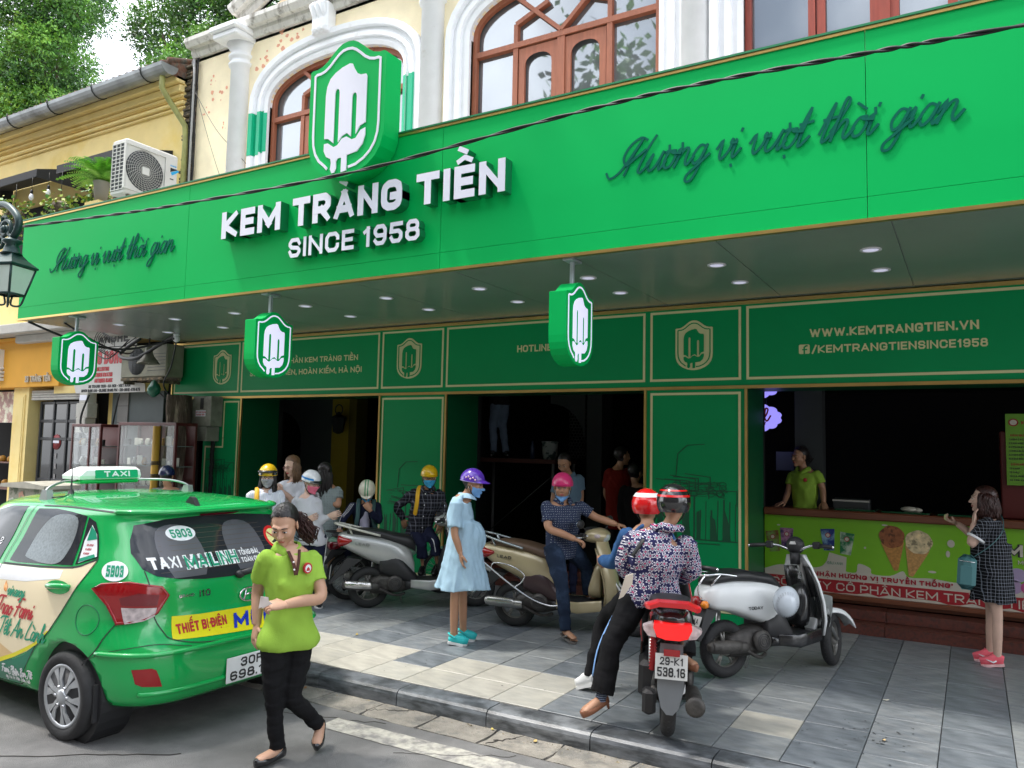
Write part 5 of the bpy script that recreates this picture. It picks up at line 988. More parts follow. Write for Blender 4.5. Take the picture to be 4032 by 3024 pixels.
def tdec(name, s, h, x0, y0, mt, fn=fside, th=.2, off=.0065, **kw):
 mm = MB(); text(mm, s, h, lambda a, b_, d: fn(a, b_, off+d), th, 0, .0, x0=x0, y0=y0, **kw)
 V = mm.v; return mm.build(name, mt, taxi, WT, recalc=False)
decal('cream_door_film', [(-6.9, 1.065), (-6.9, .30), (-6.5, .30), (-6.3, .335), (-6.06, .392), (-5.87, .455), (-5.70, .52), (-5.59, .58), (-5.46, .69), (-5.35, .83), (-5.255, .96), (-5.19, 1.06), (-5.155, 1.13), (-5.14, 1.175), (-5.25, 1.14), (-5.33, 1.112), (-5.7, 1.085), (-6.1, 1.072)], fside, M_tcream, .0032)
decal('white_band_film', [(-6.9, 1.06), (-6.9, .95), (-6.2, .965), (-5.8, .985), (-5.42, 1.04), (-5.42, 1.095), (-5.8, 1.08), (-6.3, 1.065)], fside, M_twht, .0042)
mm = MB(); decal('', [(-6.3, .335), (-6.06, .392), (-5.87, .455), (-5.71, .52), (-5.59, .58), (-5.46, .69), (-5.475, .69), (-5.605, .595), (-5.73, .54), (-5.88, .48), (-6.07, .42), (-6.3, .365)], fside, None, .0045, mb=mm); mm.build('yellow_swoosh', M_tyel, taxi, WT, recalc=False)
decal('dark_green_film', [(-6.9, .295), (-6.9, .25), (-5.84, .27), (-5.71, .43), (-5.60, .58), (-5.71, .505), (-5.87, .44), (-6.06, .378), (-6.3, .32)], fside, M_tdkg, .0036)
decal('beige_wave_film', catmull([(-6.9, .60), (-6.4, .62), (-6.15, .56), (-5.92, .49), (-5.85, .47), (-6.1, .40), (-6.5, .33), (-6.9, .32)], 3), fside, mat('beige_film', 'dfbd88', .35), .0040)
tdec('soy_lettering', 'vinasoy', .085, -6.0, .875, M_tteal, script=True, th=.13); mm = MB(); decal('', [(-6.05, .90), (-6.02, .89), (-6.01, .93), (-6.04, .97), (-6.06, .93)], fside, None, .0065, mb=mm); mm.build('leaf_print', M_orange, taxi, WT, recalc=False)
tdec('red_lettering', 'Trao Fami', .125, -6.12, .74, M_red, script=True, th=.11); tdec('teal_lettering', 'ao Tết An Lành', .125, -6.20, .60, M_tteal, script=True, th=.10); tdec('small_white_lettering', 'Fami Phiên Bản Tết', .055, -6.03, .335, M_twht, script=True, th=.15); tdec('small_white_lettering', 'Nay Đã Có Trên Toàn Quốc'.replace('Đ', 'T').replace('Q', 'T').replace('C', 'T'), .035, -6.0, .295, M_twht, script=True, th=.15)
for x0 in (0,):
 mm = MB(); text(mm, 'Sao Hai', .05, lambda a, b_, d: fside(-6.45-(a+6.45), b_, .008), .14, 0, 0, x0=-6.6, y0=1.2); mm.build('window_lettering', M_twht, taxi, WT, recalc=False)
def oval(fn, cx, cz, rx, rz, name='number_oval'): decal(name, [(cx+rx*math.cos(a), cz+rz*math.sin(a)) for a in np.linspace(0, 2*math.pi, 29)[:-1]], fn, M_twht, .0075)
fper = lambda s, z, d: per(s, z, d)
sA, sB = snap_per(-5.07, -1.69, 1.12), snap_per(-4.90, -1.61, 1.12); cs, rs = (sA+sB)/2, (sB-sA)/2
oval(fper, cs, 1.12, rs, .062);
mm = MB(); text(mm, '5903', .07, lambda a, b_, d: per(cs+a*abs(rs)/.10*(-1 if rs < 0 else 1), b_, .010), .2, 0, 0, x0=0, y0=1.085, align='c', width=.13); mm.build('number_lettering', M_tteal, taxi, WT, recalc=False)
oval(frear, -1.215, 1.34, .115, .05); tdec('number_lettering', '5903', .055, -1.215, 1.313, M_tteal, frear, .2, .010, align='c', width=.165)
tdec('taxi_lettering', 'TAXi', .075, -1.51, 1.125, M_twht, frear, .24, .008, width=.20); tdec('taxi_lettering', 'MAiLINH', .095, -1.28, 1.105, M_twht, frear, .32, .007, width=.45); tdec('green_lettering', 'MAiLINH', .085, -1.275, 1.11, M_tteal, frear, .17, .009, width=.44); tdec('small_lettering', 'TỔNG ĐÀI', .034, -.81, 1.155, M_twht, frear, .2, .008, width=.18); tdec('small_lettering', 'TOÀN QUỐC', .034, -.81, 1.105, M_twht, frear, .2, .008, width=.22)
mm = MB(); ring = [( -.41+.09*math.cos(a), 1.25+.085*math.sin(a)) for a in np.linspace(0, 6.2832, 29)[:-1]]; decal('', ring, frear, None, .007, mb=mm); mm.build('warning_disc', mat('warning_red', (.65, .02, .02), .4), taxi, WT, recalc=False)
mm = MB(); decal('', [(-.41+.068*math.cos(a), 1.25+.064*math.sin(a)) for a in np.linspace(0, 6.2832, 25)[:-1]], frear, None, .009, mb=mm); mm.build('warning_face', mat('pale_yellow_film', (.78, .74, .30), .4), taxi, WT, recalc=False)
mm = MB(); decal('', [(-.46, 1.285), (-.355, 1.20), (-.35, 1.212), (-.455, 1.297)], frear, None, .011, mb=mm); mm.build('warning_bar', M_red, taxi, WT, recalc=False)
mm = MB(); decal('', [(-.45, 1.22), (-.40, 1.24), (-.38, 1.29), (-.37, 1.29), (-.385, 1.235), (-.36, 1.225), (-.44, 1.21)], frear, None, .0105, mb=mm); mm.build('warning_drawing', M_bk, taxi, WT, recalc=False)
decal('yellow_advert', [(-1.41, .815), (-1.435, .672), (-1.2, .655), (-.74, .63), (-.32, .625), (-.32, .775), (-.9, .790), (-1.2, .80)], frear, M_tyel, .0045); tdec('red_lettering', 'THIẾT BỊ ĐIỆN', .062, -1.395, .70, M_red, frear, .22, .007, width=.40)
mm = MB(); text(mm, 'MPE', .095, lambda a, b_, d: frear(a+.3*(b_-.67), b_, .007), .28, 0, 0, x0=-.955, y0=.665, width=.37); mm.build('blue_lettering', M_blue, taxi, WT, recalc=False)
tdec('badge_lettering', 'GRAND', .02, -1.36, .928, M_chrome, frear, .22, .008, width=.115); tdec('badge_lettering', 'i10', .045, -1.205, .915, M_chrome, frear, .2, .009, width=.09)
mm = MB(); cx, cz = -.775, .875; mm.tube([frear(cx+.085*math.cos(a), cz+.047*math.sin(a), .012) for a in np.linspace(0, 6.2832, 33)[:-1]], .007, 7, loop=True)
for pts in ([(-.05, -.038), (-.025, .035)], [(.02, -.035), (.05, .038)], [(-.035, -.004), (.0, .006), (.036, .004)]): mm.tube([frear(cx+a, cz+c, .012) for a, c in pts], .007, 6)
mm.build('badge', M_chrome, taxi, WT)
lp3 = [(-5.08, -1.74, 1.01), (-5.02, -1.71, 1.035), (-4.86, -1.63, 1.05), (-4.73, -1.47, 1.01), (-4.72, -1.43, .96), (-4.73, -1.50, .85), (-4.76, -1.57, .815), (-4.82, -1.63, .80), (-4.89, -1.68, .79), (-4.91, -1.69, .83), (-4.96, -1.70, .91)]
lam = [(snap_per(*p), p[2]) for p in lp3]; c0 = (sum(p[0] for p in lam)/len(lam), sum(p[1] for p in lam)/len(lam))
def shr(k, dx=0, dz=0): return [(c0[0]+(p[0]-c0[0])*k+dx, c0[1]+(p[1]-c0[1])*k+dz) for p in lam]
o = decal('tail_lamp', lam, fper, M_redl, .012, .03)
mm = MB(); mm.tube([per(s, z, .008) for s, z in lam], .012, 6, loop=True); mm.build('lamp_edge', M_redl, taxi, WT)
ii = sorted(p[0] for p in lam); lo, hi = ii[0], ii[-1]; sgn = 1 if snap_per(-4.8, -1.45, .9) < snap_per(-5.1, -1.65, .9) else -1
nearx = snap_per(-4.735, -1.50, .87); farx = snap_per(-4.88, -1.66, .87)
decal('clear_lens', [(nearx, .885), (nearx+(farx-nearx)*.05, .83), (nearx+(farx-nearx)*.35, .805), (nearx+(farx-nearx)*.85, .79), (nearx+(farx-nearx)*.95, .86), (farx, .895)], fper, M_clearl, .016, .02)
decal('brake_lens', [(nearx, .90), (farx, .91), (farx+(farx-nearx)*.1, .955), (nearx+(farx-nearx)*.55, .985), (nearx-(farx-nearx)*.04, .965)], fper, M_dred, .016, .02)
lr = [(2*YC-p[1], p[2], ) for p in lp3[3:8]]; decal('tail_lamp', [(-.44, 1.0), (-.46, .88), (-.40, .79), (-.27, .8), (-.2, .95), (-.26, 1.0)], frear, M_redl, .012, .03)
decal('fog_reflector', [(-1.66, .51), (-1.575, .515), (-1.55, .50), (-1.51, .39), (-1.61, .40), (-1.64, .42)], frear, M_redl, .006, .03); decal('fog_reflector', [(-.27, .49), (-.35, .49), (-.40, .37), (-.30, .375)], frear, M_redl, .006, .03)
decal('stop_lamp', [(-1.03, 1.462), (-.66, 1.462), (-.70, 1.445), (-1.0, 1.445)], frear, M_dred, .01)
def seam(pts, fn, w=.006, nm='panel_gap'):
 mm = MB(); P = catmull(pts, 5)
 for a, c in zip(P, P[1:]):
  d = np.array(c)-np.array(a); L_ = np.linalg.norm(d); n = np.array([-d[1], d[0]])/L_*w/2; q = [np.array(a)+n, np.array(c)+n, np.array(c)-n, np.array(a)-n]; mm.add([fn(p[0], p[1], .0052) for p in q], [(0, 1, 2, 3)])
 mm.build(nm, M_bk, taxi, WT, recalc=False)
seam([(-5.14, 1.18), (-5.19, 1.06), (-5.265, .94), (-5.36, .80), (-5.46, .68), (-5.58, .58), (-5.69, .45), (-5.75, .34), (-5.85, .26), (-6.3, .245)], fside)
seam([(-6.08, 1.50), (-6.13, 1.3), (-6.17, 1.1), (-6.18, .8), (-6.14, .4), (-6.16, .25)], fside); seam([(-6.16, 1.08), (-5.8, 1.092), (-5.35, 1.118), (-5.2, 1.16), (-5.14, 1.19)], fside, .012)
seam([(-1.545, 1.12), (-1.54, 1.02), (-1.52, .84), (-1.48, .73), (-1.43, .675), (-1.22, .625), (-.87, .605), (-.52, .625), (-.31, .675), (-.26, .73), (-.22, .84), (-.2, 1.1)], frear)
pA = [(snap_per(-4.89, -1.68, .79), .79), (snap_per(-4.96, -1.74, .67), .67), (snap_per(-5.07, -1.77, .54), .54), (snap_per(-5.10, -1.78, .5), .50)]; seam(pA, fper)
pB = [(snap_per(-5.09, -1.77, .54), .54), (snap_per(-4.89, -1.7, .62), .62), (snap_per(-4.70, -1.53, .66), .66), (snap_per(-4.58, -1.32, .62), .62)]; seam(pB, fper, .004)
seam([(-6.0, 1.497), (-5.7, 1.503), (-5.4, 1.498), (-5.2, 1.49)], fside, .008)
mm = MB(); mm.tube([fside(-5.105+.096*math.cos(a), .80+.097*math.sin(a), .001) for a in np.linspace(0, 6.2832, 33)[:-1]], .0035, 5, loop=True); mm.build('fuel_flap', M_sidegr, taxi, WT)
decal('handle_recess', [(-5.415+.13*math.cos(a), .985+.045*math.sin(a)) for a in np.linspace(0, 6.2832, 21)[:-1]], fside, M_tx, .0055)
mm = MB(); P = [fside(-5.53, .985, .012), fside(-5.48, .992, .035), fside(-5.41, .998, .042), fside(-5.33, 1.003, .035), fside(-5.28, 1.003, .012)]; mm.tube(P, [.012, .018, .019, .018, .012], 10); mm.build('door_handle', M_tx, taxi, WT)
mm = MB(); P = [per(s, .60, .004) for s in np.linspace(snap_per(-5.0, -1.66, .6), 1, 24)]; P += [(p[0], 2*YC-p[1], p[2]) for p in reversed(P[:-1])]; mm.tube(P, .022, 8, flat=.8); mm.build('bumper_shelf', M_tx, taxi, WT)
mm = MB(); P = [per(s, .345, .0) for s in np.linspace(snap_per(-4.78, -1.55, .34), 1, 16)]; P += [(p[0], 2*YC-p[1], p[2]) for p in reversed(P[:-1])]; mm.tube(P, .018, 8); mm.build('bumper_ridge', M_tx, taxi, WT)
mm = MB(); P = [per(s, 1.492, .012) for s in np.linspace(snap_per(-5.2, -1.5, 1.48), 1, 22)]; P += [(p[0], 2*YC-p[1], p[2]) for p in reversed(P[:-1])]; mm.tube(P, .026, 8, flat=.7); mm.build('spoiler', M_tx, taxi, WT)
mm = MB(); fx = rear_x(-.94, .4)+.01; mm.bbox(fx, -1.045, .30, fx+.008, -.605, .475, .006); mm.build('number_plate', M_twht, taxi, WT)
mm = MB(); fp = lambda a, b_, d: (fx+.008+d, a, b_); text(mm, '30F', .062, fp, .18, 0, .003, x0=-.825, y0=.398, align='c', width=.20); text(mm, '698.14', .062, fp, .18, 0, .003, x0=-.825, y0=.315, align='c', width=.38); mm.build('plate_lettering', M_bk, taxi, WT)
mm = MB(); mm.tube([frear(-.86, 1.035, .03), frear(-.74, 1.05, .035), frear(-.60, 1.085, .03), frear(-.48, 1.12, .02)], [.022, .024, .016, .008], 8); mm.ellip(frear(-.86, 1.03, .02), (.03, .04, .03)); mm.build('wiper', M_plast, taxi, WT)
mm = MB(); mm.box(-4.98, -1.79+.03, .16, -4.965, -1.56, .40); mm.build('mud_flap', M_plast, taxi, WT)
M_rack = mat('rack_aluminium', (.42, .44, .44), .35, .7)
mm = MB()
for sg in (-1, 1):
 y1, y2 = YC+sg*.63, YC+sg*.48; mm.tube(catmull([(-6.16, y1-.0*sg, 1.515), (-6.17, y1, 1.60), (-6.24, YC+sg*.5, 1.645), (-6.42, YC+sg*.3, 1.65), (-6.48, YC, 1.65)], 5), .010, 8); mm.prism([(-6.24, 1.49), (-6.10, 1.49), (-6.13, 1.60), (-6.19, 1.60)], lambda a, b_, d: (a, y1+d, b_), -.025, .025)
mm.build('roof_rack', M_rack, taxi, WT)
sx0, sx1, sy = -6.62, -6.38, (-1.27, -.65)
M_lit = mat('milky_sign_plastic', (.80, .82, .80), .3, coat=.3)
mm = MB(); mm.loft([[(sx0+p, a, z), (sx1-p, a, z), (sx1-p, c, z), (sx0+p, c, z)] for p, a, c, z in ((0, -1.10, -.55, 1.66), (-.01, -1.10, -.55, 1.69), (.0, -1.04, -.555, 1.735), (.03, -.98, -.58, 1.76))]); rs_ = mm.build('roof_sign', M_lit, taxi, WT)
mm = MB(); mm.bbox(sx0, -1.09, 1.625, sx1+.005, -.56, 1.658, .01); mm.build('sign_base', M_tx, taxi, WT)
mm = MB(); ff = lambda a, b_, d: (sx1+.0105+d-.25*max(0, b_-1.69), a, b_); mm.prism([(-.97, 1.668), (-.585, 1.668), (-.58, 1.675), (-.58, 1.732), (-.59, 1.738), (-.96, 1.738), (-.97, 1.73)], ff, 0, .004); mm.build('sign_panel', mat('sign_green_film', (.0, .38, .16), .35), taxi, WT)
mm = MB(); text(mm, 'TAXi', .048, ff, .26, .004, .007, x0=-.775, y0=1.68, align='c', width=.24); mm.build('sign_lettering', M_twht, taxi, WT)
mm = MB(); mm.lathe([(.055, 0), (.05, .012), (.025, .02), (.02, .05), (.008, .06), (.003, .2), (.001, .35)], 12, (-6.18, -1.28, 1.535)); mm.build('aerial', M_plast, taxi, WT)
mm = MB(); mm.prism([(-5.13, 1.52), (-4.98, 1.515), (-5.03, 1.575), (-5.06, 1.585)], lambda a, b_, d: (a, -1.02+d, b_), -.02, .02); mm.build('rear_aerial', M_plast, taxi, WT)
mm = MB(); mm.tube(catmull([(-6.15, -1.5, 1.54), (-6.08, -1.4, 1.55), (-6.17, -1.3, 1.56)], 6), .005, 5); mm.build('aerial_lead', M_plast, taxi, WT)
mm = MB(); mm.bbox(-7.2, -1.95, .98, -7.08, -1.78, 1.12, .03); mm.build('door_mirror', M_tx, taxi, WT)
# ================================================================== SCOOTERS
M_spoke = mat('spoke_steel', (.45, .45, .44), .35, .8); M_engine = mat('dirty_engine_metal', (.075, .07, .065), .55, .5, var=.4, nscale=18, bump=.3, bscale=40); M_seat2 = mat('black_seat_vinyl', (.016, .016, .018), .45, var=.1); M_orl = mat('orange_lens', (.75, .22, .01), .15, coat=.5); M_rim = mat('dusty_rim', (.30, .29, .27), .45, .6, var=.25, nscale=14)
M_plate = mat('plate_white', (.62, .62, .60), .4, var=.08); M_mirror = mat('mirror_glass', (.35, .42, .5), .05, 1.0); M_headl = mat('headlamp_lens', (.62, .66, .68), .08, .3, var=.4, nscale=25, coat=.8)
def sring(x, zl, zh, hw, n=2.6, k=18, yc=0):
 zc, hz = (zl+zh)/2, (zh-zl)/2; out = []
 for j in range(k): a = 2*math.pi*j/k; c, s = math.cos(a), math.sin(a); out.append((x, yc+hw*math.copysign(abs(c)**(2/n), c), zc+hz*math.copysign(abs(s)**(2/n), s)))
 return out
def sloft(m, st, n=2.6, sub=4, k=18, yc=0):
 S = catmull([s for s in st], sub); m.loft([sring(*[float(q) for q in s[:4]], n=n, k=k, yc=yc) for s in S], smooth=True); return m
def wheel2(parent, x, r, w, spokes='alloy', steer=0., tyre_w=.05, z=None, name='wheel', rimm=None):
 z = r if z is None else z; m = MB(); t = tyre_w; prof = []
 for a in np.linspace(-math.pi*.80, math.pi*.80, 15): prof.append((r-t+t*math.cos(a)*1.0, t*.95*math.sin(a)))
 m.lathe(prof, 40, (0, 0, 0), 'y', cap=False); me = m.build(name, M_trub);
 o = me; o.parent = parent; o.location = (x, 0, z); o.rotation_euler = (0, 0, steer)
 m = MB()
 for k in range(34):
  a = 2*math.pi*k/34
  for sg in (1, -1): m.add([((r+.001)*math.cos(a), 0, (r+.001)*math.sin(a)), ((r+.001)*math.cos(a+.05), 0, (r+.001)*math.sin(a+.05)), ((r-.012)*math.cos(a+.12), sg*t*.7, (r-.012)*math.sin(a+.12)), ((r-.012)*math.cos(a+.07), sg*t*.7, (r-.012)*math.sin(a+.07))], [(0, 1, 2, 3)])
 m.build('tread', M_bk, o)
 ri = r-t*1.55; m = MB()
 m.lathe([(ri+.012, t*.62), (ri-.006, t*.62), (ri-.02, t*.25), (ri-.02, -t*.25), (ri-.006, -t*.62), (ri+.012, -t*.62)], 40, (0, 0, 0), 'y', cap=False)
 m.lathe([(.045, .05), (.055, .03), (.055, -.03), (.045, -.05)], 16, (0, 0, 0), 'y')
 if spokes == 'alloy':
  for k in range(5):
   a = 2*math.pi*k/5+.4
   for b_ in (-.13, .13): m.tube([(.04*math.cos(a), 0, .04*math.sin(a)), ((ri-.015)*math.cos(a+b_), 0, (ri-.015)*math.sin(a+b_))], [.012, .009], 6)
 m.build('rim', rimm or M_rim, o)
 if spokes == 'wire':
  m = MB()
  for k in range(36): a = 2*math.pi*k/36; sg = (-1)**k; m.tube([(.035*math.cos(a+.9*sg), sg*.03, .035*math.sin(a+.9*sg)), ((ri-.01)*math.cos(a), 0, (ri-.01)*math.sin(a))], .0022, 4)
  m.build('spokes', M_spoke, o)
 return o
def plate_text(par, o_fn, l1, l2, w=.19, h=.14):
 m = MB(); m.prism([(-w/2, 0), (w/2, 0), (w/2, h), (-w/2, h)], o_fn, 0, .004); p = m.build('number_plate', M_plate, par)
 if l1:
  m = MB(); text(m, l1, h*.30, o_fn, .17, .004, .0055, x0=0, y0=h*.57, align='c', width=w*.72); text(m, l2, h*.36, o_fn, .17, .004, .0055, x0=0, y0=h*.11, align='c', width=w*.86); m.build('plate_lettering', M_bk, p)
 return p
def bar_ends(par, c, spread, rise, grip, M_g, levers=True, mirrors=None, mirror_m=None, steer=0., back=.12):
 """handlebar in its own turned frame"""
 g = bpy.data.objects.new('handlebar', None);
 m = MB(); m.tube(catmull([(0, 0, 0), (-.01, .12, rise*.8), (-.05, spread*.6, rise), (-back, spread, rise*.9)], 4), .011, 7); m.tube(catmull([(0, 0, 0), (-.01, -.12, rise*.8), (-.05, -spread*.6, rise), (-back, -spread, rise*.9)], 4), .011, 7)
 g = m.build('handlebar', M_chrome, par); g.location = c; g.rotation_euler = (0, 0, steer)
 for s in (1, -1):
  m = MB(); e = Vector((-back, s*spread, rise*.9)); i_ = Vector((-.05, s*spread*.62, rise)); d = (e-i_).normalized(); m.tube([i_+d*.02, e+d*.03], .018, 10); m.build('grip', M_g, g)
  m = MB(); m.lathe([(.014, 0), (.014, .014), (.001, .016)], 10, tuple(e+d*.03), 'y') if s > 0 else m.lathe([(.014, 0), (.014, -.014), (.001, -.016)], 10, tuple(e+d*.03), 'y'); m.build('bar_end', M_chrome, g)
  if levers: m = MB(); q = Vector((.045, 0, -.01)); m.tube([i_+q*.6, i_+q+d*.06, e+q+d*.0], [.009, .007, .006], 6); m.build('brake_lever', M_chrome, g); m = MB(); m.bbox(i_.x-.03, i_.y-.03, i_.z-.03, i_.x+.03, i_.y+.03, i_.z+.03, .008); m.build('switch_box', M_plast, g)
  if mirrors:
   mz = mirrors; m = MB(); p0 = i_+Vector((0, 0, .02)); p1 = i_+Vector((.03, s*.06, mz)); m.tube(catmull([p0, i_+Vector((.04, s*.01, mz*.6)), p1], 4), .006, 6); m.build('mirror_stem', M_plast, g)
   m = MB(); m.ellip(tuple(p1+Vector((0, s*.03, .03))), (.022, .065, .045), 14, 7); q = m.build('mirror', M_plast, g); m = MB(); m.ellip(tuple(p1+Vector((-.018, s*.03, .03))), (.008, .056, .038), 14, 6); m.build('mirror_glass', mirror_m or M_mirror, q)
 return g
def scooter(name, label, rear, front, cfg):
 rx, ry = rear; fx, fy = front; wb = cfg.get('wb', 1.25); hd = math.atan2(fy-ry, fx-rx); C = cfg; bp, acc = C['paint'], C.get('accent', M_plast)
 t = thing(name, label, 'motor scooter', (rx, ry, .12), rot=(C.get('lean', 0), 0, hd), group=None); R_ = C.get('r', .235)
 wheel2(t, 0, R_, .1, C.get('spokes', 'alloy'), rimm=C.get('rim')); wheel2(t, wb, R_, .09, C.get('spokes', 'alloy'), steer=C.get('steer', 0), rimm=C.get('rim'))
 k = wb/1.25; X = lambda v: v*k
 style = C.get('style', 'lead')
 if style == 'lead':
  m = MB(); sloft(m, [(X(-.36), .80, .84, .04), (X(-.30), .70, .865, .11), (X(-.12), .60, .865, .155), (X(.10), .50, .845, .165), (X(.32), .42, .79, .155), (X(.46), .38, .68, .12), (X(.52), .34, .52, .09)]); m.build('rear_body', bp, t)
  m = MB(); sloft(m, [(X(.12), .40, .60, .150), (X(.30), .32, .66, .172), (X(.46), .28, .50, .165), (X(.56), .26, .36, .12)]); m.build('side_cover', C.get('cover', M_plast), t)
  m = MB(); sloft(m, [(X(-.26), .845, .89, .09), (X(-.1), .83, .915, .125), (X(.12), .80, .90, .145), (X(.30), .74, .86, .14), (X(.46), .68, .83, .11), (X(.53), .64, .74, .06)], n=2.8); m.build('seat', C.get('seat', M_seat2), t)
  m = MB(); m.tube(catmull([(X(.12), .155, .84), (X(-.12), .15, .90), (X(-.34), .10, .955), (X(-.40), 0, .965), (X(-.34), -.10, .955), (X(-.12), -.15, .90), (X(.12), -.155, .84)], 5), .019, 8, flat=.7); m.tube([(X(-.24), .1, .93), (X(-.2), .1, .84)], .012, 6); m.tube([(X(-.24), -.1, .93), (X(-.2), -.1, .84)], .012, 6); m.build('grab_rail', C.get('rail', bp), t)
  m = MB(); sloft(m, [(X(-.375), .74, .80, .05), (X(-.35), .70, .835, .115), (X(-.26), .72, .82, .148), (X(-.20), .76, .80, .154)]); m.build('tail_lamp', M_redl, t)
  m = MB(); m.prism([(X(-.08), .56), (X(-.25), .58), (X(-.45), .30), (X(-.43), .28), (X(-.22), .46)], lambda a, b_, d: (a, d, b_), -.09, .09); m.build('mudguard', M_plast, t)
  pz = .38; plate_text(t, lambda a, b_, d: (X(-.44)-d+.12*(b_)*.6+0*a, -a, .34+b_), *C.get('plate', (None, None)))
  wf = .19
 elif style == 'retro':
  m = MB(); sloft(m, [(X(-.24), .63, .71, .07), (X(-.16), .57, .77, .135), (X(.0), .545, .80, .158), (X(.16), .50, .80, .165), (X(.34), .44, .79, .165), (X(.52), .40, .76, .155), (X(.60), .42, .70, .12)], n=4.2); m.build('rear_body', bp, t)
  m = MB(); sloft(m, [(X(.36), .30, .50, .150), (X(.50), .24, .60, .172), (X(.62), .22, .46, .165), (X(.70), .22, .30, .14)]); m.build('side_cover', M_plast, t)
  m = MB(); sloft(m, [(X(-.18), .77, .82, .09), (X(-.05), .78, .87, .135), (X(.14), .78, .89, .155), (X(.32), .76, .86, .15), (X(.48), .71, .84, .14), (X(.60), .58, .76, .10)], n=2.8); m.build('seat', M_seat2, t)
  m = MB(); m.tube(catmull([(X(.10), .14, .83), (X(-.1), .13, .86), (X(-.22), .09, .85), (X(-.26), 0, .85), (X(-.22), -.09, .85), (X(-.1), -.13, .86), (X(.10), -.14, .83)], 5), .010, 8)
  for s in (1, -1): m.tube(catmull([(X(-.23), s*.08, .85), (X(-.30), s*.07, .76), (X(-.28), s*.07, .66), (X(-.2), s*.06, .66)], 4), .008, 6); m.tube([(X(-.1), s*.13, .86), (X(-.18), s*.08, .76)], .007, 6)
  m.build('grab_rail', M_chrome, t)
  m = MB(); m.lathe([(.05, 0), (.05, -.05), (.03, -.065), (.001, -.068)], 16, (X(-.24), 0, .63), 'x'); m.build('tail_lamp', M_redl, t); m = MB(); sloft(m, [(X(-.26), .60, .66, .045), (X(-.2), .6, .68, .05), (X(-.12), .62, .74, .04)]); m.build('lamp_housing', M_plast, t)
  for s in (1, -1): m = MB(); m.lathe([(.032, 0), (.032, -.03), (.02, -.045), (.001, -.046)], 14, (X(-.26), s*.12, .62), 'x'); m.build('indicator', M_orl, t); m = MB(); m.tube([(X(-.24), s*.04, .62), (X(-.24), s*.12, .62)], .012, 6); m.build('indicator_stalk', M_plast, t)
  m = MB(); m.prism([(X(-.10), .56), (X(-.22), .58), (X(-.33), .34), (X(-.30), .32)], lambda a, b_, d: (a, d, b_), -.07, .07); m.build('mudguard', M_plast, t)
  plate_text(t, lambda a, b_, d: (X(-.36)-d+.45*(b_), -a, .38+b_), *C['plate']); m = MB(); m.bbox(X(-.37), -.03, .30, X(-.34), .03, .36, .006); m.build('reflector', M_redl, t)
  wf = .20
 elif style == 'sport':
  m = MB(); sloft(m, [(X(-.34), .80, .83, .03), (X(-.28), .72, .86, .09), (X(-.1), .62, .86, .13), (X(.12), .52, .84, .15), (X(.34), .44, .78, .14), (X(.50), .38, .66, .10), (X(.55), .34, .5, .07)]); m.build('rear_body', bp, t)
  m = MB(); sloft(m, [(X(-.20), .85, .88, .08), (X(-.05), .84, .90, .12), (X(.14), .80, .90, .14), (X(.32), .74, .86, .135), (X(.48), .68, .83, .10), (X(.55), .62, .74, .05)], n=2.8); m.build('seat', M_seat2, t)
  m = MB(); m.loft([[(x, y*s, z) for y, z in ((-.17, .90), (-.10, .925), (.10, .925), (.17, .90), (.17, .875), (.10, .895), (-.10, .895), (-.17, .875))] for x, s in ((X(-.36), .86), (X(-.32), 1), (X(-.25), 1))]); m.tube(catmull([(X(-.3), .16, .89), (X(-.1), .165, .86), (X(.1), .15, .82)], 4), .018, 8); m.tube(catmull([(X(-.3), -.16, .89), (X(-.1), -.165, .86), (X(.1), -.15, .82)], 4), .018, 8); m.build('grab_rail', mat('red_rail', (.55, .012, .015), .3, coat=.5), t)
  m = MB(); m.prism([(-.115, .80), (.115, .80), (.12, .77), (.095, .715), (.04, .70), (-.04, .70), (-.095, .715), (-.12, .77)], lambda a, b_, d: (X(-.36)-d+.0*b_, a, b_), -.06, .022); m.build('tail_lamp', mat('lit_tail_lamp', (.85, .01, .01), .15, coat=.5, emis=.35), t)
  for s in (1, -1): m = MB(); m.prism([(s*.12, .79), (s*.185, .76), (s*.18, .74), (s*.15, .705), (s*.10, .70)], lambda a, b_, d: (X(-.335)-d+.25*abs(a), a, b_), -.05, .025); m.build('indicator', M_clearl, t)
  m = MB(); m.box(X(-.37), -.05, .60, X(-.36), .05, .64); m.build('reflector', M_redl, t)
  m = MB(); m.prism([(-.07, .66), (.07, .66), (.08, .52), (.082, .38), (.055, .27), (.02, .23), (-.02, .23), (-.055, .27), (-.082, .38), (-.08, .52)], lambda a, b_, d: (X(-.32)-d+.05*(b_-.4), a, b_), -.015, .0); m.build('mudguard', mat('grey_mudguard', (.15, .16, .17), .45, var=.1), t)
  plate_text(t, lambda a, b_, d: (X(-.355)-d+.03*b_, -a, .455+b_), *C['plate'], w=.20, h=.155)
  m = MB(); m.tube([(X(-.05), .13, .80)]+[(X(-.05), .11, .76-.010*i) for i in range(1, 34)]+[(X(-.05), .11, .42)], [.012]+[.016+.010*(i % 2) for i in range(1, 34)]+[.012], 8); m.build('spring', mat('red_spring', (.35, .01, .015), .4), t)
  wf = .18
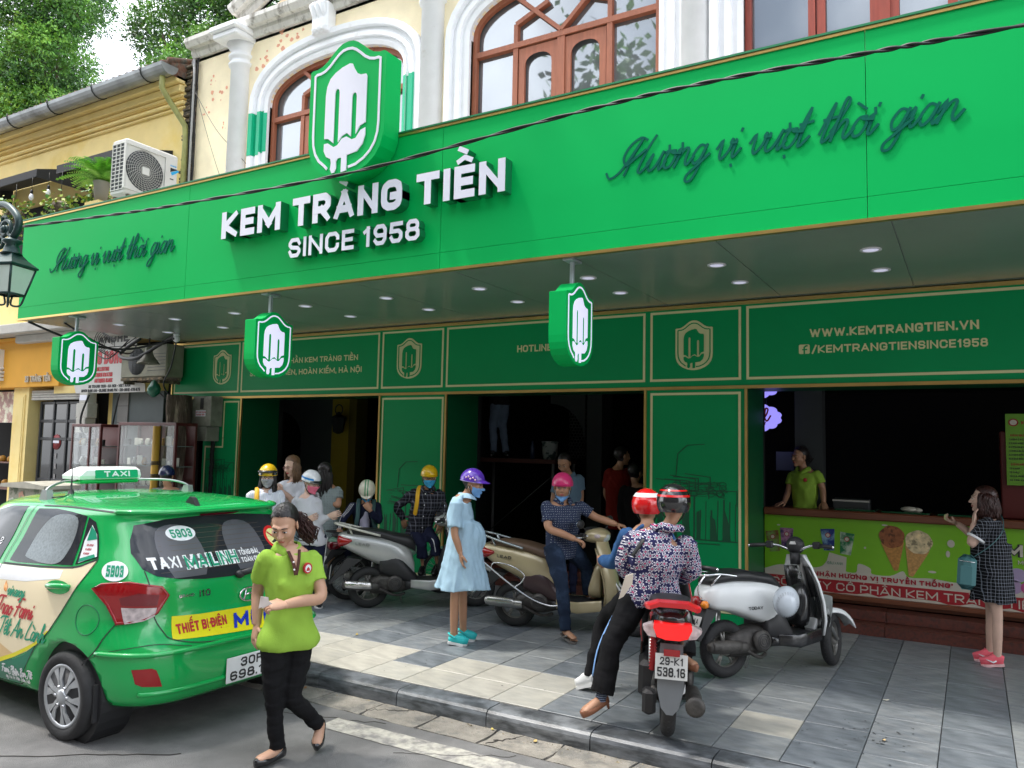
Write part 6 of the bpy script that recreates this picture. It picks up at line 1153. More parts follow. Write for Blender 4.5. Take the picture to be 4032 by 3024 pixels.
 if style != 'none':
  m = MB(); sloft(m, [(X(.42), .24, .33, .15), (X(.55), .235, .325, .17), (X(.80), .235, .325, .175), (X(.96), .25, .345, .165)], n=5, sub=2); m.build('floorboard', C.get('floor', M_plast), t)
  m = MB(); m.box(X(.50), -.15, .326, X(.95), .15, .336); m.build('floor_mat', M_plast, t)
  m = MB(); [m.loft([sring(x, zl, zh, .014, yc=s*wy) for x, zl, zh, wy in ((X(.48), .25, .34, .155), (X(.7), .22, .335, .182), (X(.95), .26, .37, .178))], smooth=True) for s in (1, -1)]; m.build('skirt', C.get('skirt', bp), t)
  m = MB(); shield = [(.30, .175, 1.0), (.42, .195, 1.02), (.58, .205, 1.00), (.74, .20, .955), (.88, .165, .91), (.98, .10, .885)]
  def rg(z, w, x, th, off): return [(X(x)+off+.09*(1-(abs(u))**2)+(.0), w*u, z) for u in np.linspace(-1, 1, 9)]+[(X(x)+off-th+.07*(1-(abs(u))**2), w*u*.97, z) for u in np.linspace(1, -1, 9)]
  m.loft([rg(z, w, x, .02, 0) for z, w, x in shield], smooth=True); m.build('leg_shield', C.get('shield', bp), t)
  m = MB(); m.loft([rg(z, w*.93, x, .012, -.028) for z, w, x in shield[:-1]], smooth=True); sloft(m, [(X(.80), .38, .50, .10), (X(.86), .36, .70, .12), (X(.92), .36, .74, .10)]); m.build('inner_shield', C.get('inner', M_plast), t)
  m = MB(); rf = R_+.035; m.loft([[(wb+rf*math.cos(a)*1.0, .065*u*(1 if abs(u) < 1 else .96), R_+rf*math.sin(a)-(.03 if abs(u) == 1 else 0)) for u in (-1, -.8, -.4, 0, .4, .8, 1)]+[(wb+(rf-.012)*math.cos(a), .065*u, R_+(rf-.012)*math.sin(a)-.03*abs(u)) for u in (1, 0, -1)] for a in np.linspace(R(25), R(165), 14)], smooth=True); f = m.build('front_mudguard', C.get('fender', bp), t)
  m = MB(); [m.tube([(wb-.0, s*.075, R_), (X(1.0)+.02, s*.06, .62)], .018, 8) for s in (1, -1)]; m.tube([(X(1.0), 0, .60), (X(.90), 0, .98)], .028, 8); m.build('fork', M_spoke, t)
 m = MB(); sloft(m, [(X(.02), .17, .33, .06), (X(.16), .16, .40, .11), (X(.36), .18, .42, .13), (X(.5), .22, .36, .08)]); m.bbox(X(.05), .05, .19, X(.42), .13, .36, .02); m.build('engine', M_engine, t)
 side = C.get('muffler_side', -1)
 m = MB(); yy = side*.145; m.lathe([(.088, 0), (.092, side*.02), (.08, side*.04), (.03, side*.045), (.001, side*.045)], 22, (X(.30), side*.13, .30), 'y'); m.build('fan_cover', M_engine, t)
 m = MB(); [m.lathe([(r, side*.046), (r+.004, side*.05), (r+.008, side*.046)], 20, (X(.30), side*.13, .30), 'y', cap=False) for r in (.02, .038, .056)]; m.build('fan_grille', M_plast, t)
 m = MB(); mz = .265; S = [(X(.12), mz-.04, mz+.04, .03), (X(.04), mz-.045, mz+.05, .042), (X(-.14), mz-.037, mz+.062, .046), (X(-.26), mz-.025, mz+.062, .040), (X(-.29), mz-.0, mz+.045, .018)]; sloft(m, S, n=2.4, yc=side*.155); m.build('muffler', C.get('muf', M_engine), t)
 m = MB(); sloft(m, [(x, zl+.012, zh+.008, hw) for x, zl, zh, hw in S[1:4]], n=2.4, yc=side*.164); m.build('heat_guard', C.get('guard', M_engine), t)
 m = MB(); m.tube(catmull([(X(.12), side*.14, .24), (X(.3), side*.10, .16), (X(.42), side*.04, .17)], 4), .016, 7); m.build('exhaust_pipe', M_engine, t)
 m = MB(); sloft(m, [(X(-.03), .19, .30, .028), (X(.15), .17, .34, .035), (X(.4), .2, .34, .03)], yc=-side*.10); m.build('swing_case', M_engine, t)
 m = MB(); m.tube([(X(.02), -side*.11, .25), (X(.06), -side*.12, .60)], .022, 8); m.build('shock_absorber', M_spoke, t)
 m = MB()
 if C.get('stand', True): m.tube(catmull([(X(.40), .06, .24), (X(.38), .14, .10), (X(.40), .20, .012)], 4), .010, 6)
 else: m.tube([(X(.42), .10, .20), (X(.25), .12, .14)], .010, 6)
 m.build('stand', M_spoke, t)
 hx, hz = X(.87), C.get('hz', 1.02); st = C.get('steer', 0)
 if style in ('lead', 'sport'):
  m = MB(); hr = [(-.12, -.05, .02, .10), (-.07, -.075, .055, .16), (.02, -.08, .075, .15), (.09, -.07, .055, .11), (.13, -.03, .02, .05)]; S = catmull(hr, 4); m.loft([[(p[0], p[1], p[2]) for p in sring(*s, n=2.3, k=18)] for s in S], smooth=True); q = m.build('handlebar_cowl', C.get('cowl', bp), t); q.location = (hx, 0, hz); q.rotation_euler = (0, 0, st)
  m = MB(); m.ellip((.085, 0, -.015), (.055, .085, .055), 16, 8); m.build('headlamp', M_headl, q)
  m = MB(); m.bbox(-.11, -.09, .03, -.02, .09, .075, .015); m.build('dial', M_plast, q)
  for s in (1, -1): m = MB(); m.ellip((.05, s*.10, .0), (.05, .04, .03), 12, 6); m.build('indicator', M_clearl, q)
 else:
  m = MB(); m.ellip((.03, 0, .06), (.075, .08, .08), 18, 10); q = m.build('headlamp_shell', M_plast, t); q.location = (hx, 0, hz); q.rotation_euler = (0, 0, st); m = MB(); m.ellip((.085, 0, .06), (.025, .062, .062), 16, 8); m.build('headlamp', M_headl, q)
  m = MB(); m.prism([(-.03, .075), (.03, .075), (.02, .10), (-.02, .10)], lambda a, b_, d: (-.046-d, a, b_), 0, .003); m.build('dial_print', M_plate, q)
  m = MB(); m.tube([(0, 0, 0), (-.0, 0, -.10)], .045, 10); m.build('steering_head', M_plast, q)
 bar_ends(t, (hx, 0, hz), C.get('spread', .33), C.get('rise', .0), .1, M_bk, mirrors=C.get('mirrors', None), mirror_m=C.get('mirror_m'), steer=st)
 return t
M_silver = mat('silver_scooter_paint', (.42, .43, .42), .3, .3, var=.1, nscale=5, coat=.4); M_beige = mat('champagne_scooter_paint', (.43, .36, .21), .28, .15, var=.05, nscale=3, coat=.6); M_wpaint = mat('white_scooter_paint', (.74, .76, .76), .3, var=.03, coat=.25); M_bpaint = mat('black_scooter_paint', (.015, .015, .016), .25, var=.1, coat=.5); M_mint = mat('mint_moped_paint', (.22, .42, .30), .3, var=.06, coat=.5); M_brown = mat('brown_seat_vinyl', (.11, .065, .04), .5, var=.1); M_purp = mat('aubergine_plastic', (.05, .028, .03), .35)
s1 = scooter('silver_scooter', 'silver scooter with black seat and dented muffler under the person in the plaid shirt', (-6.08, 2.23), (-5.12, 3.03), dict(paint=M_silver, rail=mat('pale_rail', (.55, .55, .48), .4, .2), muf=M_engine, guard=mat('dented_chrome', (.6, .58, .55), .18, .9, bump=.8, bscale=14), mirrors=.14, stand=True))
s2 = scooter('beige_scooter', 'champagne beige scooter with brown seat ridden by the man in the pink helmet', (-4.22, 2.42), (-3.02, 2.72), dict(paint=M_beige, seat=M_brown, rail=mat('satin_rail', (.42, .46, .48), .25, .8), cover=M_purp, muf=mat('satin_muffler', (.38, .38, .36), .25, .85, var=.15), guard=mat('satin_muffler', (.38, .38, .36), .25, .85), inner=M_beige, skirt=M_beige, mirrors=.10, steer=-.35, stand=False, hz=1.0, lean=.02))
t = s2
m = MB()
for s in (1, -1):
 m.tube(catmull([(-.36, s*.06, .78), (-.42, s*.12, .80), (-.38, s*.17, .74), (-.05, s*.185, .50), (.22, s*.19, .34), (.42, s*.185, .28), (.55, s*.18, .30)], 5), .010, 7); m.tube(catmull([(-.22, s*.18, .62), (-.18, s*.185, .68), (.0, s*.19, .66), (.14, s*.19, .58), (.12, s*.19, .50), (.04, s*.185, .44)], 5), .007, 6)
m.build('crash_bar', M_chrome, t)
for s in (s1, s2):
 dk = mat('lead_badge', (.25, .25, .25), .3, .8) if s is s1 else M_plast
 m = MB(); text(m, 'LEAD', .030, lambda a, b_, d: (a, -.168-d, b_-.35*a*.3), .2, 0, .004, x0=-.16, y0=.72, width=.16); m.build('badge_lettering', dk, s)
s3 = scooter('white_scooter', 'small white and black scooter with a round black headlamp parked before the counter', (-1.83, 1.80), (-1.10, 2.78), dict(paint=M_wpaint, style='retro', wb=1.18, r=.235, steer=.55, plate=('29-AA', '166.75'), shield=M_wpaint, inner=M_bpaint, fender=M_wpaint, floor=M_bpaint, skirt=M_bpaint, rise=.07, spread=.33, hz=1.0, lean=-.07, muf=M_engine))
m = MB(); m.loft([[(1.02+.10*(1-(abs(u))**2)+.012, w*u, z) for u in np.linspace(-1, 1, 9)] for z, w in ((.36, .14), (.5, .19), (.62, .20))], closed=False, cap=False, smooth=True); m.build('front_panel', M_wpaint, s3)
m = MB(); text(m, 'TODAY', .026, lambda a, b_, d: (a, -.172-d, b_), .18, 0, .003, x0=.14, y0=.56, width=.15); m.build('badge_lettering', M_bk, s3)
m = MB(); m.prism([(-.022, -.03), (.022, -.03), (.022, .03), (-.022, .03)], lambda a, b_, d: (.865-d, a, .80+b_), 0, .004); m.build('lock_plate', M_chrome, s3)
M_hw = mat('white_helmet_shell', (.62, .68, .74), .25, var=.03, coat=.5)
def helmet_geo(r=(.105, .13, .125), cut=-.25, k=28, rings=12):
 """open half shell, x right, -y forward, z up"""
 m = MB(); rr = []
 for i in range(rings+1):
  t_ = math.pi/2-(math.pi/2-math.asin(cut))*i/rings; rr.append([(r[0]*math.cos(t_)*math.cos(a), r[1]*math.cos(t_)*math.sin(a), r[2]*math.sin(t_)) for a in np.linspace(0, 2*math.pi, k+1)[:-1]])
 m.loft(rr, cap=False, smooth=True); inner = [[(x*.93, y*.93, z*.93) for x, y, z in q] for q in reversed(rr)]; m.loft([rr[-1], inner[0]], cap=False, smooth=True); m.loft(inner, cap=False, smooth=True); return m
hh = thing('parked_helmet', 'white helmet with a black checked band hanging from the white scooter seat', 'helmet', (-1.37, 1.98, .77), rot=(R(100), R(10), R(20))); helmet_geo().build('shell', M_hw, hh)
m = MB()
for j, tt_ in enumerate((.62, .70, .78)):
 for i in range(26): a = 2*math.pi*i/26; q = math.cos(tt_); m.add([(.1065*q*math.cos(a+u), .132*q*math.sin(a+u), .127*math.sin(tt_+v)) for u, v in ((0, 0), (.12, 0), (.12, .045), (0, .045))], [(0, 1, 2, 3)])
m.build('checked_band', M_bk, hh)
s4 = scooter('red_motorbike', 'red and black scooter seen from behind, plate 29-K1 538.16, carrying two riders', (-1.80, .26), (-2.24, 1.42), dict(paint=M_bpaint, style='sport', wb=1.25, r=.27, plate=('29-K1', '538.16'), shield=mat('red_scooter_paint', (.50, .012, .015), .25, coat=.6), fender=M_bpaint, stand=False, muffler_side=-1, hz=1.0, lean=.03))
m = MB(); m.lathe([(.062, 0), (.062, -.02), (.04, -.03), (.001, -.03)], 18, (-.335, -.155, .30), 'x'); m.build('muffler_end', M_engine, s4)
m = MB(); m.bbox(.0, .09, .22, .30, .20, .46, .03); m.bbox(-.10, .08, .14, .10, .17, .30, .02); m.build('air_box', M_plast, s4)
mp = thing('mint_moped', 'mint green moped with wire spoke wheels half hidden behind the silver scooter', 'moped', (-6.58, 2.45, .12), rot=(0, 0, math.atan2(1.05, .62)))
wheel2(mp, 0, .285, .07, 'wire', tyre_w=.034); wheel2(mp, 1.22, .285, .07, 'wire', tyre_w=.034)
m = MB(); sloft(m, [(-.26, .70, .73, .03), (-.2, .64, .76, .07), (0, .60, .76, .10), (.25, .55, .74, .11), (.45, .46, .66, .08), (.7, .44, .56, .05), (.95, .56, .72, .05)]); m.build('body', M_mint, mp)
m = MB(); sloft(m, [(-.2, .755, .80, .09), (.1, .755, .83, .125), (.35, .73, .80, .12), (.52, .68, .76, .07)]); m.build('seat', M_seat2, mp)
m = MB(); m.tube(catmull([(.05, .12, .80), (-.18, .11, .82), (-.3, 0, .83), (-.18, -.11, .82), (.05, -.12, .80)], 5), .010, 7); m.build('carrier', M_plast, mp)
m = MB(); sloft(m, [(-.27, .62, .70, .05), (-.22, .60, .725, .08), (-.14, .62, .72, .088)]); m.build('tail_lamp', M_dred, mp)
m = MB(); m.prism([(-.05, .60), (-.24, .62), (-.36, .44), (-.34, .42), (-.2, .53)], lambda a, b_, d: (a, d, b_), -.06, .06); m.build('mudguard', M_plast, mp); plate_text(mp, lambda a, b_, d: (-.36-d+.5*b_, -a, .42+b_), None, None, .17, .12)
m = MB(); sloft(m, [(.3, .2, .4, .08), (.5, .18, .42, .10), (.66, .24, .4, .06)]); m.build('engine', M_engine, mp)
m = MB(); rf = .31; [m.add([], []) for _ in ()]; m.loft([[(1.22+rf*math.cos(a), .05*u, .285+rf*math.sin(a)-.02*abs(u)) for u in (-1, -.5, 0, .5, 1)]+[(1.22+(rf-.01)*math.cos(a), .05*u, .285+(rf-.01)*math.sin(a)-.02) for u in (1, -1)] for a in np.linspace(.3, 2.6, 12)], smooth=True); m.build('front_mudguard', M_mint, mp)
m = MB(); m.tube([(1.22, .06, .285), (1.0, .05, .85)], .018, 7); m.tube([(1.22, -.06, .285), (1.0, -.05, .85)], .018, 7); m.build('fork', M_spoke, mp)
m = MB(); m.tube([(.0, .10, .285), (.05, .10, .62)], .02, 7); m.tube([(0, -.1, .285), (.5, -.1, .3)], .02, 7); m.build('swing_arm', M_spoke, mp)
bar_ends(mp, (.96, 0, .95), .3, .0, .1, M_bk, mirrors=.12)
# ================================================================== PEOPLE
def smin(a, b, k): h = np.clip(.5+.5*(b-a)/k, 0, 1); return b*(1-h)+a*h-k*h*(1-h)
def _ell(p, c, r): q = (p-np.array(c))/np.array(r); l = np.linalg.norm(q, axis=-1); return (l-1)*min(r)*1.0
def _sph(p, c, r): return np.linalg.norm(p-np.array(c), axis=-1)-r
def _cap(p, a, b, r0, r1): a, b = np.array(a), np.array(b); t = np.clip(((p-a)@(b-a))/((b-a)@(b-a)), 0, 1); return np.linalg.norm(p-(a+t[..., None]*(b-a)), axis=-1)-(r0+(r1-r0)*t)
def head_sdf(p):
 d = _ell(p, (0, .020, .032), (.074, .094, .086)); d = smin(d, _ell(p, (0, -.024, -.030), (.059, .066, .083)), .02); d = smin(d, _ell(p, (0, -.002, -.046), (.060, .058, .050)), .02)
 d = smin(d, _sph(p, (0, -.070, -.097), .019), .018); d = smin(d, _cap(p, (0, -.084, .010), (0, -.107, -.028), .007, .0115), .010)
 for s in (1, -1):
  d = smin(d, _sph(p, (s*.034, -.060, -.024), .027), .02); d = smin(d, _cap(p, (s*.010, -.083, .022), (s*.042, -.070, .024), .010, .009), .012); d = smin(d, _sph(p, (s*.011, -.096, -.032), .0085), .006)
  d = -smin(-d, _sph(p, (s*.030, -.103, .002), .017), .012); d = smin(d, _sph(p, (s*.030, -.0765, .001), .0135), .004)
 d = smin(d, _ell(p, (0, -.0885, -.056), (.023, .0085, .0055)), .004); d = smin(d, _ell(p, (0, -.087, -.0665), (.019, .009, .0065)), .004)
 return d
HN, HM = 72, 60; HC = np.array([0, .0, -.008])
_u = np.linspace(-math.pi, math.pi, HN+1)[:-1]; _lon = _u-.55*np.sin(_u); _lat = np.linspace(-math.pi/2+.03, math.pi/2-.03, HM)
_D = np.stack([np.outer(np.cos(_lat), np.sin(_lon)), -np.outer(np.cos(_lat), np.cos(_lon)), np.outer(np.sin(_lat), np.ones(HN))], -1)
_T = np.linspace(.04, .17, 66); _S = np.stack([head_sdf(HC+_D*t) for t in _T]); _t = np.full(_S.shape[1:], .1)
for i in range(len(_T)-1):
 m_ = (_S[i] < 0) & (_S[i+1] >= 0); _t[m_] = (_T[i]-_S[i]*(_T[i+1]-_T[i])/(_S[i+1]-_S[i]+1e-9))[m_]
HP = HC+_D*_t[..., None]                      # (HM, HN, 3): head surface, face towards -y
def head_frame(yaw, pitch=0., roll=0.): return Matrix.Rotation(R(yaw), 3, 'Z') @ Matrix.Rotation(R(pitch), 3, 'X') @ Matrix.Rotation(R(roll), 3, 'Y')
def head_part(mb, cond, scale, fr, hc, mi=0, noise_=0., s=1., off=(0, 0, 0), smooth=True, seed=0):
 r = np.random.RandomState(seed); P = (HP-HC)*scale+HC+np.array(off)
 if noise_: P = HC+(P-HC)*(1+noise_*r.normal(size=P.shape[:2]))[..., None]
 P = P*s; keep = cond(HP[..., 0], HP[..., 1], HP[..., 2]); idx = {}; V, F = [], []
 M = np.array(fr)
 for i in range(HM-1):
  for j in range(HN):
   q = [(i, j), (i, (j+1) % HN), (i+1, (j+1) % HN), (i+1, j)]
   if all(keep[a, b] for a, b in q):
    f = []
    for a, b in q:
     if (a, b) not in idx: idx[(a, b)] = len(V); V.append(tuple(M@P[a, b]+np.array(hc)))
     f.append(idx[(a, b)])
    F.append(f)
 mb.add(V, F, mi, smooth)
def xl(mb, pts, rad, lat, n=14, p=2., mi=None, cap=True):
 """body loft: centre points, (lateral, depth) radii and a lateral axis for each"""
 rings = []; m = len(pts)
 for i in range(m):
  c = np.array(pts[i], float); t = np.array(pts[min(i+1, m-1)], float)-np.array(pts[max(i-1, 0)], float); t /= np.linalg.norm(t)+1e-9
  L = np.array(lat[i] if isinstance(lat[0], (tuple, list, np.ndarray)) else lat, float); L = L-t*(L@t); L /= np.linalg.norm(L)+1e-9; Dp = np.cross(t, L); ra, rb = rad[i][:2]; sh = rad[i][2] if len(rad[i]) > 2 else 0
  rings.append([tuple(c+L*ra*math.copysign(abs(math.cos(a))**(2/p), math.cos(a))+Dp*(rb*math.copysign(abs(math.sin(a))**(2/p), math.sin(a))+sh)) for a in np.linspace(0, 2*math.pi, n+1)[:-1]])
 mb.loft(rings, smooth=True, cap=cap, mi=mi)
def dense(pts, rad, k=4):
 A = catmull([tuple(p)+tuple(r) for p, r in zip(pts, rad)], k); return [a[:3] for a in A], [a[3:] for a in A]
def limb(mb, pts, rs, k=5, n=12, flare=0):
 P, Q = dense(pts, [(r, r) for r in rs], k); t = np.array(P[-1])-np.array(P[0]); a = np.array([1, .2, 0.]) if abs(t[0]) < .8*np.linalg.norm(t) else np.array([0, 1., .3]); xl(mb, P, Q, tuple(a), n)
def remesh(mb, voxel, smooth_it=1):
 o = mb.build('tmp', M_bk, recalc=True); md = o.modifiers.new('r', 'REMESH'); md.mode = 'VOXEL'; md.voxel_size = voxel; md.use_smooth_shade = True
 if smooth_it: ms = o.modifiers.new('s', 'SMOOTH'); ms.iterations = smooth_it; ms.factor = .5
 bpy.context.view_layer.update(); me = bpy.data.meshes.new_from_object(o.evaluated_get(bpy.context.evaluated_depsgraph_get())); old = o.data; bpy.data.objects.remove(o); bpy.data.meshes.remove(old); return me
def mesh_to(mb, me, mi=0):
 n = len(me.vertices); co = np.empty(n*3); me.vertices.foreach_get('co', co); co = co.reshape(-1, 3); mb.add([tuple(v) for v in co], [list(p.vertices) for p in me.polygons], mi, True)
def wrinkle(me, amp, seed, fx=(22, 22, 9), more=1.):
 n = len(me.vertices); co = np.empty(n*3); me.vertices.foreach_get('co', co); co = co.reshape(-1, 3); nr = np.empty(n*3); me.vertex_normals.foreach_get('vector', nr); nr = nr.reshape(-1, 3); r = np.random.RandomState(seed); s = np.zeros(n)
 for k in range(4): w = r.normal(size=3)*np.array(fx)*.5; q = np.sin(co@w+r.uniform(0, 6.28)+2.2*np.sin(co@(w[[2, 0, 1]]*.5))); s += -.6*np.abs(q)**.5
 for k in range(9): w = r.normal(size=3)*np.array(fx)*(1+.6*(k % 3)); s += np.sin(co@w+r.uniform(0, 6.28)+1.7*np.sin(co@(w[[1, 2, 0]]*.35)+k))/(1+.5*(k % 3))
 co += nr*(s*amp/3)[:, None]; me.vertices.foreach_set('co', co.ravel()); me.update()
def hand(mb, w, d, nrm, side, curl=.5, s=1., mi=None, grip=False, spread=.12):
 """five separate fingers rooted in the palm; d wrist to knuckles, nrm the way the palm faces, side +1/-1 for the thumb"""
 w, d, nrm = [np.array(q, float) for q in (w, d, nrm)]; d /= np.linalg.norm(d); nrm = nrm-d*(nrm@d); nrm /= np.linalg.norm(nrm); lat = np.cross(d, nrm)*side
 P = [w-d*.02*s, w, w+d*.03*s, w+d*.06*s, w+d*.083*s, w+d*.092*s]; xl(mb, P, [(.024*s, .019*s), (.027*s, .018*s), (.036*s, .016*s), (.040*s, .015*s), (.038*s, .012*s), (.030*s, .008*s)], tuple(lat), 12, 2.4, mi)
 for i, (o_, L) in enumerate(((.030, .066), (.010, .075), (-.010, .070), (-.029, .055))):
  b = w+d*.078*s+lat*o_*s; dd = d+lat*o_*spread*8; dd /= np.linalg.norm(dd); pts = [b]; a = 0; cu = curl*(1.0+.08*i)
  for j, l in enumerate((.45, .32, .23)): a += cu*(.55, .9, .6)[j]; q = dd*math.cos(a)+nrm*math.sin(a); pts.append(pts[-1]+q*L*l*s)
  mb.tube([tuple(q) for q in pts], [.0088*s, .0085*s, .0075*s, .0058*s], 7, mi)
 b = w+d*.018*s+lat*.026*s; q1 = d*.55+lat*.75+nrm*.35; q1 /= np.linalg.norm(q1); q2 = d*.95+lat*.15+nrm*(.35+.5*curl); q2 /= np.linalg.norm(q2)
 mb.tube([tuple(b), tuple(b+q1*.034*s), tuple(b+q1*.034*s+q2*.028*s), tuple(b+q1*.034*s+q2*.050*s)], [.013*s, .0115*s, .010*s, .007*s], 8, mi)
def skin(name, c): return mat('skin_'+name, c, .5, var=.07, nscale=14)
SK1, SK2, SK3 = skin('warm', (.52, .30, .20)), skin('tan', (.42, .22, .13)), skin('pale', (.60, .40, .31))
M_hair = mat('black_hair', (.012, .009, .009), .42, var=.3, nscale=40); M_hairb = mat('brown_hair', (.06, .032, .018), .42, var=.35, nscale=30); M_hairr = mat('dark_auburn_hair', (.035, .010, .008), .4, var=.4, nscale=30); M_lip = mat('lip', (.42, .11, .10), .4); M_lip2 = mat('red_lipstick', (.50, .03, .05), .35)
M_eyew = mat('eye_white', (.62, .58, .55), .25); M_iris = mat('dark_iris', (.012, .008, .006), .1); M_pap = mat('folded_paper', (.68, .60, .56), .7)
def cloth(name, c, rough=.85, **k): return mat('cloth_'+name, c, rough, bump=.15, bscale=140, spec=.2, **{**dict(var=.08, nscale=7), **k})
def pattern_mat(name, kind, c1, c2, c3=None, scale=20., thr=.1):
 m = cloth(name, c1); nt = m.node_tree; b = nt.nodes['Principled BSDF']; L = nt.links.new; N = nt.nodes.new; tc = N('ShaderNodeTexCoord'); sep = N('ShaderNodeSeparateXYZ'); L(tc.outputs['Object'], sep.inputs[0])
 def math_(op, a, b_=None, c=None):
  n = N('ShaderNodeMath'); n.operation = op
  for i, v in enumerate((a, b_, c)):
   if v is None: continue
   if isinstance(v, (int, float)): n.inputs[i].default_value = v
   else: L(v, n.inputs[i])
  return n.outputs[0]
 def mix(f, a, b_): n = N('ShaderNodeMix'); n.data_type = 'RGBA'; L(f, n.inputs[0]); (L(a, n.inputs[6]) if not isinstance(a, tuple) else setattr(n.inputs[6], 'default_value', (*a, 1))); n.inputs[7].default_value = (*lin(b_), 1); return n.outputs[2]
 cmb = N('ShaderNodeCombineXYZ'); L(math_('ADD', sep.outputs[0], math_('MULTIPLY', sep.outputs[1], .6)), cmb.inputs[0]); L(sep.outputs[2], cmb.inputs[1])
 if kind in ('dots', 'flowers'):
  v = N('ShaderNodeTexVoronoi'); v.voronoi_dimensions = '2D'; v.inputs['Scale'].default_value = scale; v.inputs['Randomness'].default_value = .55 if kind == 'flowers' else .25; L(cmb.outputs[0], v.inputs['Vector'])
  if kind == 'dots': out = mix(math_('LESS_THAN', v.outputs['Distance'], thr), lin(c1), c2)
  else:
   sub = N('ShaderNodeVectorMath'); sub.operation = 'SUBTRACT'; L(cmb.outputs[0], sub.inputs[0]);
   L(v.outputs['Position'], sub.inputs[1]); s2 = N('ShaderNodeSeparateXYZ'); L(sub.outputs[0], s2.inputs[0]); sc = math_('MULTIPLY', s2.outputs[0], scale), math_('MULTIPLY', s2.outputs[1], scale)
   ang = math_('ARCTAN2', sc[0], sc[1]); r_ = math_('SQRT', math_('ADD', math_('MULTIPLY', sc[0], sc[0]), math_('MULTIPLY', sc[1], sc[1])))
   pet = math_('ADD', .32, math_('MULTIPLY', math_('COSINE', math_('MULTIPLY', ang, 6)), .15)); dif = math_('ABSOLUTE', math_('SUBTRACT', r_, pet)); wht = math_('LESS_THAN', dif, .075); out = mix(wht, lin(c1), c2); out = mix(math_('LESS_THAN', r_, .13), out, c3)
 elif kind == 'plaid':
  def st(a, s, w): f = math_('FRACT', math_('MULTIPLY', a, s)); return math_('LESS_THAN', f, w)
  X, Z = math_('ADD', sep.outputs[0], math_('MULTIPLY', sep.outputs[1], .7)), sep.outputs[2]; a, b2 = st(X, scale, thr), st(Z, scale, thr); out = mix(math_('MULTIPLY', math_('ADD', a, b2), .5), lin(c1), c2)
  if c3 is not None: out = mix(math_('MULTIPLY', math_('ADD', st(X, scale/2.02, thr*.5), st(Z, scale/2.02, thr*.5)), .5), out, c3)
 elif kind == 'vstripe': out = mix(math_('LESS_THAN', math_('FRACT', math_('MULTIPLY', math_('ADD', sep.outputs[0], sep.outputs[1]), scale)), thr), lin(c1), c2)
 L(out, b.inputs['Base Color']); return m
def lerp3(a, b, t): return tuple(a[i]+(b[i]-a[i])*t for i in range(3))
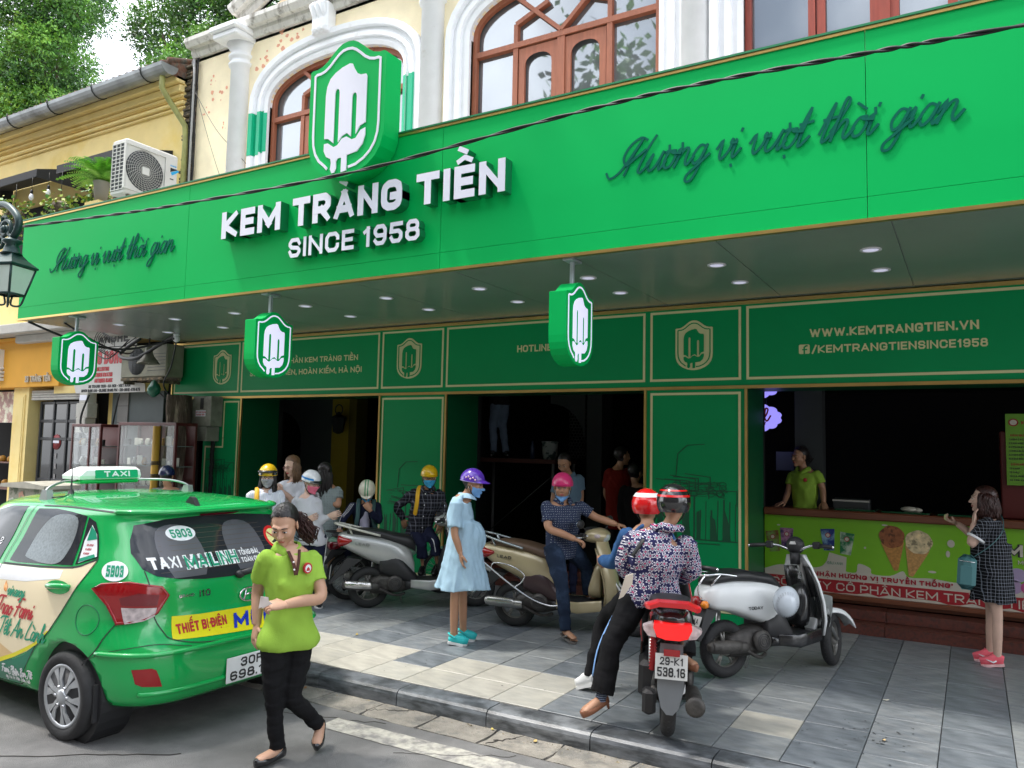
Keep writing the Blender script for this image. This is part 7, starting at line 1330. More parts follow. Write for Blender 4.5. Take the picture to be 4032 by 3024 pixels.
def person(name, label, base, rz, J, skin_m, yaw=0, pitch=0, roll=0, hs=1., build=1., face=True, hair=None, top=None, bottom=None, dress=None, shoes=None, female=True, hands=(1, 1), neck=True, vox=.012, lip=None, headgear=None, facegear=(), noses=True, handcurl=(.5, .5), palm=((.3, 1, 0), (-.3, 1, 0)), feet=True, legs=True, extra=None, armb=1., group=None, torso_face=None):
 """J: joints in metres in the person's own frame (x to the right, -y to the front camera side)"""
 t = thing('person', label, 'person', base, rz, group); J = {k: np.array(v, float) for k, v in J.items()}; g = J.get
 hc = J['hc']; fr = head_frame(yaw, pitch, roll); sl, sr, nb = J['sl'], J['sr'], J['nb']; pl, pr = J['pl'], J['pr']; pc = (pl+pr)/2; sc_ = (sl+sr)/2
 shl = sr-sl; shl[2] = 0; hpl = pr-pl; hpl[2] = 0
 tf = R(torso_face) if torso_face is not None else None
 latS = shl/np.linalg.norm(shl) if tf is None else np.array([math.cos(tf), math.sin(tf), 0]); latH = hpl/np.linalg.norm(hpl) if tf is None else latS
 if latS@latH < 0: latH = -latH
 b = build; sw = max(np.linalg.norm(sr-sl)/2, .0) if tf is None else .16*b
 sw = max(sw, .13*b)
 def torso(mb, k, off, hip=1., z_ext=None, bust=True, low=0., up=True, skin_=False):
  F = np.cross(latS, (0, 0, 1)); F = F if True else F        # the way the chest faces
  pc2 = pc+np.array([0, 0, low]); c1 = pc*.62+sc_*.38; c2 = pc*.30+sc_*.70; top_ = sc_*.84+nb*.16; tp = (sc_*.4+nb*.6) if skin_ else (sc_*.72+nb*.28)
  wst, hp_, ch = (.125, .165, .145) if female else (.15, .155, .165)
  pts = [pc2-np.array([0, 0, .05]), pc2, (pc2+c1)/2, c1, (c1+c2)/2, c2, top_, tp]; rad = [((hp_*.90*hip*b+off)*k, (.100*b+off)*k), ((hp_*hip*b+off)*k, (.115*b+off)*k), ((lerp(hp_, wst, .6)*b+off)*k, (.110*b+off)*k), ((wst*b+off)*k, (.102*b+off)*k), ((lerp(wst, ch, .7)*b+off)*k, (.112*b+off)*k), ((ch*b+off)*k, (.118*b+off)*k), ((min(sw*.98, ch*1.15)+off*.5)*k, (.085*b+off)*k), (.060, .056) if skin_ else (.078, .068)]
  lat = [latH, latH, latH, (latH+latS)/2, latS, latS, latS, latS]; A = catmull([tuple(p)+tuple(q)+tuple(l) for p, q, l in zip(pts, rad, lat)], 4); xl(mb, [a[:3] for a in A], [a[3:5] for a in A], [a[5:8] for a in A], 20, 2.3)
  if female and bust:
   for s in (-1, 1): mb.ellip(tuple(c2+latS*s*.062*b+bf*(.066*b+off*.5)*k-np.array([0, 0, .015])), (.062*b, .058*b, .062*b), 12, 8)
  for s_, S_ in ((-1, sl), (1, sr)): mb.ellip(tuple(S_*.94+sc_*.06-np.array([0, 0, .012])), ((.052*armb+off)*k,)*3, 12, 8)
 bf = np.array([math.sin(R(yaw)), -math.cos(R(yaw)), 0]); f0 = np.cross(latS, (0, 0, 1.)); bf = f0 if f0@bf > 0 else -f0
 if 'bf' in J: bf = J['bf']
 ar, er, wr = .047*armb, .037*armb, .026*armb
 def arm(mb, side, off=0., upto=1., off2=None):
  S, E, W_ = (sl, g('el'), g('wl')) if side < 0 else (sr, g('er'), g('wr'))
  if E is None: return
  off2 = off if off2 is None else off2
  if upto < 1: limb(mb, [S, S*.5+E*.5, S*(1-upto)+E*upto], [ar+off, ar*.95+off, ar*.88+off2]); return
  if W_ is None: limb(mb, [S, E], [ar+off, er+off]); return
  limb(mb, [S, S*.5+E*.5, E, E*.5+W_*.5, W_], [ar+off, ar*.92+off, er+off, er*.95+off*.9, wr+off2])
 def leg(mb, side, off=0., upto=1., end=None):
  P, K, A = (pl, g('kl'), g('al')) if side < 0 else (pr, g('kr'), g('ar'))
  if K is None or A is None: return
  e = end if end is not None else .040*b+off; A2 = K+(A-K)*upto
  limb(mb, [P+np.array([0, 0, .02]), P*.5+K*.5, K, K*.55+A2*.45, A2], [.079*b+off, .073*b+off, .053*b+off, .050*b+off*.9 if end is None else lerp(.050*b+off, e, .5), e])
 def foot(mb, side, k=1., flat=0):
  A, T = (g('al'), g('tl')) if side < 0 else (g('ar'), g('tr'))
  if A is None or T is None: return None
  d = T-A;
  return A, T, d
 m = MB(); torso(m, .90, -.004, bust=False, skin_=True)
 hb = hc+np.array(fr) @ np.array([0, .022, -.075])*hs; limb(m, [nb-np.array([0, 0, .05]), nb, hb, hc*.6+hb*.4], [.052, .044 if female else .052, .046, .05])
 for s in (-1, 1): arm(m, s, -.008 if (top and top.get('sleeve', .6) >= 1) else 0)
 if legs:
  for s in (-1, 1):
   leg(m, s, -.026 if bottom else (-.008 if dress else 0)); F_ = foot(m, s)
   if F_ and feet:
    A, T, d = F_; up = np.array([0, 0, 1.]); h = A-np.array(d)*.28; lat = np.cross(d/np.linalg.norm(d), up)
    xl(m, [h+(T-A)*.0, A*.8+T*.2-up*.0, A*.45+T*.55, A*.15+T*.85, T], [(.026, .026), (.033, .034), (.036, .026), (.038, .018), (.024, .011)], tuple(lat), 12)
 me = remesh(m, vox); m = MB(); mesh_to(m, me, 0)
 head_part(m, lambda x, y, z: x == x, 1., fr, hc, 0, s=hs)
 M3 = np.array(fr)
 def hp(x, y, z): return tuple(M3 @ (np.array([x, y, z])*hs)+hc)
 rot = Matrix([list(r) for r in fr])
 for s in (1, -1): m.ellip(hp(s*.075, .010, -.006), (.008*hs, .019*hs, .031*hs), 10, 8, 0, rot @ Matrix.Rotation(s*.25, 3, 'Z'))
 if hands[0] and g('hl') is not None: hand(m, J['wl'], J['hl']-J['wl'], palm[0], 1 if palm[0][0] >= 0 or True else -1, handcurl[0], hands[0] if hands[0] > 0 else 1, 0)
 if hands[1] and g('hr') is not None: hand(m, J['wr'], J['hr']-J['wr'], palm[1], -1, handcurl[1], hands[1], 0)
 o = m.build('body', [skin_m], t)
 if face:
  m = MB(); head_part(m, lambda x, y, z: (y < -.078) & (abs(x) < .0245-.35*abs(z+.061)) & (z < -.0505) & (z > -.0745), 1.012, fr, hc, 0, s=hs);
  if m.v: m.build('lips', lip or M_lip, t)
  for s in (1, -1):
   m = MB(); m.ellip(hp(s*.0305, -.0868, .0015), (.0135*hs, .0058*hs, .0058*hs), 12, 7, 0, rot); m.build('eye', M_eyew, t);
   m = MB(); m.ellip(hp(s*.0305, -.0915, .001), (.0058*hs, .003*hs, .0058*hs), 10, 6, 0, rot); m.build('iris', M_iris, t)
  m = MB()
  for s in (1, -1): m.tube([hp(s*.014, -.091, .024), hp(s*.030, -.091, .029), hp(s*.046, -.080, .024)], [.0032*hs, .0036*hs, .0018*hs], 6); m.tube([hp(s*.016, -.0905, .006), hp(s*.030, -.0945, .0088), hp(s*.045, -.083, .004)], .0016*hs, 5)
  m.build('eyebrows', M_hair, t)
 if hair is not None:
  hm = hair.get('m', M_hair); front = hair.get('front', 0.)
  cond = lambda x, y, z: (y > np.interp(z, [-.09, -.05, 0, .04, .070, .088, .12], [.035, .02, .0, -.016, -.040-front, -.068-front, -.10])) & (z > hair.get('nape', -.065))
  m = MB(); head_part(m, cond, 1.075, fr, hc, 0, .012, hs, seed=len(label)); head_part(m, cond, 1.045, fr, hc, 0, .0, hs)
  m.build('hair', hm, t)
  if hair.get('long'):
   r = np.random.RandomState(len(label)); Lh = hair['long']; m = MB()
   for k in range(hair.get('n', 150)):
    a = r.uniform(-.95, .95)*math.pi*hair.get('span', .62); x, y = .074*math.sin(a), .022+.078*math.cos(a); z0 = r.uniform(.0, .06); L_ = Lh*r.uniform(.8, 1.05); p0 = np.array([x, y, z0])
    P = [M3 @ (p0*hs)+hc]; drop = np.array([0, 0, -1.]); outw = M3 @ np.array([math.sin(a), math.cos(a), 0])
    for j in range(1, 6): f = j/5; P.append(P[0]+drop*L_*f+outw*(.018*math.sin(f*2.2)+hair.get('flare', .0)*f)+r.normal(size=3)*.006*hair.get('curl', 1.))
    m.tube([tuple(q) for q in P], [.008, .009, .009, .008, .006, .003], 5)
   tag(m.build('long_hair', hm, t), kind=None)
  if hair.get('tail'):
   r = np.random.RandomState(3); m = MB(); hl = M3 @ (np.array(hair['tail'])*hs)+hc; dn = np.array(hair.get('taildir', (.25, .2, -1)))
   for k in range(150):
    q = hl+r.normal(size=3)*.014; P = [q]; ph = r.uniform(0, 6.28, 3); sp_ = r.normal(size=3)*.028
    for j in range(1, 9): f = j/8; P.append(hl+dn*hair.get('taillen', .2)*f+sp_*math.sin(f*2.6)+.010*np.array([math.sin(ph[0]+j*1.5), math.cos(ph[1]+j*1.4), math.sin(ph[2]+j)]))
    m.tube([tuple(x) for x in P], [.0035]*8+[.002], 4)
   m.build('curly_ponytail', hair.get('tm', M_hairr), t)
 sd = len(label)*7+1
 if top:
  m = MB(); torso(m, 1.0, top.get('off', .012), hip=top.get('hip', 1.), low=top.get('low', 0.), bust=top.get('bust', True))
  sv = top.get('sleeve', .62)
  for s in (-1, 1):
   if sv >= 1: arm(m, s, .014*top.get('loose', 1), 1., .010)
   else: arm(m, s, .018*top.get('loose', 1), sv, .026*top.get('loose', 1))
  if 'belly' in J: m.ellip(tuple(J['belly']), (.12, .12, .15))
  me = remesh(m, vox*1.05); wrinkle(me, top.get('wr', .007), sd); me.materials.clear(); me.materials.append(top['m']); q = link_mesh('top', me, t); [setattr(p, 'use_smooth', True) for p in me.polygons]
  if top.get('collar'):
   up = np.array([0, 0, 1.]); m = MB(); cf = bf; cn = nb+np.array([0, 0, -.012]); lf = np.cross(up, cf); rings = []
   for rr_, dz, dr in ((.062, .045, 0), (.078, .047, 0), (.104, .004, 0), (.100, -.002, 0)):
    rings.append([tuple(cn+lf*rr_*math.sin(a)+cf*(rr_*1.05*math.cos(a)+.008)+up*(dz-.040*max(0, math.cos(a))**2)) for a in np.linspace(.32, 2*math.pi-.32, 22)])
   m.loft(rings, closed=False, cap=False, smooth=True); m.loft([[tuple(np.array(p)*.985+cn*.015) for p in rg] for rg in rings], closed=False, cap=False, smooth=True); m.build('collar', top.get('cm', top['m']), t)
  if top.get('hood'):
   m = MB(); hcn = nb+np.array([0, 0, -.01])-bf*.045; xl(m, [tuple(hcn+np.array([.085*math.cos(a), 0, 0])*0+np.cross((0, 0, 1), bf)*.085*math.cos(a)-bf*.05*math.sin(a)+np.array([0, 0, .012*math.sin(a)])) for a in np.linspace(-.3, math.pi+.3, 12)], [(.035, .04)]*12, (0, 0, 1), 10); me2 = remesh(m, .012); wrinkle(me2, .009, sd+3, (30, 30, 20)); me2.materials.clear(); me2.materials.append(top['m']); link_mesh('hood', me2, t)
 if dress:
  D_ = dress; m = MB(); up = np.array([0, 0, 1.]); torso(m, 1.0, .014, hip=1., bust=D_.get('bust', True))
  zz = D_['z']; z0 = pc[2]+.12; cx = D_.get('cx', pc); n_ = 48; rings = []; r = np.random.RandomState(5); F2 = bf
  lv = [(z0+.14, .0), (z0+.02, .15), (pc[2], .35), (lerp(pc[2], zz, .5), .65), (zz, 1.)]
  for i, (z, f) in enumerate(catmull([(a, b_) for a, b_ in lv], 6)):
   rr = []
   for j in range(n_):
    a = 2*math.pi*j/n_; wa = lerp(D_['w0'], D_['w1'], f); wd = lerp(D_['d0'], D_['d1'], f); fold = 1+.055*f*math.sin(7*a+1)+.04*f*math.sin(11*a+2.2)+.02*f*math.sin(19*a); c = cx+F2*D_.get('front', 0)*math.sin(min(1, f*1.6)*math.pi)*.0
    p = c+latH*wa*math.cos(a)*fold+F2*wd*math.sin(a)*fold; rr.append((p[0]+D_.get('sx', 0)*f, p[1], z+.012*f*math.sin(3*a)))
   rings.append(rr)
  m.loft(rings, smooth=True)
  if 'belly' in J: m.ellip(tuple(J['belly']), (.135, .14, .17), 16, 10)
  sv = D_.get('sleeve', .8)
  for s in (-1, 1): arm(m, s, .022, sv, .032)
  me = remesh(m, vox*1.05); wrinkle(me, D_.get('wr', .007), sd, (26, 26, 7)); me.materials.clear(); me.materials.append(D_['m']); link_mesh('dress', me, t)
  if D_.get('collar'):
   m = MB(); cn = nb+np.array([0, 0, -.012]); lf = np.cross(up, bf); rings = []
   for rr_, dz in ((.060, .045), (.074, .047), (.100, .002)): rings.append([tuple(cn+lf*rr_*math.sin(a)+bf*(rr_*1.05*math.cos(a))+up*(dz-.03*max(0, math.cos(a))**2)) for a in np.linspace(.3, 2*math.pi-.3, 22)])
   m.loft(rings, closed=False, cap=False, smooth=True); m.build('collar', D_['m'], t)
 if bottom:
  m = MB(); P_ = [pc+np.array([0, 0, .09]), pc+np.array([0, 0, .02]), pc-np.array([0, 0, .05])]; xl(m, P_, [(.115*b, .085*b), (.150*b, .105*b), (.145*b, .108*b)], tuple(latH), 18, 2.3)
  for s in (-1, 1): leg(m, s, bottom.get('off', .010), bottom.get('len', .98), bottom.get('end'))
  me = remesh(m, vox*1.05); wrinkle(me, bottom.get('wr', .006), sd+5, (14, 14, 30)); me.materials.clear(); me.materials.append(bottom['m']); link_mesh('trousers', me, t)
 if shoes:
  for s in (-1, 1):
   A, T = (g('al'), g('tl')) if s < 0 else (g('ar'), g('tr'))
   if A is None or T is None: continue
   shoe(t, A, T, shoes)
 if headgear: headgear(t, M3, hc, hs)
 for f_ in facegear: f_(t, fr, hc, hs)
 if extra: extra(t, J, hp, bf, latS)
 return t
def shoe(t, A, T, S):
 d = T-A; L = np.linalg.norm(d); d = d/L; up = np.array([0, 0, 1.]); lat = np.cross(d, up); lat /= np.linalg.norm(lat); n = np.cross(lat, d); n = n if n[2] > 0 else -n; k = S.get('kind', 'sneaker'); w = S.get('w', 1.)
 heel = A-d*.055-n*.0; so = A+(T-A)*0
 base = lambda u, h, x=0.: tuple(A*1.0+d*(L*u)+lat*x+n*h+(0, 0, 0)*np.array(1.))
 dn = -.048 if k != 'x' else 0
 def sole(h0, h1, wd=1., nm='sole', mt=None, out=0):
  m = MB(); prof = [(-.34-out, .018), (-.30-out, .030), (-.1, .034), (.25, .032), (.55, .040), (.8, .042), (1.0, .030), (1.08+out, .012)]; ring = [(u, x*w*wd) for u, x in prof]+[(u, -x*w*wd) for u, x in reversed(prof)]
  hh = lambda u: lerp(0, T_off, min(max(u, 0), 1)); m.loft([[base(u, h, x) for u, x in ring] for h in (h0, h1)]); return m.build(nm, mt, t)
 T_off = 0
 if k in ('sneaker', 'clog', 'flat', 'pump'):
  m = MB(); hts = dict(sneaker=(.036, .060, .075, .050, .034, .018), clog=(.0, .012, .055, .056, .044, .022), flat=(.030, .034, .002, -.008, .018, .008), pump=(.03, .034, .006, .0, .02, .01))[k]
  P, Rr = [], []
  for u, ht, wd in zip((-.34, -.15, .2, .5, .8, 1.08), hts, (.024, .032, .035, .041, .040, .016)):
   top_ = ht*.62; P.append(np.array(base(u, (dn+top_)/2))); Rr.append((wd*w, max((top_-dn)/2, .012)))
  xl(m, *dense([tuple(p) for p in P], Rr, 4), tuple(lat), 14, 2.5); m.build('shoe', S['m'], t)
  if S.get('sole'): sole(dn-.016, dn+.008, 1.08, 'sole', S['sole'])
  if k == 'pump': m = MB(); m.tube([base(-.28, dn+.01), base(-.26, dn-.035)], [.014, .008], 8); m.build('heel', S['m'], t)
  if k == 'clog': m = MB(); m.tube(catmull([base(.15, .0, .036*w), base(-.25, .02, .03*w), base(-.42, .025, 0), base(-.25, .02, -.03*w), base(.15, .0, -.036*w)], 4), .008, 6); m.build('heel_strap', S['m'], t)
  if S.get('lace'): m = MB(); [m.tube([base(.25+.1*i, .045-.012*i, -.018), base(.28+.1*i, .052-.012*i, 0), base(.25+.1*i, .045-.012*i, .018)], .004, 5) for i in range(4)]; m.build('laces', S['lace'], t)
  if S.get('tick'): m = MB(); m.tube([base(.1, -.01, -.041*w), base(.3, -.022, -.045*w), base(.7, .005, -.040*w)], [.007, .009, .003], 5); m.build('side_mark', M_twht, t)
 elif k == 'flipflop':
  sole(-.050, -.034, 1.12, 'sole', S['m'], .03); m = MB(); m.tube(catmull([base(.2, -.03, .045), base(.5, .0, .02), base(.75, -.01, .0), base(.5, .0, -.02), base(.2, -.03, -.045)], 4), .010, 7); m.build('strap', S['m'], t)
  m = MB(); [m.ellip(base(.98-.05*i, -.020, -.026+.013*i), (.010-.001*i, .012, .009), 8, 6) for i in range(5)]; m.build('toes', S.get('skin', SK2), t)
def wear_helmet(mt, peak=None, stripe=None, bands=(), goggles=False, scale=(.104, .124, .118), cut=-.12, tilt=0, name='helmet', strap=True, full=False, lining=True):
 def f(t, M3, hc, hs):
  M = M3 @ np.array(Matrix.Rotation(R(tilt), 3, 'X')); tr = lambda p: tuple(M @ (np.array(p)*hs+np.array([0, .012, .030])*hs)+hc)
  r = scale; mb = helmet_geo(r, -.55 if full else cut, 32, 14)
  if full:        # leave the face open
   keep = []; V = mb.v
   for fc in mb.f:
    c = np.mean([V[i] for i in fc], axis=0); keep.append(not (c[1] < -.02 and c[2] < .02 and abs(c[0]) < .085))
   mb.f = [fc for fc, k_ in zip(mb.f, keep) if k_]; mb.m = [a for a, k_ in zip(mb.m, keep) if k_]; mb.sm = [a for a, k_ in zip(mb.sm, keep) if k_]
  mb.v = [tr(v) for v in mb.v]; h = mb.build(name, mt, t, recalc=False)
  if peak:
   pl_, pm, droop = peak; m = MB(); rows = []
   for q in range(6): u = q/5; rows.append([tr(((r[0]*.92*math.sin(a))*(1-.05*u), -(r[1]*.95*math.cos(a))-pl_*u*math.cos(a)**.8 if math.cos(a) > 0 else 0, r[2]*math.sin(cut)+.012-droop*u+.022*math.cos(a)*(1-u*.3))) for a in np.linspace(-1.15, 1.15, 15)])
   m.loft(rows, closed=False, cap=False, smooth=True); m.loft([[tuple(np.array(p)-np.array([0, 0, .004])) for p in rr] for rr in rows], closed=False, cap=False, smooth=True); m.build('peak', pm, h)
  for axis, lo, hi, bm in bands:
   m = MB(); e = 1.012
   if axis == 'x':
    rows = [[tr((x, r[1]*e*math.cos(a)*math.sqrt(max(0, 1-(x/r[0])**2)), r[2]*e*math.sin(a)*math.sqrt(max(0, 1-(x/r[0])**2)))) for a in np.linspace(.1, math.pi-.1, 24)] for x in (lo, hi)]
   else:
    rows = [[tr((r[0]*e*math.cos(tt)*math.sin(a), r[1]*e*math.cos(tt)*math.cos(a), r[2]*e*math.sin(tt))) for a in np.linspace(-2.6, 2.6, 36)] for tt in (lo, hi)]
   m.loft(rows, closed=False, cap=False, smooth=True); m.build('band', bm, h, recalc=False)
  if goggles:
   m = MB(); P = [tr((r[0]*1.06*math.sin(a), -r[1]*1.06*math.cos(a), .035)) for a in np.linspace(-1.0, 1.0, 12)]; m.tube(P, [.02]+[.028]*10+[.02], 8, flat=.6); m.build('goggles', M_bpaint, h)
  if strap: m = MB(); P = [tr((.085, .0, -.04)), tr((.066, -.03, -.11)), tr((.0, -.055, -.162)), tr((-.066, -.03, -.11)), tr((-.085, 0, -.04))]; m.tube(catmull(P, 4), .005, 5); m.build('chin_strap', M_bk, h)
  return h
 return f
def wear_mask(mt, low=False):
 def f(t, fr, hc, hs):
  m = MB();
  if low: head_part(m, lambda x, y, z: (y < .005) & (z < -.064) & (z > -.125), 1.13, fr, hc, 0, s=hs, off=(0, -.002, -.004))
  else: head_part(m, lambda x, y, z: (y < -.022) & (z < -.014+(-abs(x))*.10) & (z > -.108), 1.10, fr, hc, 0, s=hs, off=(0, -.004, 0))
  m.build('face_mask', mt, t, recalc=False)
  M3 = np.array(fr); hp = lambda x, y, z: tuple(M3 @ (np.array([x, y, z])*hs)+hc); m = MB()
  for s in (1, -1): m.tube([hp(s*.066, -.03, -.03 if not low else -.075), hp(s*.08, .015, .01)], .0016, 4); m.tube([hp(s*.058, -.03, -.08 if not low else -.1), hp(s*.08, .015, -.03)], .0016, 4)
  m.build('ear_loop', M_twht, t)
 return f
def wear_glasses(mt):
 def f(t, fr, hc, hs):
  M3 = np.array(fr); hp = lambda x, y, z: tuple(M3 @ (np.array([x, y, z])*hs)+hc); m = MB()
  for s in (1, -1): m.tube([hp(s*(.032+.021*math.cos(a)), -.102+.006*abs(math.cos(a)), -.001+.017*math.sin(a)) for a in np.linspace(0, 2*math.pi, 17)[:-1]], .0017, 5, loop=True); m.tube([hp(s*.052, -.098, .004), hp(s*.079, .01, .008)], .0017, 5)
  m.tube([hp(-.011, -.104, .003), hp(.011, -.104, .003)], .0017, 5); m.build('glasses', mt, t)
 return f
C_lime = cloth('lime_polo', (.29, .48, .06), .8); C_black = cloth('black_trousers', (.008, .008, .009), .9, var=.15); C_jean = cloth('dark_denim', (.012, .022, .045), .9, var=.3, nscale=5, col2=(.03, .05, .09), c2pos=(.5, .7), c2scale=5); C_chamb = cloth('pale_blue_chambray', (.34, .50, .62), .9, var=.06, nscale=20); C_white = cloth('white_cotton', (.72, .73, .78), .9); C_wstripe = pattern_mat('white_pinstripe', 'vstripe', (.72, .74, .80), (.45, .52, .66), scale=60, thr=.25)
C_grey = cloth('light_grey_hoodie', (.52, .53, .57)); C_greyt = cloth('grey_tshirt', (.22, .23, .23)); C_navy = cloth('navy_jacket', (.010, .013, .035)); C_dots = pattern_mat('navy_dotted_shirt', 'dots', (.030, .042, .085), (.45, .48, .5), scale=42, thr=.13); C_flow = pattern_mat('floral_jacket', 'flowers', (.025, .025, .09), (.78, .76, .82), (.50, .04, .14), scale=23)
C_plaidd = pattern_mat('black_checked_dress', 'plaid', (.008, .008, .010), (.42, .46, .55), scale=33, thr=.10); C_plaids = pattern_mat('dark_plaid_shirt', 'plaid', (.010, .010, .014), (.12, .13, .17), (.2, .2, .24), scale=22, thr=.14); C_sage = pattern_mat('sage_print_dress', 'dots', (.26, .31, .31), (.08, .1, .1), scale=32, thr=.16)
C_guard = cloth('pale_blue_uniform', (.12, .19, .26)); C_red = cloth('dull_red_shirt', (.16, .010, .006)); C_denimj = cloth('blue_denim_jacket', (.035, .10, .24), var=.2); C_ltshirt = cloth('lavender_shirt', (.58, .56, .72))
K_mask = mat('blue_face_mask', (.16, .36, .70), .8, var=.05); K_mask2 = mat('bright_blue_mask', (.05, .38, .68), .8); K_maskp = mat('pink_face_mask', (.75, .16, .26), .8); K_maskg = mat('grey_face_mask', (.33, .34, .37), .85)
H_white = mat('glossy_white_helmet', (.72, .74, .76), .2, coat=.6); H_cream = mat('cream_helmet', (.62, .60, .48), .25, coat=.5); H_yel = mat('yellow_helmet', (.72, .45, .01), .3, coat=.5); H_purp = mat('purple_helmet', (.10, .03, .40), .25, coat=.6); H_pink = mat('magenta_helmet', (.55, .025, .14), .35, coat=.3); H_red = mat('red_helmet', (.65, .008, .01), .18, coat=.8); H_blk = mat('black_helmet', (.012, .012, .014), .12, coat=.9); H_navy = mat('navy_helmet', (.010, .016, .06), .25, coat=.6); K_gst = mat('helmet_green_stripe', (.02, .25, .10), .4); K_blst = mat('helmet_blue_stripe', (.01, .22, .60), .4); K_lil = mat('lilac_rim', (.45, .38, .7), .4)
K_yb = mat('yellow_backpack_strap', (.70, .38, .01), .6); K_teal = mat('teal_bag_leather', (.07, .20, .21), .45); K_tb = mat('grey_green_strap', (.04, .10, .10), .7); K_turq = mat('turquoise_clog', (.03, .55, .55), .5); K_pinks = mat('coral_pink_sneaker', (.80, .12, .16), .7); K_ws = mat('white_sole', (.72, .72, .70), .5); K_pks = mat('pale_pink_sole', (.75, .45, .45), .5); K_brs = mat('brown_leather_shoe', (.25, .10, .05), .5); K_gff = mat('grey_flipflop', (.13, .12, .11), .7); K_wsn = mat('white_sneaker', (.75, .75, .74), .6)
def strap(t, P, r, m, nm='strap', flat=.35): mb = MB(); mb.tube(catmull([tuple(p) for p in P], 5), r, 8, flat=flat); return mb.build(nm, m, t)
def lime_extra(t, J, hp, bf, lat):
 nb, sc = J['nb'], (J['sl']+J['sr'])/2; up = np.array([0, 0, 1.]); f = bf
 m = MB(); k_ = [tuple(nb+f*.085+lat*q-up*z+f*e) for q, z, e in ((-.040, .0, .0), (.045, .0, .0), (.028, .06, .056), (.0, .145, .088), (-.022, .06, .056))]; m.add(k_, [(0, 1, 2, 4), (4, 2, 3)]); m.build('neckline', SK1, t)
 m = MB(); m.tube(catmull([tuple(nb+f*.105-up*.01-lat*.03), tuple(nb+f*.160-up*.08-lat*.015), tuple(nb+f*.180-up*.15-lat*.004)], 5), .013, 8, flat=.4); m.build('brown_placket', mat('brown_placket', (.07, .02, .012), .8), t)
 m = MB(); m.tube(catmull([tuple(nb+f*.10-up*.005+lat*.045), tuple(nb+f*.155-up*.07+lat*.022), tuple(nb+f*.180-up*.15+lat*.0)], 5), .009, 8, flat=.4); m.build('brown_placket', MATS['brown_placket'], t)
 for q in (.07, .115): m = MB(); m.ellip(tuple(nb+f*(.172+.35*(q-.07))-up*q-lat*.018), (.006, .004, .006), 8, 5); m.build('button', M_twht, t)
 c = nb+f*.158-up*.115+lat*.080; ax = lat;
 m = MB(); m.prism([(.032*math.cos(a), .034*math.sin(a)) for a in np.linspace(0, 6.2832, 21)[:-1]], lambda a, b, d: tuple(c+ax*a+up*b+f*(d-.25*abs(a)*0)-f*(a*.35)), -.012, .012); m.build('badge', M_red, t)
 m = MB(); m.prism([(.022*math.cos(a), .024*math.sin(a)+.0) for a in np.linspace(0, 6.2832, 17)[:-1]], lambda a, b, d: tuple(c+ax*a+up*b+f*d-f*(a*.35)), .0125, .0135); m.build('badge_face', M_twht, t)
 m = MB(); m.prism([(-.014, -.016), (.014, -.016), (.010, 0), (0, .008), (-.010, 0)], lambda a, b, d: tuple(c+ax*a+up*b+f*d-f*(a*.35)), .0137, .0142); m.build('badge_emblem', M_red, t)
 h = J['hr']+np.array([-.02, -.02, .02]);
 for k, (a, b_) in enumerate(((.015, .04), (-.02, .045))): m = MB(); m.add([tuple(h+np.array([-.04+k*.02, -.02, -.03])), tuple(h+np.array([.02+k*.02, -.03, .0])), tuple(h+np.array([a, -.035, b_])), tuple(h+np.array([-.03, -.02, .045-k*.02]))], [(0, 1, 2, 3)]); m.build('paper', M_pap, t, recalc=False)
 m = MB(); m.tube([hp(.02, -.02, .105), hp(-.03, -.03, .103)], .004, 5); m.ellip(hp(-.035, -.03, .102), (.007, .007, .005), 8, 5); m.build('hair_grip', M_plast, t)
person('woman', 'woman in a lime green polo shirt and black trousers walking past the taxi rear', (-3.82, -1.242, 0), .802,
  dict(hc=(-.022, 0, 1.475), nb=(.0, .03, 1.325), sl=(-.125, -.05, 1.275), sr=(.165, .06, 1.262), el=(-.170, .10, 1.04), wl=(-.165, .05, .835), hl=(-.18, .03, .73), er=(.222, -.03, 1.015), wr=(.0, -.215, 1.010), hr=(-.09, -.235, 1.012), pl=(-.045, -.01, .80), pr=(.110, .05, .80), kl=(-.045, -.03, .43), al=(-.005, 0, .062), tl=(-.125, -.10, .056), kr=(.075, .0, .39), ar=(.262, .17, .135), tr=(.235, .06, .06)),
  SK1, yaw=-18, pitch=27, hs=1.06, build=1.05, armb=1.06, vox=.010, hair=dict(tail=(.055, .085, .02), taildir=(.55, .15, -.95), taillen=.17, front=-.004), top=dict(m=C_lime, sleeve=.62, collar=True, off=.012, hip=1.13, low=-.06, wr=.007), bottom=dict(m=C_black, len=.94, end=.052, off=.010), shoes=dict(m=M_bpaint, kind='flat'), handcurl=(.35, .9), palm=((.9, .4, 0), (.0, .6, -.8)), extra=lime_extra)
def bp_strap(side=-1, m=K_yb, both=False):
 def f(t, J, hp, bf, lat):
  for s in ((side,) if not both else (-1, 1)):
   S = J['sl'] if s < 0 else J['sr']; c = S*.62+J['nb']*.38; strap(t, [c-bf*.13-np.array([0, 0, .03]), c+np.array([0, 0, .055]), c+bf*.10-np.array([0, 0, .02]), c+bf*.135-np.array([0, 0, .14]), c+bf*.10+lat*s*.03-np.array([0, 0, .30]), c-bf*.02+lat*s*.05-np.array([0, 0, .36])], .026, m)
  mb = MB(); c = (J['sl']+J['sr'])/2-bf*.20-np.array([0, 0, .20]); mb.ellip(tuple(c), (.14, .09, .19), 14, 10); mb.build('backpack', m, t)
 return f
std = lambda w=.0: dict()
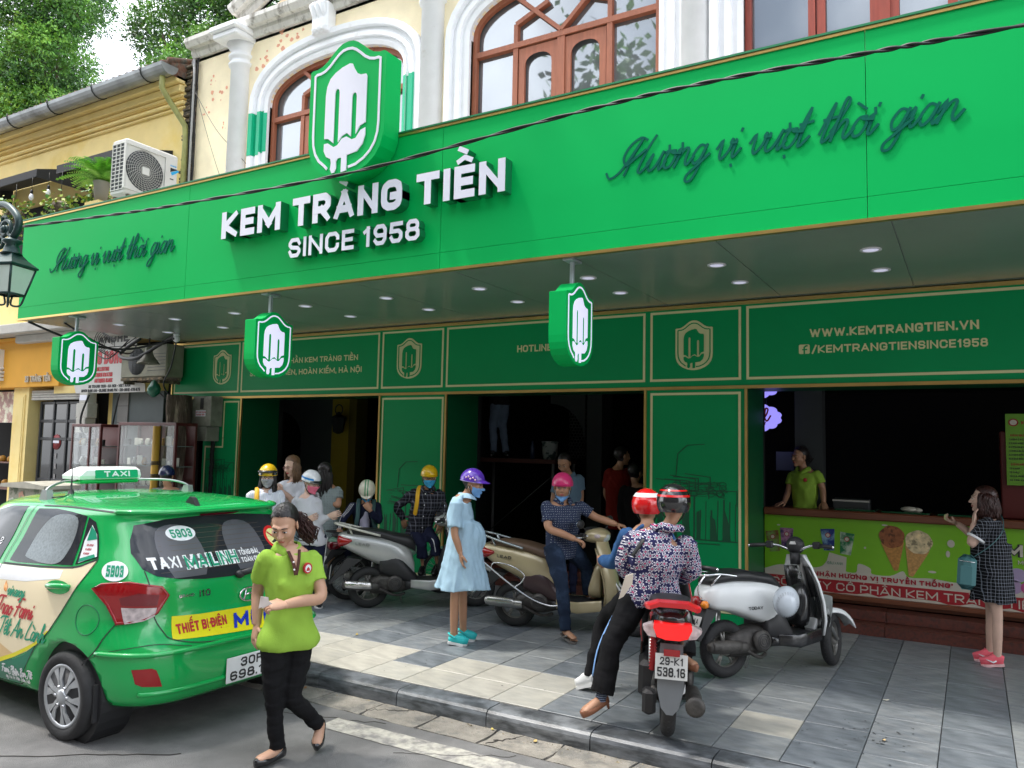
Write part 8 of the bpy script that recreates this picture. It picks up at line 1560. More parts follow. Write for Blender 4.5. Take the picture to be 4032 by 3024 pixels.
person('girl', 'girl in a white striped shirt, grey face mask and yellow helmet with dark goggles', (-6.957, 1.513, .12), .823,
  dict(hc=(-.045, 0, 1.49), nb=(-.06, .02, 1.335), sl=(-.215, 0, 1.285), sr=(.085, 0, 1.285), el=(-.28, .0, 1.02), wl=(-.25, -.05, .80), hl=(-.25, -.06, .71), er=(.14, .0, 1.02), wr=(.12, -.06, .80), hr=(.12, -.07, .71), pl=(-.15, 0, .84), pr=(.02, 0, .84), kl=(-.15, 0, .45), al=(-.15, .02, .08), tl=(-.15, -.12, .05), kr=(.02, 0, .45), ar=(.02, .02, .08), tr=(.02, -.12, .05)),
  SK3, yaw=-5, pitch=4, hair=dict(long=.27, span=.8), top=dict(m=C_wstripe, sleeve=1, collar=True, wr=.009), bottom=dict(m=C_black), shoes=dict(m=M_bpaint), facegear=(wear_mask(K_maskg), wear_glasses(M_cable)), headgear=wear_helmet(H_yel, goggles=True, bands=(('z', -.05, .2, H_blk),)), extra=bp_strap(-1))
person('lady', 'young woman in glasses with long light brown hair looking down at her raised hand', (-7.179, 2.131, .12), .793,
  dict(hc=(-.075, 0, 1.60), nb=(-.055, .03, 1.44), sl=(-.17, -.05, 1.375), sr=(.085, .08, 1.375), el=(-.22, -.12, 1.13), wl=(-.20, -.2, 1.28), hl=(-.245, -.22, 1.35), er=(-.02, -.12, 1.17), wr=(-.175, -.16, 1.30), hr=(-.245, -.18, 1.345), pl=(-.12, 0, .9), pr=(.03, 0, .9), kl=(-.12, 0, .48), al=(-.12, .02, .08), tl=(-.14, -.12, .05), kr=(.03, 0, .48), ar=(.03, .02, .08), tr=(.02, -.12, .05)),
  SK3, yaw=-48, pitch=18, lip=M_lip2, hair=dict(m=mat('light_brown_hair', (.13, .07, .035), .4, var=.4, nscale=30), long=.24, span=.72), top=dict(m=C_white, sleeve=.9, wr=.009, loose=1.3), bottom=dict(m=C_chamb), shoes=dict(m=M_bpaint), facegear=(wear_glasses(mat('thin_pink_frame', (.4, .18, .18), .3, .5)),), handcurl=(.8, .7))
def white_pants_stripe(t, J, hp, bf, lat):
 strap(t, [J['pr']+lat*.10+np.array([0, 0, .0]), J['kr']+lat*.062, J['ar']+lat*.055+np.array([0, 0, .05])], .010, M_twht, 'white_stripe')
person('girl', 'girl in a pale grey hoodie, pink face mask and white helmet with a blue stripe', (-6.596, 1.94, .12), .765,
  dict(hc=(-.118, 0, 1.425), nb=(-.15, .03, 1.28), sl=(-.275, .06, 1.215), sr=(-.045, -.05, 1.215), el=(-.30, .05, .97), wl=(-.15, -.1, 1.0), hl=(-.08, -.13, 1.03), er=(-.005, -.05, .985), wr=(.10, -.09, 1.045), hr=(.155, -.1, 1.06), pl=(-.155, .03, .80), pr=(.0, -.03, .80), kl=(-.14, .02, .43), al=(-.14, .04, .08), tl=(-.10, -.09, .05), kr=(.0, -.02, .43), ar=(.0, 0, .08), tr=(.035, -.13, .05)),
  SK3, yaw=42, pitch=14, hair=dict(), top=dict(m=C_grey, sleeve=1, wr=.010, hood=True, low=-.05, loose=1.4), bottom=dict(m=C_navy), shoes=dict(m=M_bpaint, sole=K_ws), facegear=(wear_mask(K_maskp), wear_glasses(M_cable)), headgear=wear_helmet(H_white, peak=(.045, M_bpaint, .01), bands=(('z', .12, .30, K_blst),)), extra=white_pants_stripe)
person('lady', 'woman with long black hair in a sage green printed dress seen from behind', (-7.059, 2.56, .12), .756,
  dict(hc=(-.066, 0, 1.515), nb=(-.04, .0, 1.36), sl=(-.155, .05, 1.30), sr=(.115, -.03, 1.29), el=(-.22, .1, 1.08), wl=(-.15, .15, 1.15), hl=(-.1, .17, 1.2), er=(.118, -.10, 1.11), wr=(-.06, -.06, 1.185), hr=(-.13, -.02, 1.21), pl=(-.09, 0, .86), pr=(.07, 0, .86), kl=(-.08, 0, .46), al=(-.08, .0, .08), tl=(-.12, .12, .05), kr=(.06, 0, .46), ar=(.06, .0, .08), tr=(.03, .13, .05)),
  SK2, yaw=-140, pitch=25, face=False, hair=dict(long=.36, span=.8, n=190), dress=dict(m=C_sage, z=.50, w0=.14, w1=.26, d0=.12, d1=.20, sleeve=.55, bust=False), shoes=dict(m=M_bpaint, kind='flat'))
def jacket_stripes(t, J, hp, bf, lat):
 for k in (-1, 0, 1):
  o = bf*.052+lat*k*.018; strap(t, [J['sl']+o+np.array([-.02, 0, .02]), J['sl']*.5+J['el']*.5+o+np.array([-.025, 0, 0]), J['el']+o*.85+np.array([-.03, 0, 0]), J['wl']+o*.7], .0045, M_twht, 'white_stripe')
 bp_strap(-1, K_tb, True)(t, J, hp, bf, lat)
 mb = MB(); c = (J['sl']+J['sr']+J['pl']+J['pr'])/4; mb.ellip(tuple(c+bf*.075), (.07, .065, .21), 12, 10); mb.build('undershirt', C_ltshirt, t)
person('pupil', 'pupil in a navy striped jacket bent forward in a cream helmet with green stripes', (-6.05, 3.1, .12), .645,
  dict(hc=(-.635, -.14, 1.30), nb=(-.64, .0, 1.165), sl=(-.80, .03, 1.12), sr=(-.50, .03, 1.12), el=(-.90, -.03, .98), wl=(-.955, -.12, .84), hl=(-.97, -.16, .78), er=(-.48, -.14, .95), wr=(-.585, -.24, 1.08), hr=(-.635, -.25, 1.15), pl=(-.74, .12, .78), pr=(-.58, .12, .78), kl=(-.84, -.22, .62), al=(-.84, -.10, .18), tl=(-.86, -.24, .16), kr=(-.46, -.16, .66), ar=(-.44, -.02, .30), tr=(-.44, -.16, .29)),
  SK2, yaw=0, pitch=48, face=False, hair=dict(), top=dict(m=C_navy, sleeve=1, bust=False, wr=.010), bottom=dict(m=C_navy), shoes=dict(m=M_bpaint), facegear=(wear_mask(K_mask2),), headgear=wear_helmet(H_cream, peak=(.03, H_cream, .01), bands=(('x', -.022, -.010, K_gst), ('x', .010, .022, K_gst))), extra=jacket_stripes, handcurl=(.9, 1.2), female=False, build=.92)
def plaid_extra(t, J, hp, bf, lat):
 bp_strap(-1)(t, J, hp, bf, lat); strap(t, [J['pr']+lat*.05+bf*.085, J['pr']*.4+J['kr']*.6+bf*.075+lat*.02, J['kr']+bf*.062, J['kr']*.6+J['ar']*.4+bf*.06+lat*.01], .007, M_twht, 'white_stripe')
 for i in range(4): c = J['nb']*(1-.27*i)+J['pr']*(.27*i)+bf*.135; mb = MB(); mb.ellip(tuple(c-np.array([0, 0, .06])), (.007, .005, .007), 8, 5); mb.build('button', M_twht, t)
person('youth', 'youth in a dark plaid shirt, blue mask and yellow helmet sitting on the silver scooter', (-5.72, 2.95, .12), .628,
  dict(hc=(-.05, -.05, 1.50), nb=(-.06, .0, 1.36), sl=(-.22, .05, 1.31), sr=(.08, -.02, 1.31), el=(-.43, .12, 1.12), wl=(-.36, .17, .96), hl=(-.33, .18, .88), er=(.135, -.02, 1.10), wr=(.10, -.10, .96), hr=(.09, -.13, .88), pl=(-.23, .0, .86), pr=(-.09, .04, .86), kl=(-.12, -.12, .70), al=(-.10, -.06, .40), tl=(-.12, -.18, .36), kr=(.040, -.14, .74), ar=(.078, -.10, .43), tr=(.03, -.23, .37)),
  SK2, yaw=8, pitch=8, hair=dict(), top=dict(m=C_plaids, sleeve=1, low=-.07, loose=1.5, wr=.012, bust=False, collar=True), bottom=dict(m=C_navy, len=.55, end=.075), shoes=dict(m=M_bpaint), facegear=(wear_mask(K_mask2), wear_glasses(M_cable)), headgear=wear_helmet(H_yel, peak=(.04, H_yel, .012)), extra=plaid_extra, female=False)
def preg_extra(t, J, hp, bf, lat):
 for i in range(4): mb = MB(); z = 1.33-.085*i; mb.ellip((.115+.022*i, -.02, z), (.004, .005, .005), 6, 4); mb.build('button', M_cable, t)
 for k, (x, y, z, c) in enumerate(((.098, -.03, .10, K_lil), (.09, -.06, .08, K_maskp), (.1, .0, .085, K_lil))):
  m = MB(); q = np.array(hp(0, 0, 0));
 m = MB(); [m.ellip(hp(-.104+.004*abs(i-2), -.045+.024*i, .050+.014*(i % 2)), (.010, .010, .010), 8, 5) for i in range(5)]; m.build('helmet_stickers', mat('pink_white_stickers', (.75, .5, .62), .4, var=.4, nscale=60), t)
person('lady', 'pregnant woman in a pale blue shirt dress, purple peaked helmet and turquoise clogs', (-4.284, 1.45, .12), .591,
  dict(hc=(.105, 0, 1.525), nb=(.045, .0, 1.40), sl=(-.045, -.13, 1.345), sr=(.0, .14, 1.345), el=(-.062, -.165, 1.065), wl=(-.0, -.165, .872), hl=(.015, -.165, .76), er=(-.03, .18, 1.07), wr=(.06, .16, .90), hr=(.08, .15, .8), pl=(.015, -.08, .90), pr=(.03, .08, .90), kl=(-.045, -.065, .46), al=(-.045, -.045, .075), tl=(.085, -.055, .052), kr=(.032, .095, .46), ar=(.045, .12, .078), tr=(.165, .12, .055), belly=(.115, 0, 1.0), bf=(1., -.1, 0)),
  SK2, yaw=68, pitch=14, hair=dict(), torso_face=86, dress=dict(m=C_chamb, z=.52, w0=.15, w1=.21, d0=.13, d1=.265, cx=np.array([.035, 0, .9]), sleeve=.82, collar=True, wr=.007), shoes=dict(m=K_turq, kind='clog', sole=K_ws, w=1.1), facegear=(wear_mask(K_mask),), headgear=wear_helmet(H_purp, peak=(.07, H_purp, .015), bands=(('z', -.12, -.08, K_lil),), tilt=-6), handcurl=(.35, .35), palm=((.95, .3, 0), (-.9, .3, 0)), extra=preg_extra, build=.98)
person('man', 'man in a navy dotted shirt and magenta helmet astride the beige scooter', (-3.456, 2.146, .12), .454,
  dict(hc=(-.085, .26, 1.485), nb=(-.08, .31, 1.35), sl=(-.25, .24, 1.29), sr=(.085, .38, 1.29), el=(-.21, .14, 1.075), wl=(.05, .10, .98), hl=(.14, .09, .95), er=(.26, .38, 1.18), wr=(.47, .30, 1.12), hr=(.57, .27, 1.10), pl=(-.17, .27, .86), pr=(-.01, .42, .86), kl=(-.07, .06, .51), al=(-.025, .0, .09), tl=(.065, -.11, .052), kr=(.17, .50, .66), ar=(.20, .52, .36), tr=(.28, .46, .34)),
  SK2, yaw=-2, pitch=4, hs=1.04, build=1.12, armb=1.12, female=False, hair=dict(), top=dict(m=C_dots, sleeve=.72, collar=True, low=-.06, wr=.009), bottom=dict(m=C_jean, len=.97, off=.014), shoes=dict(m=K_gff, kind='flipflop'), facegear=(wear_mask(K_mask, True),), headgear=wear_helmet(H_pink, peak=(.035, H_pink, .010), scale=(.106, .126, .118)), handcurl=(.9, .8), palm=((.1, .0, -1), (0, .0, -1)), vox=.011)
def driver_extra(t, J, hp, bf, lat): pass
person('rider', 'scooter driver in a red helmet and blue denim jacket, mostly hidden by the passenger', (-1.8, .26, .12), .334,
  dict(hc=(-.160, .80, 1.43), nb=(-.15, .72, 1.31), sl=(-.30, .72, 1.235), sr=(-.03, .74, 1.235), el=(-.41, .85, 1.00), wl=(-.53, 1.0, .975), hl=(-.56, 1.08, .97), er=(.10, .9, 1.0), wr=(.10, 1.1, .96), hr=(.10, 1.18, .95), pl=(-.22, .62, .82), pr=(-.06, .62, .82), kl=(-.50, .93, .52), al=(-.60, .80, .10), tl=(-.70, .86, .055), kr=(.14, .95, .50), ar=(.13, .74, .10), tr=(.22, .82, .055)),
  SK2, yaw=172, pitch=0, face=False, top=dict(m=C_denimj, sleeve=1, loose=1.8, wr=.009, bust=False), bottom=dict(m=C_black), shoes=dict(m=K_wsn, sole=K_ws), headgear=wear_helmet(H_red, full=True, scale=(.118, .135, .125), bands=(('z', .50, .80, M_twht),)), extra=driver_extra, female=False)
def floral_extra(t, J, hp, bf, lat):
 up = np.array([0, 0, 1.]); strap(t, [J['nb']-up*.03-lat*.12-np.array([0, .02, 0]), J['sl']*.7+J['nb']*.3-np.array([.0, .10, .02]), J['sl']*.75+J['pl']*.25-np.array([.01, .115, 0])], .018, M_cable, 'bag_strap')
 m = MB(); m.prism([(-.30, .86), (-.24, .95), (-.235, 1.02), (-.29, 1.00), (-.335, .84)], lambda a, b, d: (a, .13+d, b), 0, .03); m.build('cloth_bag', mat('cream_canvas', (.62, .55, .45), .8), t)
 strap(t, [J['pl']-lat*.105+up*.0, J['kl']-lat*.085-np.array([.0, .0, 0]), J['kl']*.4+J['al']*.6-lat*.088], .007, mat('pale_blue_piping', (.2, .38, .7), .6), 'blue_piping')
 m = MB(); A, K = J['al'], J['kl']; d = (A-K)/np.linalg.norm(A-K)
 for i in range(7): m.tube([tuple(A-d*(.085-.014*i)+np.array([.037*math.cos(a), .037*math.sin(a), 0])) for a in np.linspace(0, 6.2832, 13)[:-1]], .0035, 5, loop=True)
 m.build('striped_sock', mat('sock_grey_stripe', (.2, .24, .32), .8), t); m = MB(); limb(m, [tuple(A-d*.11), tuple(A)], [.036, .038]); m.build('sock', mat('sock_navy', (.03, .04, .07), .8), t)
person('passenger', 'passenger in a white and navy floral hooded jacket and black and red helmet', (-1.8, .26, .12), .334,
  dict(hc=(.040, .30, 1.49), nb=(.0, .27, 1.345), sl=(-.245, .26, 1.235), sr=(.135, .26, 1.235), el=(-.325, .34, 1.03), wl=(-.26, .52, .94), er=(.18, .32, 1.03), wr=(.09, .50, .94), pl=(-.20, .30, .85), pr=(-.02, .30, .85), kl=(-.375, .12, .54), al=(-.445, .05, .17), tl=(-.56, -.04, .115), kr=(.12, .42, .66), ar=(.115, .30, .42), tr=(.20, .22, .405)),
  SK2, yaw=180, pitch=0, face=False, hands=(0, 0), top=dict(m=C_flow, sleeve=1, loose=2.2, wr=.011, bust=False, off=.03, hood=True, low=-.02, hip=1.08), bottom=dict(m=C_black, end=.088, off=.018, len=.88, wr=.005), shoes=dict(m=K_brs, kind='pump'), headgear=wear_helmet(H_blk, full=True, scale=(.122, .138, .130), bands=(('z', .28, .40, H_red), ('z', .62, .72, H_red))), extra=floral_extra, build=1.12, vox=.011)
def seller_extra(t, J, hp, bf, lat):
 m = MB(); c = J['nb']+bf*.115-np.array([0, 0, .12])+lat*.08; m.ellip(tuple(c), (.022, .012, .024), 12, 6); m.build('badge', M_red, t)
person('seller', 'counter seller in a lime green polo shirt leaning on the ice cream counter', (-1.76, 5.05, .12), .174,
  dict(hc=(-.045, 0, 1.845), nb=(-.005, .02, 1.69), sl=(-.135, .1, 1.63), sr=(.15, -.05, 1.635), el=(-.185, .02, 1.41), wl=(-.225, -.14, 1.30), hl=(-.27, -.18, 1.285), er=(.205, -.06, 1.47), wr=(.215, -.12, 1.31), hr=(.222, -.15, 1.28), pl=(-.08, 0, 1.05), pr=(.09, 0, 1.05), kl=(-.08, 0, .65), al=(-.08, .05, .3), tl=(-.08, -.08, .27), kr=(.09, 0, .65), ar=(.09, .05, .3), tr=(.09, -.08, .27)),
  SK2, yaw=-52, pitch=4, hair=dict(tail=(.0, .09, .0), taillen=.05, tm=M_hair), top=dict(m=C_lime, sleeve=.62, collar=True), bottom=dict(m=C_black), extra=seller_extra, handcurl=(.3, .3), palm=((0, 0, -1), (0, 0, -1)))
def check_extra(t, J, hp, bf, lat):
 m = MB(); m.ellip((-.335, .14, 1.30), (.018, .014, .030), 10, 8); m.build('ice_cream', mat('pale_green_ice', (.55, .62, .28), .5), t)
 m = MB(); sloft(m, [(0, 0, .02, .02)]*1+[(0, 0, .02, .02)]) if False else None
 m.bbox(-.075, -.055, -.155, .075, .055, .155, .045) ; q = m.build('shoulder_bag', K_teal, t); q.location = (-.165, -.235, .845); q.rotation_euler = (0, R(4), 0)
 m = MB(); m.bbox(-.05, -.062, -.11, .045, -.055, .06, .003); m.build('bag_pocket', K_teal, q); m = MB(); m.tube([(-.06, -.058, .10), (.06, -.058, .10)], .004, 5); m.build('zip', M_chrome, q)
 strap(t, [(-.11, -.22, .98), (.03, -.235, 1.10), (.12, -.16, 1.22), (.125, -.06, 1.33), (.09, .10, 1.36), (.10, .17, 1.2)], .009, K_teal)
 m = MB(); S, E = J['sl'], J['el']; p = S*.30+E*.70; d = (E-S)/np.linalg.norm(E-S); limb(m, [tuple(p-d*.008), tuple(p+d*.010)], [.078, .079]); m.build('white_cuff', M_twht, t)
person('lady', 'auburn haired woman in a black and white checked dress and pink sneakers at the counter', (.096, 3.62, .12), -.011,
  dict(hc=(-.025, 0, 1.495), nb=(.02, .0, 1.35), sl=(.0, -.15, 1.29), sr=(.04, .15, 1.29), el=(-.125, -.20, 1.09), wl=(-.10, -.14, 1.28), hl=(-.095, -.10, 1.37), er=(-.12, .18, 1.15), wr=(-.245, .16, 1.245), hr=(-.32, .14, 1.275), pl=(.02, -.08, .84), pr=(.035, .08, .84), kl=(.062, -.07, .46), al=(.055, -.07, .075), tl=(-.075, -.08, .055), kr=(.015, .09, .46), ar=(0, .10, .078), tr=(-.13, .10, .055), bf=(-1., 0, 0)),
  SK3, yaw=-82, pitch=0, hair=dict(m=M_hairr, long=.20, span=.8, n=170, flare=.02), torso_face=90, dress=dict(m=C_plaidd, z=.57, w0=.155, w1=.17, d0=.165, d1=.18, sleeve=.72, bust=True), shoes=dict(m=K_pinks, kind='sneaker', sole=K_pks, lace=K_pinks, tick=True), extra=check_extra, handcurl=(.3, .9), palm=((.8, .3, .2), (0, 0, 1)))
person('man', 'man in a grey T-shirt and navy helmet, back turned, beyond the taxi roof', (-9.35, 1.9, .12), .94,
  dict(hc=(-.01, 0, 1.40), nb=(.01, .0, 1.27), sl=(-.165, 0, 1.20), sr=(.195, 0, 1.20), el=(-.22, .12, .95), wl=(-.15, .35, .92), er=(.25, .12, .95), wr=(.18, .35, .92), pl=(-.08, 0, .78), pr=(.10, 0, .78), kl=(-.16, .38, .66), al=(-.18, .32, .22), tl=(-.18, .44, .2), kr=(.18, .38, .66), ar=(.2, .32, .22), tr=(.2, .44, .2)),
  SK2, yaw=165, face=False, hands=(0, 0), female=False, build=1.08, hair=dict(), top=dict(m=C_greyt, sleeve=.7, wr=.008), bottom=dict(m=C_jean), shoes=dict(m=M_bpaint), headgear=wear_helmet(H_navy))
person('guard', 'security guard in a pale blue uniform shirt standing in the dark doorway', (-4.55, 3.9, .12), .476,
  dict(hc=(.126, 0, 1.70), nb=(.18, .02, 1.56), sl=(.05, 0, 1.50), sr=(.32, 0, 1.52), el=(.0, 0, 1.25), wl=(.0, -.1, 1.05), er=(.345, 0, 1.30), wr=(.33, -.08, 1.12), pl=(.1, 0, .98), pr=(.26, 0, .98), kl=(.1, 0, .52), al=(.1, .02, .08), tl=(.1, -.12, .05), kr=(.26, 0, .52), ar=(.26, .02, .08), tr=(.26, -.12, .05)),
  SK2, yaw=-20, pitch=30, female=False, hands=(0, 0), hair=dict(), top=dict(m=C_guard, sleeve=.7, collar=True), bottom=dict(m=C_navy), shoes=dict(m=M_bpaint))
person('worker', 'person in a red shirt standing in the dim middle doorway', (-3.95, 4.5, .12), .397,
  dict(hc=(.068, 0, 1.80), nb=(.03, 0, 1.66), sl=(-.09, -.05, 1.60), sr=(.13, .05, 1.60), el=(-.14, 0, 1.33), wl=(-.08, .1, 1.15), er=(.13, 0, 1.34), wr=(.20, -.1, 1.22), pl=(-.06, 0, 1.0), pr=(.1, 0, 1.0), kl=(-.06, 0, .54), al=(-.06, .02, .08), tl=(-.06, .14, .05), kr=(.1, 0, .54), ar=(.1, .02, .08), tr=(.1, .14, .05)),
  SK2, yaw=120, face=False, female=False, hands=(0, 0), hair=dict(), top=dict(m=C_red, sleeve=.75, low=-.08, loose=1.3), bottom=dict(m=C_black), shoes=dict(m=M_bpaint))
person('bystander', 'shadowy figure in dark clothes beside the person in the red shirt', (-3.62, 4.35, .12), .363,
  dict(hc=(-.02, 0, 1.60), nb=(-.02, 0, 1.46), sl=(-.16, 0, 1.40), sr=(.14, 0, 1.40), el=(-.2, 0, 1.15), wl=(-.18, -.1, .95), er=(.2, 0, 1.15), wr=(.18, -.1, .95), pl=(-.09, 0, .9), pr=(.07, 0, .9), kl=(-.09, 0, .48), al=(-.09, .02, .08), tl=(-.09, -.12, .05), kr=(.07, 0, .48), ar=(.07, .02, .08), tr=(.07, -.12, .05)),
  SK2, yaw=150, face=False, hands=(0, 0), hair=dict(), top=dict(m=C_black, sleeve=1), bottom=dict(m=C_black), shoes=dict(m=M_bpaint))
person('workman', 'workman in blue jeans standing on a raised platform inside the doorway', (-6.15, 5.2, 1.84), .545,
  dict(hc=(0, 0, 1.5), nb=(0, 0, 1.36), sl=(-.16, 0, 1.30), sr=(.14, 0, 1.30), el=(-.2, -.05, 1.1), wl=(-.16, -.15, .98), er=(.2, -.05, 1.1), wr=(.18, -.15, .98), pl=(-.06, 0, .84), pr=(.055, 0, .84), kl=(-.10, -.04, .47), al=(-.08, 0, .08), tl=(-.12, -.12, .05), kr=(.045, 0, .49), ar=(.10, .01, .08), tr=(.12, -.12, .05)),
  SK2, yaw=160, face=False, hands=(0, 0), female=False, hair=dict(), top=dict(m=C_black, sleeve=1), bottom=dict(m=cloth('faded_jeans', (.09, .12, .17), var=.2), off=.014), shoes=dict(m=M_bpaint))
# ================================================================== COUNTER BANNER, INTERIOR, SMALL THINGS
YB = 4.62
bnr = thing('counter_banner', 'lime green printed banner with ice cream cones and red bottom strip covering the counter front', 'banner', (-.6, YB, .45)); WBn = (-.6, YB, .45)
M_lime = mat('lime_banner_print', (.20, .50, .015), .4, var=.04); M_milk = mat('milk_print', (.58, .54, .46), .5, var=.06); M_redb = mat('red_band_print', (.36, .012, .02), .45, var=.1, nscale=8, col2=(.52, .4, .35), c2pos=(.66, .70), c2scale=12)
fb = on_y(YB)
m = MB(); m.box(-2.13, YB, .455, 3, YB+.008, 1.284); m.build('printed_sheet', M_lime, bnr, WBn)
top_ = catmull([(-2.13, .66), (-1.95, .72), (-1.8, .70), (-1.7, .80), (-1.62, .72), (-1.5, .74), (-1.42, .82), (-1.3, .72), (-1.15, .70), (-1.12, .80), (-1.0, .76), (-.98, .70), (-.8, .70), (-.68, .76), (-.62, .70), (-.4, .71), (-.2, .69), (.1, .70), (.3, .72), (.6, .70), (3, .70)], 4)
m = MB(); m.prism(top_+[(3, .55), (-2.13, .55)], fb, 0, .002); m.build('milk_splash', M_milk, bnr, WBn)
rnd = random.Random(8); bot = [(-2.13+.11*i, .458+(rnd.uniform(0, .035) if rnd.random() < .6 else 0)) for i in range(46)]
m = MB(); m.prism(bot+[(3, .458), (3, .60), (-2.13, .60)], fb, .0, .003); m.build('red_band', M_redb, bnr, WBn)
m = MB(); m.box(-2.13, YB-.0015, .455, 3, YB, .49); m.build('torn_edge', M_milk, bnr, WBn)
m = MB(); text(m, 'CÔNG TY CỔ PHẦN KEM TRÀNG TIỀN', .085, fb, .15, .003, .006, x0=-2.05, y0=.487, width=2.62); m.build('white_lettering', M_milk, bnr, WBn)
m = MB(); text(m, '"CẢM NHẬN HƯƠNG VỊ TRUYỀN THỐNG"', .05, fb, .27, .003, .006, x0=-.21, y0=.628, align='r', width=1.62); m.build('red_lettering', mat('dark_red_print', (.38, .01, .03), .5), bnr, WBn)
def cone(cx, cz, col, cc, tilt, s=1.):
 M_ = Matrix.Rotation(tilt, 2); g_ = lambda a, b_, d: fb(cx+(M_ @ Vector((a, b_)))[0]*s, cz+(M_ @ Vector((a, b_)))[1]*s, d)
 m = MB(); m.prism([(-.115, .0), (.115, .0), (.02, -.30), (-.02, -.30)], g_, .002, .0045); m.build('cone_print', mat('waffle_print_'+str(int(cc[0]*100)), cc, .5, var=.3, nscale=40), bnr, WBn)
 m = MB(); m.prism([(.125*math.cos(a)*(1+.04*math.sin(5*a)), .06+.12*math.sin(a)*(1+.03*math.cos(7*a))) for a in np.linspace(0, 6.2832, 33)[:-1]], g_, .002, .0055); m.build('scoop_print', mat('scoop_%d' % int(col[0]*1000), col, .5, var=.45, nscale=18, col2=tuple(x*.4 for x in col), c2pos=(.55, .6), c2scale=14), bnr, WBn)
cone(-.775, 1.06, (.30, .10, .035), (.50, .24, .06), .10); cone(-.535, 1.02, (.72, .58, .34), (.55, .30, .10), -.22, 1.04)
def tubep(cx, cz, c1, c2, tilt):
 M_ = Matrix.Rotation(tilt, 2); g_ = lambda a, b_, d: fb(cx+(M_ @ Vector((a, b_)))[0], cz+(M_ @ Vector((a, b_)))[1], d)
 m = MB(); m.prism([(-.075, .12), (.075, .12), (.055, -.12), (-.055, -.12)], g_, .002, .005); m.build('packet_print', mat('pack_%d_%d' % (int(c1[0]*100), int(c1[2]*100)), c1, .4, col2=c2, c2pos=(.45, .6), c2scale=6), bnr, WBn)
 m = MB(); m.prism([(.028*math.cos(a), .05+.028*math.sin(a)) for a in np.linspace(0, 6.2832, 17)[:-1]], g_, .005, .0062); m.build('packet_badge', M_redb, bnr, WBn)
 m = MB(); m.prism([(.02*math.cos(a), .05+.02*math.sin(a)) for a in np.linspace(0, 6.2832, 13)[:-1]], g_, .0062, .007); m.build('packet_badge_face', M_milk, bnr, WBn)
tubep(-2.03, .98, (.20, .06, .02), (.20, .35, .10), .15); tubep(-1.88, 1.02, (.02, .02, .10), (.55, .25, .40), 0); tubep(-1.43, 1.04, (.01, .03, .22), (.25, .45, .60), .06); tubep(-1.24, 1.01, (.01, .18, .06), (.55, .62, .50), -.10)
m = MB(); m.prism([(-1.47, .72), (-1.25, .70), (-1.24, .86), (-1.42, .90)], fb, .0022, .0052); m.build('pale_packet_print', M_milk, bnr, WBn); m = MB(); text(m, 'Đậu xanh', .03, fb, .12, .005, .0065, x0=-1.44, y0=.77, script=False, width=.16); m.build('packet_lettering', M_tdkg, bnr, WBn)
for x, z, a, b_ in ((-.22, 1.09, .035, .04), (-.25, .98, .02, .035), (-.40, .78, .04, .012), (-1.05, .98, .012, .012), (-1.97, 1.17, .02, .008), (-1.7, .95, .018, .01), (-.85, 1.24, .03, .008), (-.1, .90, .02, .008)):
 m = MB(); m.prism([(x+a*math.cos(t_), z+b_*math.sin(t_)) for t_ in np.linspace(0, 6.2832, 15)[:-1]], fb, .002, .004); m.build('milk_drop', M_milk, bnr, WBn)
m = MB(); text(m, 'mo', .13, fb, .34, .003, .006, x0=.26, y0=1.0, width=.3); m.build('outlined_lettering', M_bk, bnr, WBn); m = MB(); text(m, 'mo', .12, fb, .22, .006, .009, x0=.265, y0=1.005, width=.29); m.build('white_outlined_lettering', M_milk, bnr, WBn); m = MB(); text(m, 'MOCHI', .04, fb, .15, .003, .006, x0=.37, y0=.93, width=.16); m.build('mochi_lettering', M_milk, bnr, WBn)
for x, z, c in ((.36, .82, (.40, .32, .5)), (.32, .70, (.42, .30, .48)), (.47, .70, (.5, .08, .25)), (.52, .82, (.45, .3, .5))):
 m = MB(); m.prism([(x+.085*math.cos(t_), z+.07*math.sin(t_)) for t_ in np.linspace(0, 6.2832, 19)[:-1]], fb, .003, .0055+.0004*int(x*10)); m.build('mochi_print', mat('mochi_%d_%d' % (int(c[0]*100), int(c[1]*100)), c, .5), bnr, WBn)
t = thing('menu_board', 'lime green hand numbered ice cream menu board at the right edge of the counter', 'menu board', (.72, 4.75, 1.7)); Wm = (.72, 4.75, 1.7)
fm = on_y(4.75); m = MB(); m.box(.30, 4.75, 1.72, 1.1, 4.78, 2.46); m.build('board', mat('menu_lime', (.13, .32, .02), .5), t, Wm)
m = MB(); rows = ['KEM QUE', '1 Kem Cacao', '2 Kem Khoai môn', '3 Kem Đậu xanh', '4 Kem Sữa dừa', '5 Kem Cốm', '6 Kem Sô cô la', 'KEM MOCHI', '11 Vani', '12 Dâu', '13 Cà phê', '14 Trà xanh']
for i, s in enumerate(rows): text(m, s, .018 if s[0] != 'K' else .022, fm, .2, 0, .002, x0=.325 if s[0] != 'K' else .34, y0=2.225-.04*i-(.02 if i > 6 else 0), mi=1 if s[0] == 'K' else 0)
text(m, 'KEM TRÀNG TIỀN', .035, fm, .2, 0, .002, x0=.44, y0=2.35, mi=1); m.build('menu_lettering', [M_bk, mat('menu_red', (.30, .01, .01), .5)], t, Wm)
m = MB(); m.prism([(.37+.045*math.cos(a), 2.37+.04*math.sin(a)) for a in np.linspace(0, 6.2832, 21)[:-1]], fm, 0, .002); m.build('menu_badge', MATS['menu_red'], t, Wm)
m = MB(); m.prism([(.37+.032*math.cos(a), 2.37+.028*math.sin(a)) for a in np.linspace(0, 6.2832, 17)[:-1]], fm, .002, .003); m.build('menu_badge_face', M_milk, t, Wm)
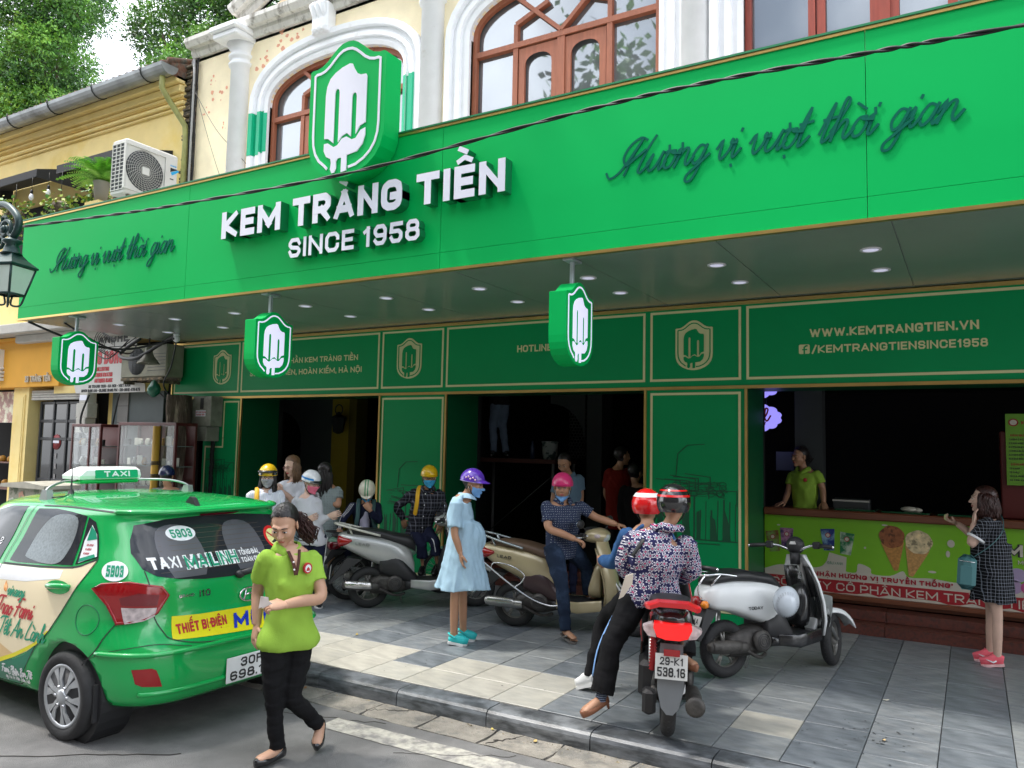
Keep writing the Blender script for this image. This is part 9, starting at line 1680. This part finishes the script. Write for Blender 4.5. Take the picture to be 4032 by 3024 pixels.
m = MB(); m.bbox(.25, 4.80, 1.37, 1.4, 5.2, 2.28, .01); o = m.build('red_cabinet', mat('dull_red_cabinet', (.10, .006, .004), .5), world=(.8, 5, 1.37)); tag(o, 'dull red cabinet standing on the counter behind the menu board', 'cabinet')
M_glow = mat('lavender_light_box', (.34, .30, 1.0), .5, emis=.62)
for i, (cz, lab) in enumerate(((2.44, 'lavender glowing scalloped sign with red letter inside the counter window'), (2.86, 'upper lavender glowing scalloped sign cut off by the window top'))):
 t = thing('light_sign', lab, 'sign', (-2.33, 5.2, cz)); m = MB(); m.prism([((.27+.022*abs(math.sin(6*a)))*math.cos(a), (.155+.022*abs(math.sin(6*a)))*math.sin(a)) for a in np.linspace(0, 6.2832, 73)[:-1]], lambda a, b_, d: (a, -d, b_), 0, .05); m.build('light_box', M_glow, t)
 m = MB(); ribbon(m, catmull([(.02, -.06), (.10, .02), (.13, .10), (.10, .11), (.09, .0), (.12, -.04), (.16, .02)], 5), .02, lambda a, b_, d: (a, -d, b_), .051, .055); text(m, 'LY', .05, lambda a, b_, d: (a, -d, b_), .2, .051, .056, x0=.03, y0=-.09); m.build('red_letter', M_red, t)
 m = MB(); m.tube([(.1, 0, .17), (.1, 0, .30)], .004, 5); m.build('wire', M_cable, t)
m = MB(); m.box(-1.90, 5.25, .12, -1.58, 5.5, 3.0); m.build('inner_column', MATS['grey_blue_wall'], shop, W)
t = thing('wall_sheet', 'pale blue leaflet on the back wall beside the seller', 'leaflet', (-2.1, 5.6, 1.9)); m = MB(); m.box(-.1, 0, -.12, .12, .01, .12); m.build('sheet', mat('dim_leaflet', (.20, .24, .26), .6), t)
M_lid = mat('green_glass_lid', (.02, .09, .04), .15, coat=.5)
for i, (x0, x1) in enumerate(((-1.38, -.95), (-.90, -.42), (-.35, -.02))): m = MB(); m.bbox(x0, 4.72, 1.362, x1, 5.1, 1.385, .008); o = m.build('freezer_lid', M_lid, world=((x0+x1)/2, 4.9, 1.362)); tag(o, ['green freezer lid next to the seller on the counter', 'green freezer lid in the middle of the counter', 'green freezer lid nearest the customer in the checked dress'][i], 'freezer lid', 'lids along the counter top')
m = MB(); m.ellip((0, 0, 0), (.09, .06, .03), 12, 6); m.ellip((.07, .01, -.005), (.06, .05, .025), 10, 6); o = m.build('crumpled_bag', M_milk); o.location = (-.62, 4.85, 1.412); tag(o, 'crumpled white plastic bag on the counter', 'bag')
t = thing('cash_box', 'dark cash box with pale edge behind the counter', 'box', (-1.25, 5.2, 1.36)); m = MB(); m.bbox(-.2, -.1, 0, .2, .1, .12, .01); m.build('case', mat('dim_grey_metal', (.06, .065, .07), .4, .3), t); m = MB(); m.box(-.2, -.103, .09, .2, -.1, .11); m.build('trim', M_gry, t)
t = thing('wall_lantern', 'black wall lantern hanging in the dark left doorway', 'lantern', (-9.9, 5.75, 2.38)); m = MB(); m.lathe([(.02, .2), (.06, .14), (.15, .1), (.15, .08), (.13, .08), (.10, -.16), (.03, -.2)], 6, smooth=False); m.tube([(.0+.09*math.cos(a), 0, .24+.09*math.sin(a)) for a in np.linspace(0, 6.28, 14)], .012, 6); m.build('lantern_body', M_cable, t)
t = thing('scaffold', 'dark steel work platform with pale posts inside the middle doorway', 'scaffold', (-5.9, 5.2, .12)); Ws = (-5.9, 5.2, .12)
m = MB(); m.box(-6.62, 5.0, 1.78, -5.1, 5.7, 1.84); m.build('deck', mat('rusty_deck', (.05, .012, .008), .8), t, Ws)
m = MB(); [m.tube([(x, y, .12), (x, y, z)], .022, 8) for x, y, z in ((-6.52, 4.95, 1.98), (-5.12, 4.98, 1.78), (-5.12, 5.65, 1.78), (-6.52, 5.65, 1.78))]; m.build('post', mat('dull_steel', (.16, .16, .16), .5, .4), t, Ws)
m = MB(); m.tube([(-6.5, 4.97, .5), (-5.14, 4.97, 1.6)], .008, 5); m.build('brace', mat('dark_steel', (.03, .03, .03), .5), t, Ws)
t = thing('paint_bucket', 'white paint bucket with a dark leaf print on the work platform', 'bucket', (-5.29, 5.2, 1.84)); m = MB(); m.lathe([(.10, 0), (.118, .24), (.125, .24), (.125, .26), (.115, .26), (.11, .05)], 20); m.build('pail', mat('dim_white_pail', (.30, .32, .31), .5, col2=(.03, .05, .05), c2pos=(.52, .56), c2scale=9), t)
t = thing('spray_bottle', 'dark blue bottle standing on the work platform', 'bottle', (-5.58, 5.2, 1.84)); m = MB(); m.lathe([(.035, 0), (.035, .18), (.015, .22), (.015, .26), (.001, .27)], 12); m.build('bottle_body', mat('dark_blue_bottle', (.01, .02, .05), .3), t)
rnd = random.Random(12)
for i, (x, y, c, lab) in enumerate(((-5.3, 1.16, (.55, .38, .03), 'small yellow leaf on the paving by the silver scooter'), (-.62, 1.9, (.7, .66, .55), 'cream petal on the shaded paving in front of the counter'), (-.55, .95, (.6, .42, .2), 'tan dry leaf on the sunlit paving'), (-2.98, -.03, (.55, .42, .12), 'straw coloured leaf in the gutter against the kerb'), (-2.62, -.06, (.45, .32, .12), 'curled brown leaf in the gutter'), (-4.75, -.08, (.4, .18, .06), 'reddish scrap beside the kerb near the taxi'))):
 m = MB(); s = rnd.uniform(.018, .03); z = .0; m.loft([[(s*q*math.cos(a), s*.5*q*math.sin(a), .004+.006*abs(math.cos(a))*q) for a in np.linspace(0, 6.2832, 9)[:-1]] for q in (.1, .6, 1)], cap=False); o = m.build('fallen_leaf', mat('leaf_litter_%d' % i, c, .7)); o.location = (x, y, .1215 if y > 0 else .004); o.rotation_euler = (0, 0, rnd.uniform(0, 3)); tag(o, lab, 'leaf')
M_stn = mat('dark_stain', (.045, .048, .052), .55, var=.3, nscale=30); rnd = random.Random(31); m = MB(); q = 0
def blot(x, y, a, b_, z=.1235):
 global q
 q += 1; n = 9; ph = rnd.uniform(0, 3); m.add([(x+a*rnd.uniform(.6, 1.2)*math.cos(6.2832*i/n)*math.cos(ph)-b_*math.sin(6.2832*i/n)*math.sin(ph), y+a*math.cos(6.2832*i/n)*math.sin(ph)+b_*rnd.uniform(.6, 1.2)*math.sin(6.2832*i/n)*math.cos(ph), z+.00002*q) for i in range(n)], [tuple(range(n))])
for i in range(34): blot(-.62+rnd.gauss(0, .13), .98+rnd.gauss(0, .16), rnd.uniform(.004, .016), rnd.uniform(.003, .008))
for i in range(170): blot(rnd.uniform(-7.5, 1.3), rnd.uniform(.3, 3.6), rnd.uniform(.004, .012), rnd.uniform(.003, .009))
tag(m.build('pavement_stains', M_stn, pv, recalc=False), kind='stuff')
m = MB(); q = 0
for x0, y0, x1, y1 in ((-4.6, -.62, -3.7, -.36), (-3.3, -.75, -2.6, -.35), (-5.4, -2.2, -4.4, -1.5), (-2.9, -1.2, -2.2, -.8), (-4.0, -.2, -3.7, -.02), (-2.9, -.25, -2.72, -.02)):
 P = [(lerp(x0, x1, i/14)+rnd.uniform(-.02, .02), lerp(y0, y1, i/14)+rnd.uniform(-.02, .02)) for i in range(15)]; ribbon(m, P, rnd.uniform(.003, .007), lambda a, b_, d: (a, b_, d), .003, .0046+.0004*q, rise=.00003); q += 1
tag(m.build('road_cracks', M_earth, recalc=False), kind='structure')
M_grit = mat('gutter_grit', (.34, .29, .2), .95, var=.5, nscale=60); m = MB()
for i in range(900):
 x, y = rnd.uniform(-7, 1.5), -abs(rnd.gauss(0, .07))-.005; s_ = rnd.uniform(.002, .006)*(3 if rnd.random() < .04 else 1); a = rnd.uniform(0, 6.28); z = .004; m.add([(x+s_*math.cos(a), y+s_*math.sin(a)*.6, z), (x-s_*math.sin(a), y+s_*math.cos(a)*.5, z), (x-s_*math.cos(a), y-s_*math.sin(a)*.6, z), (x, y, z+s_*.7)], [(0, 1, 3), (1, 2, 3), (2, 0, 3)])
tag(m.build('gutter_grit', M_grit, recalc=False), 'fine straw coloured grit gathered in the gutter along the kerb', 'grit', kind='stuff')
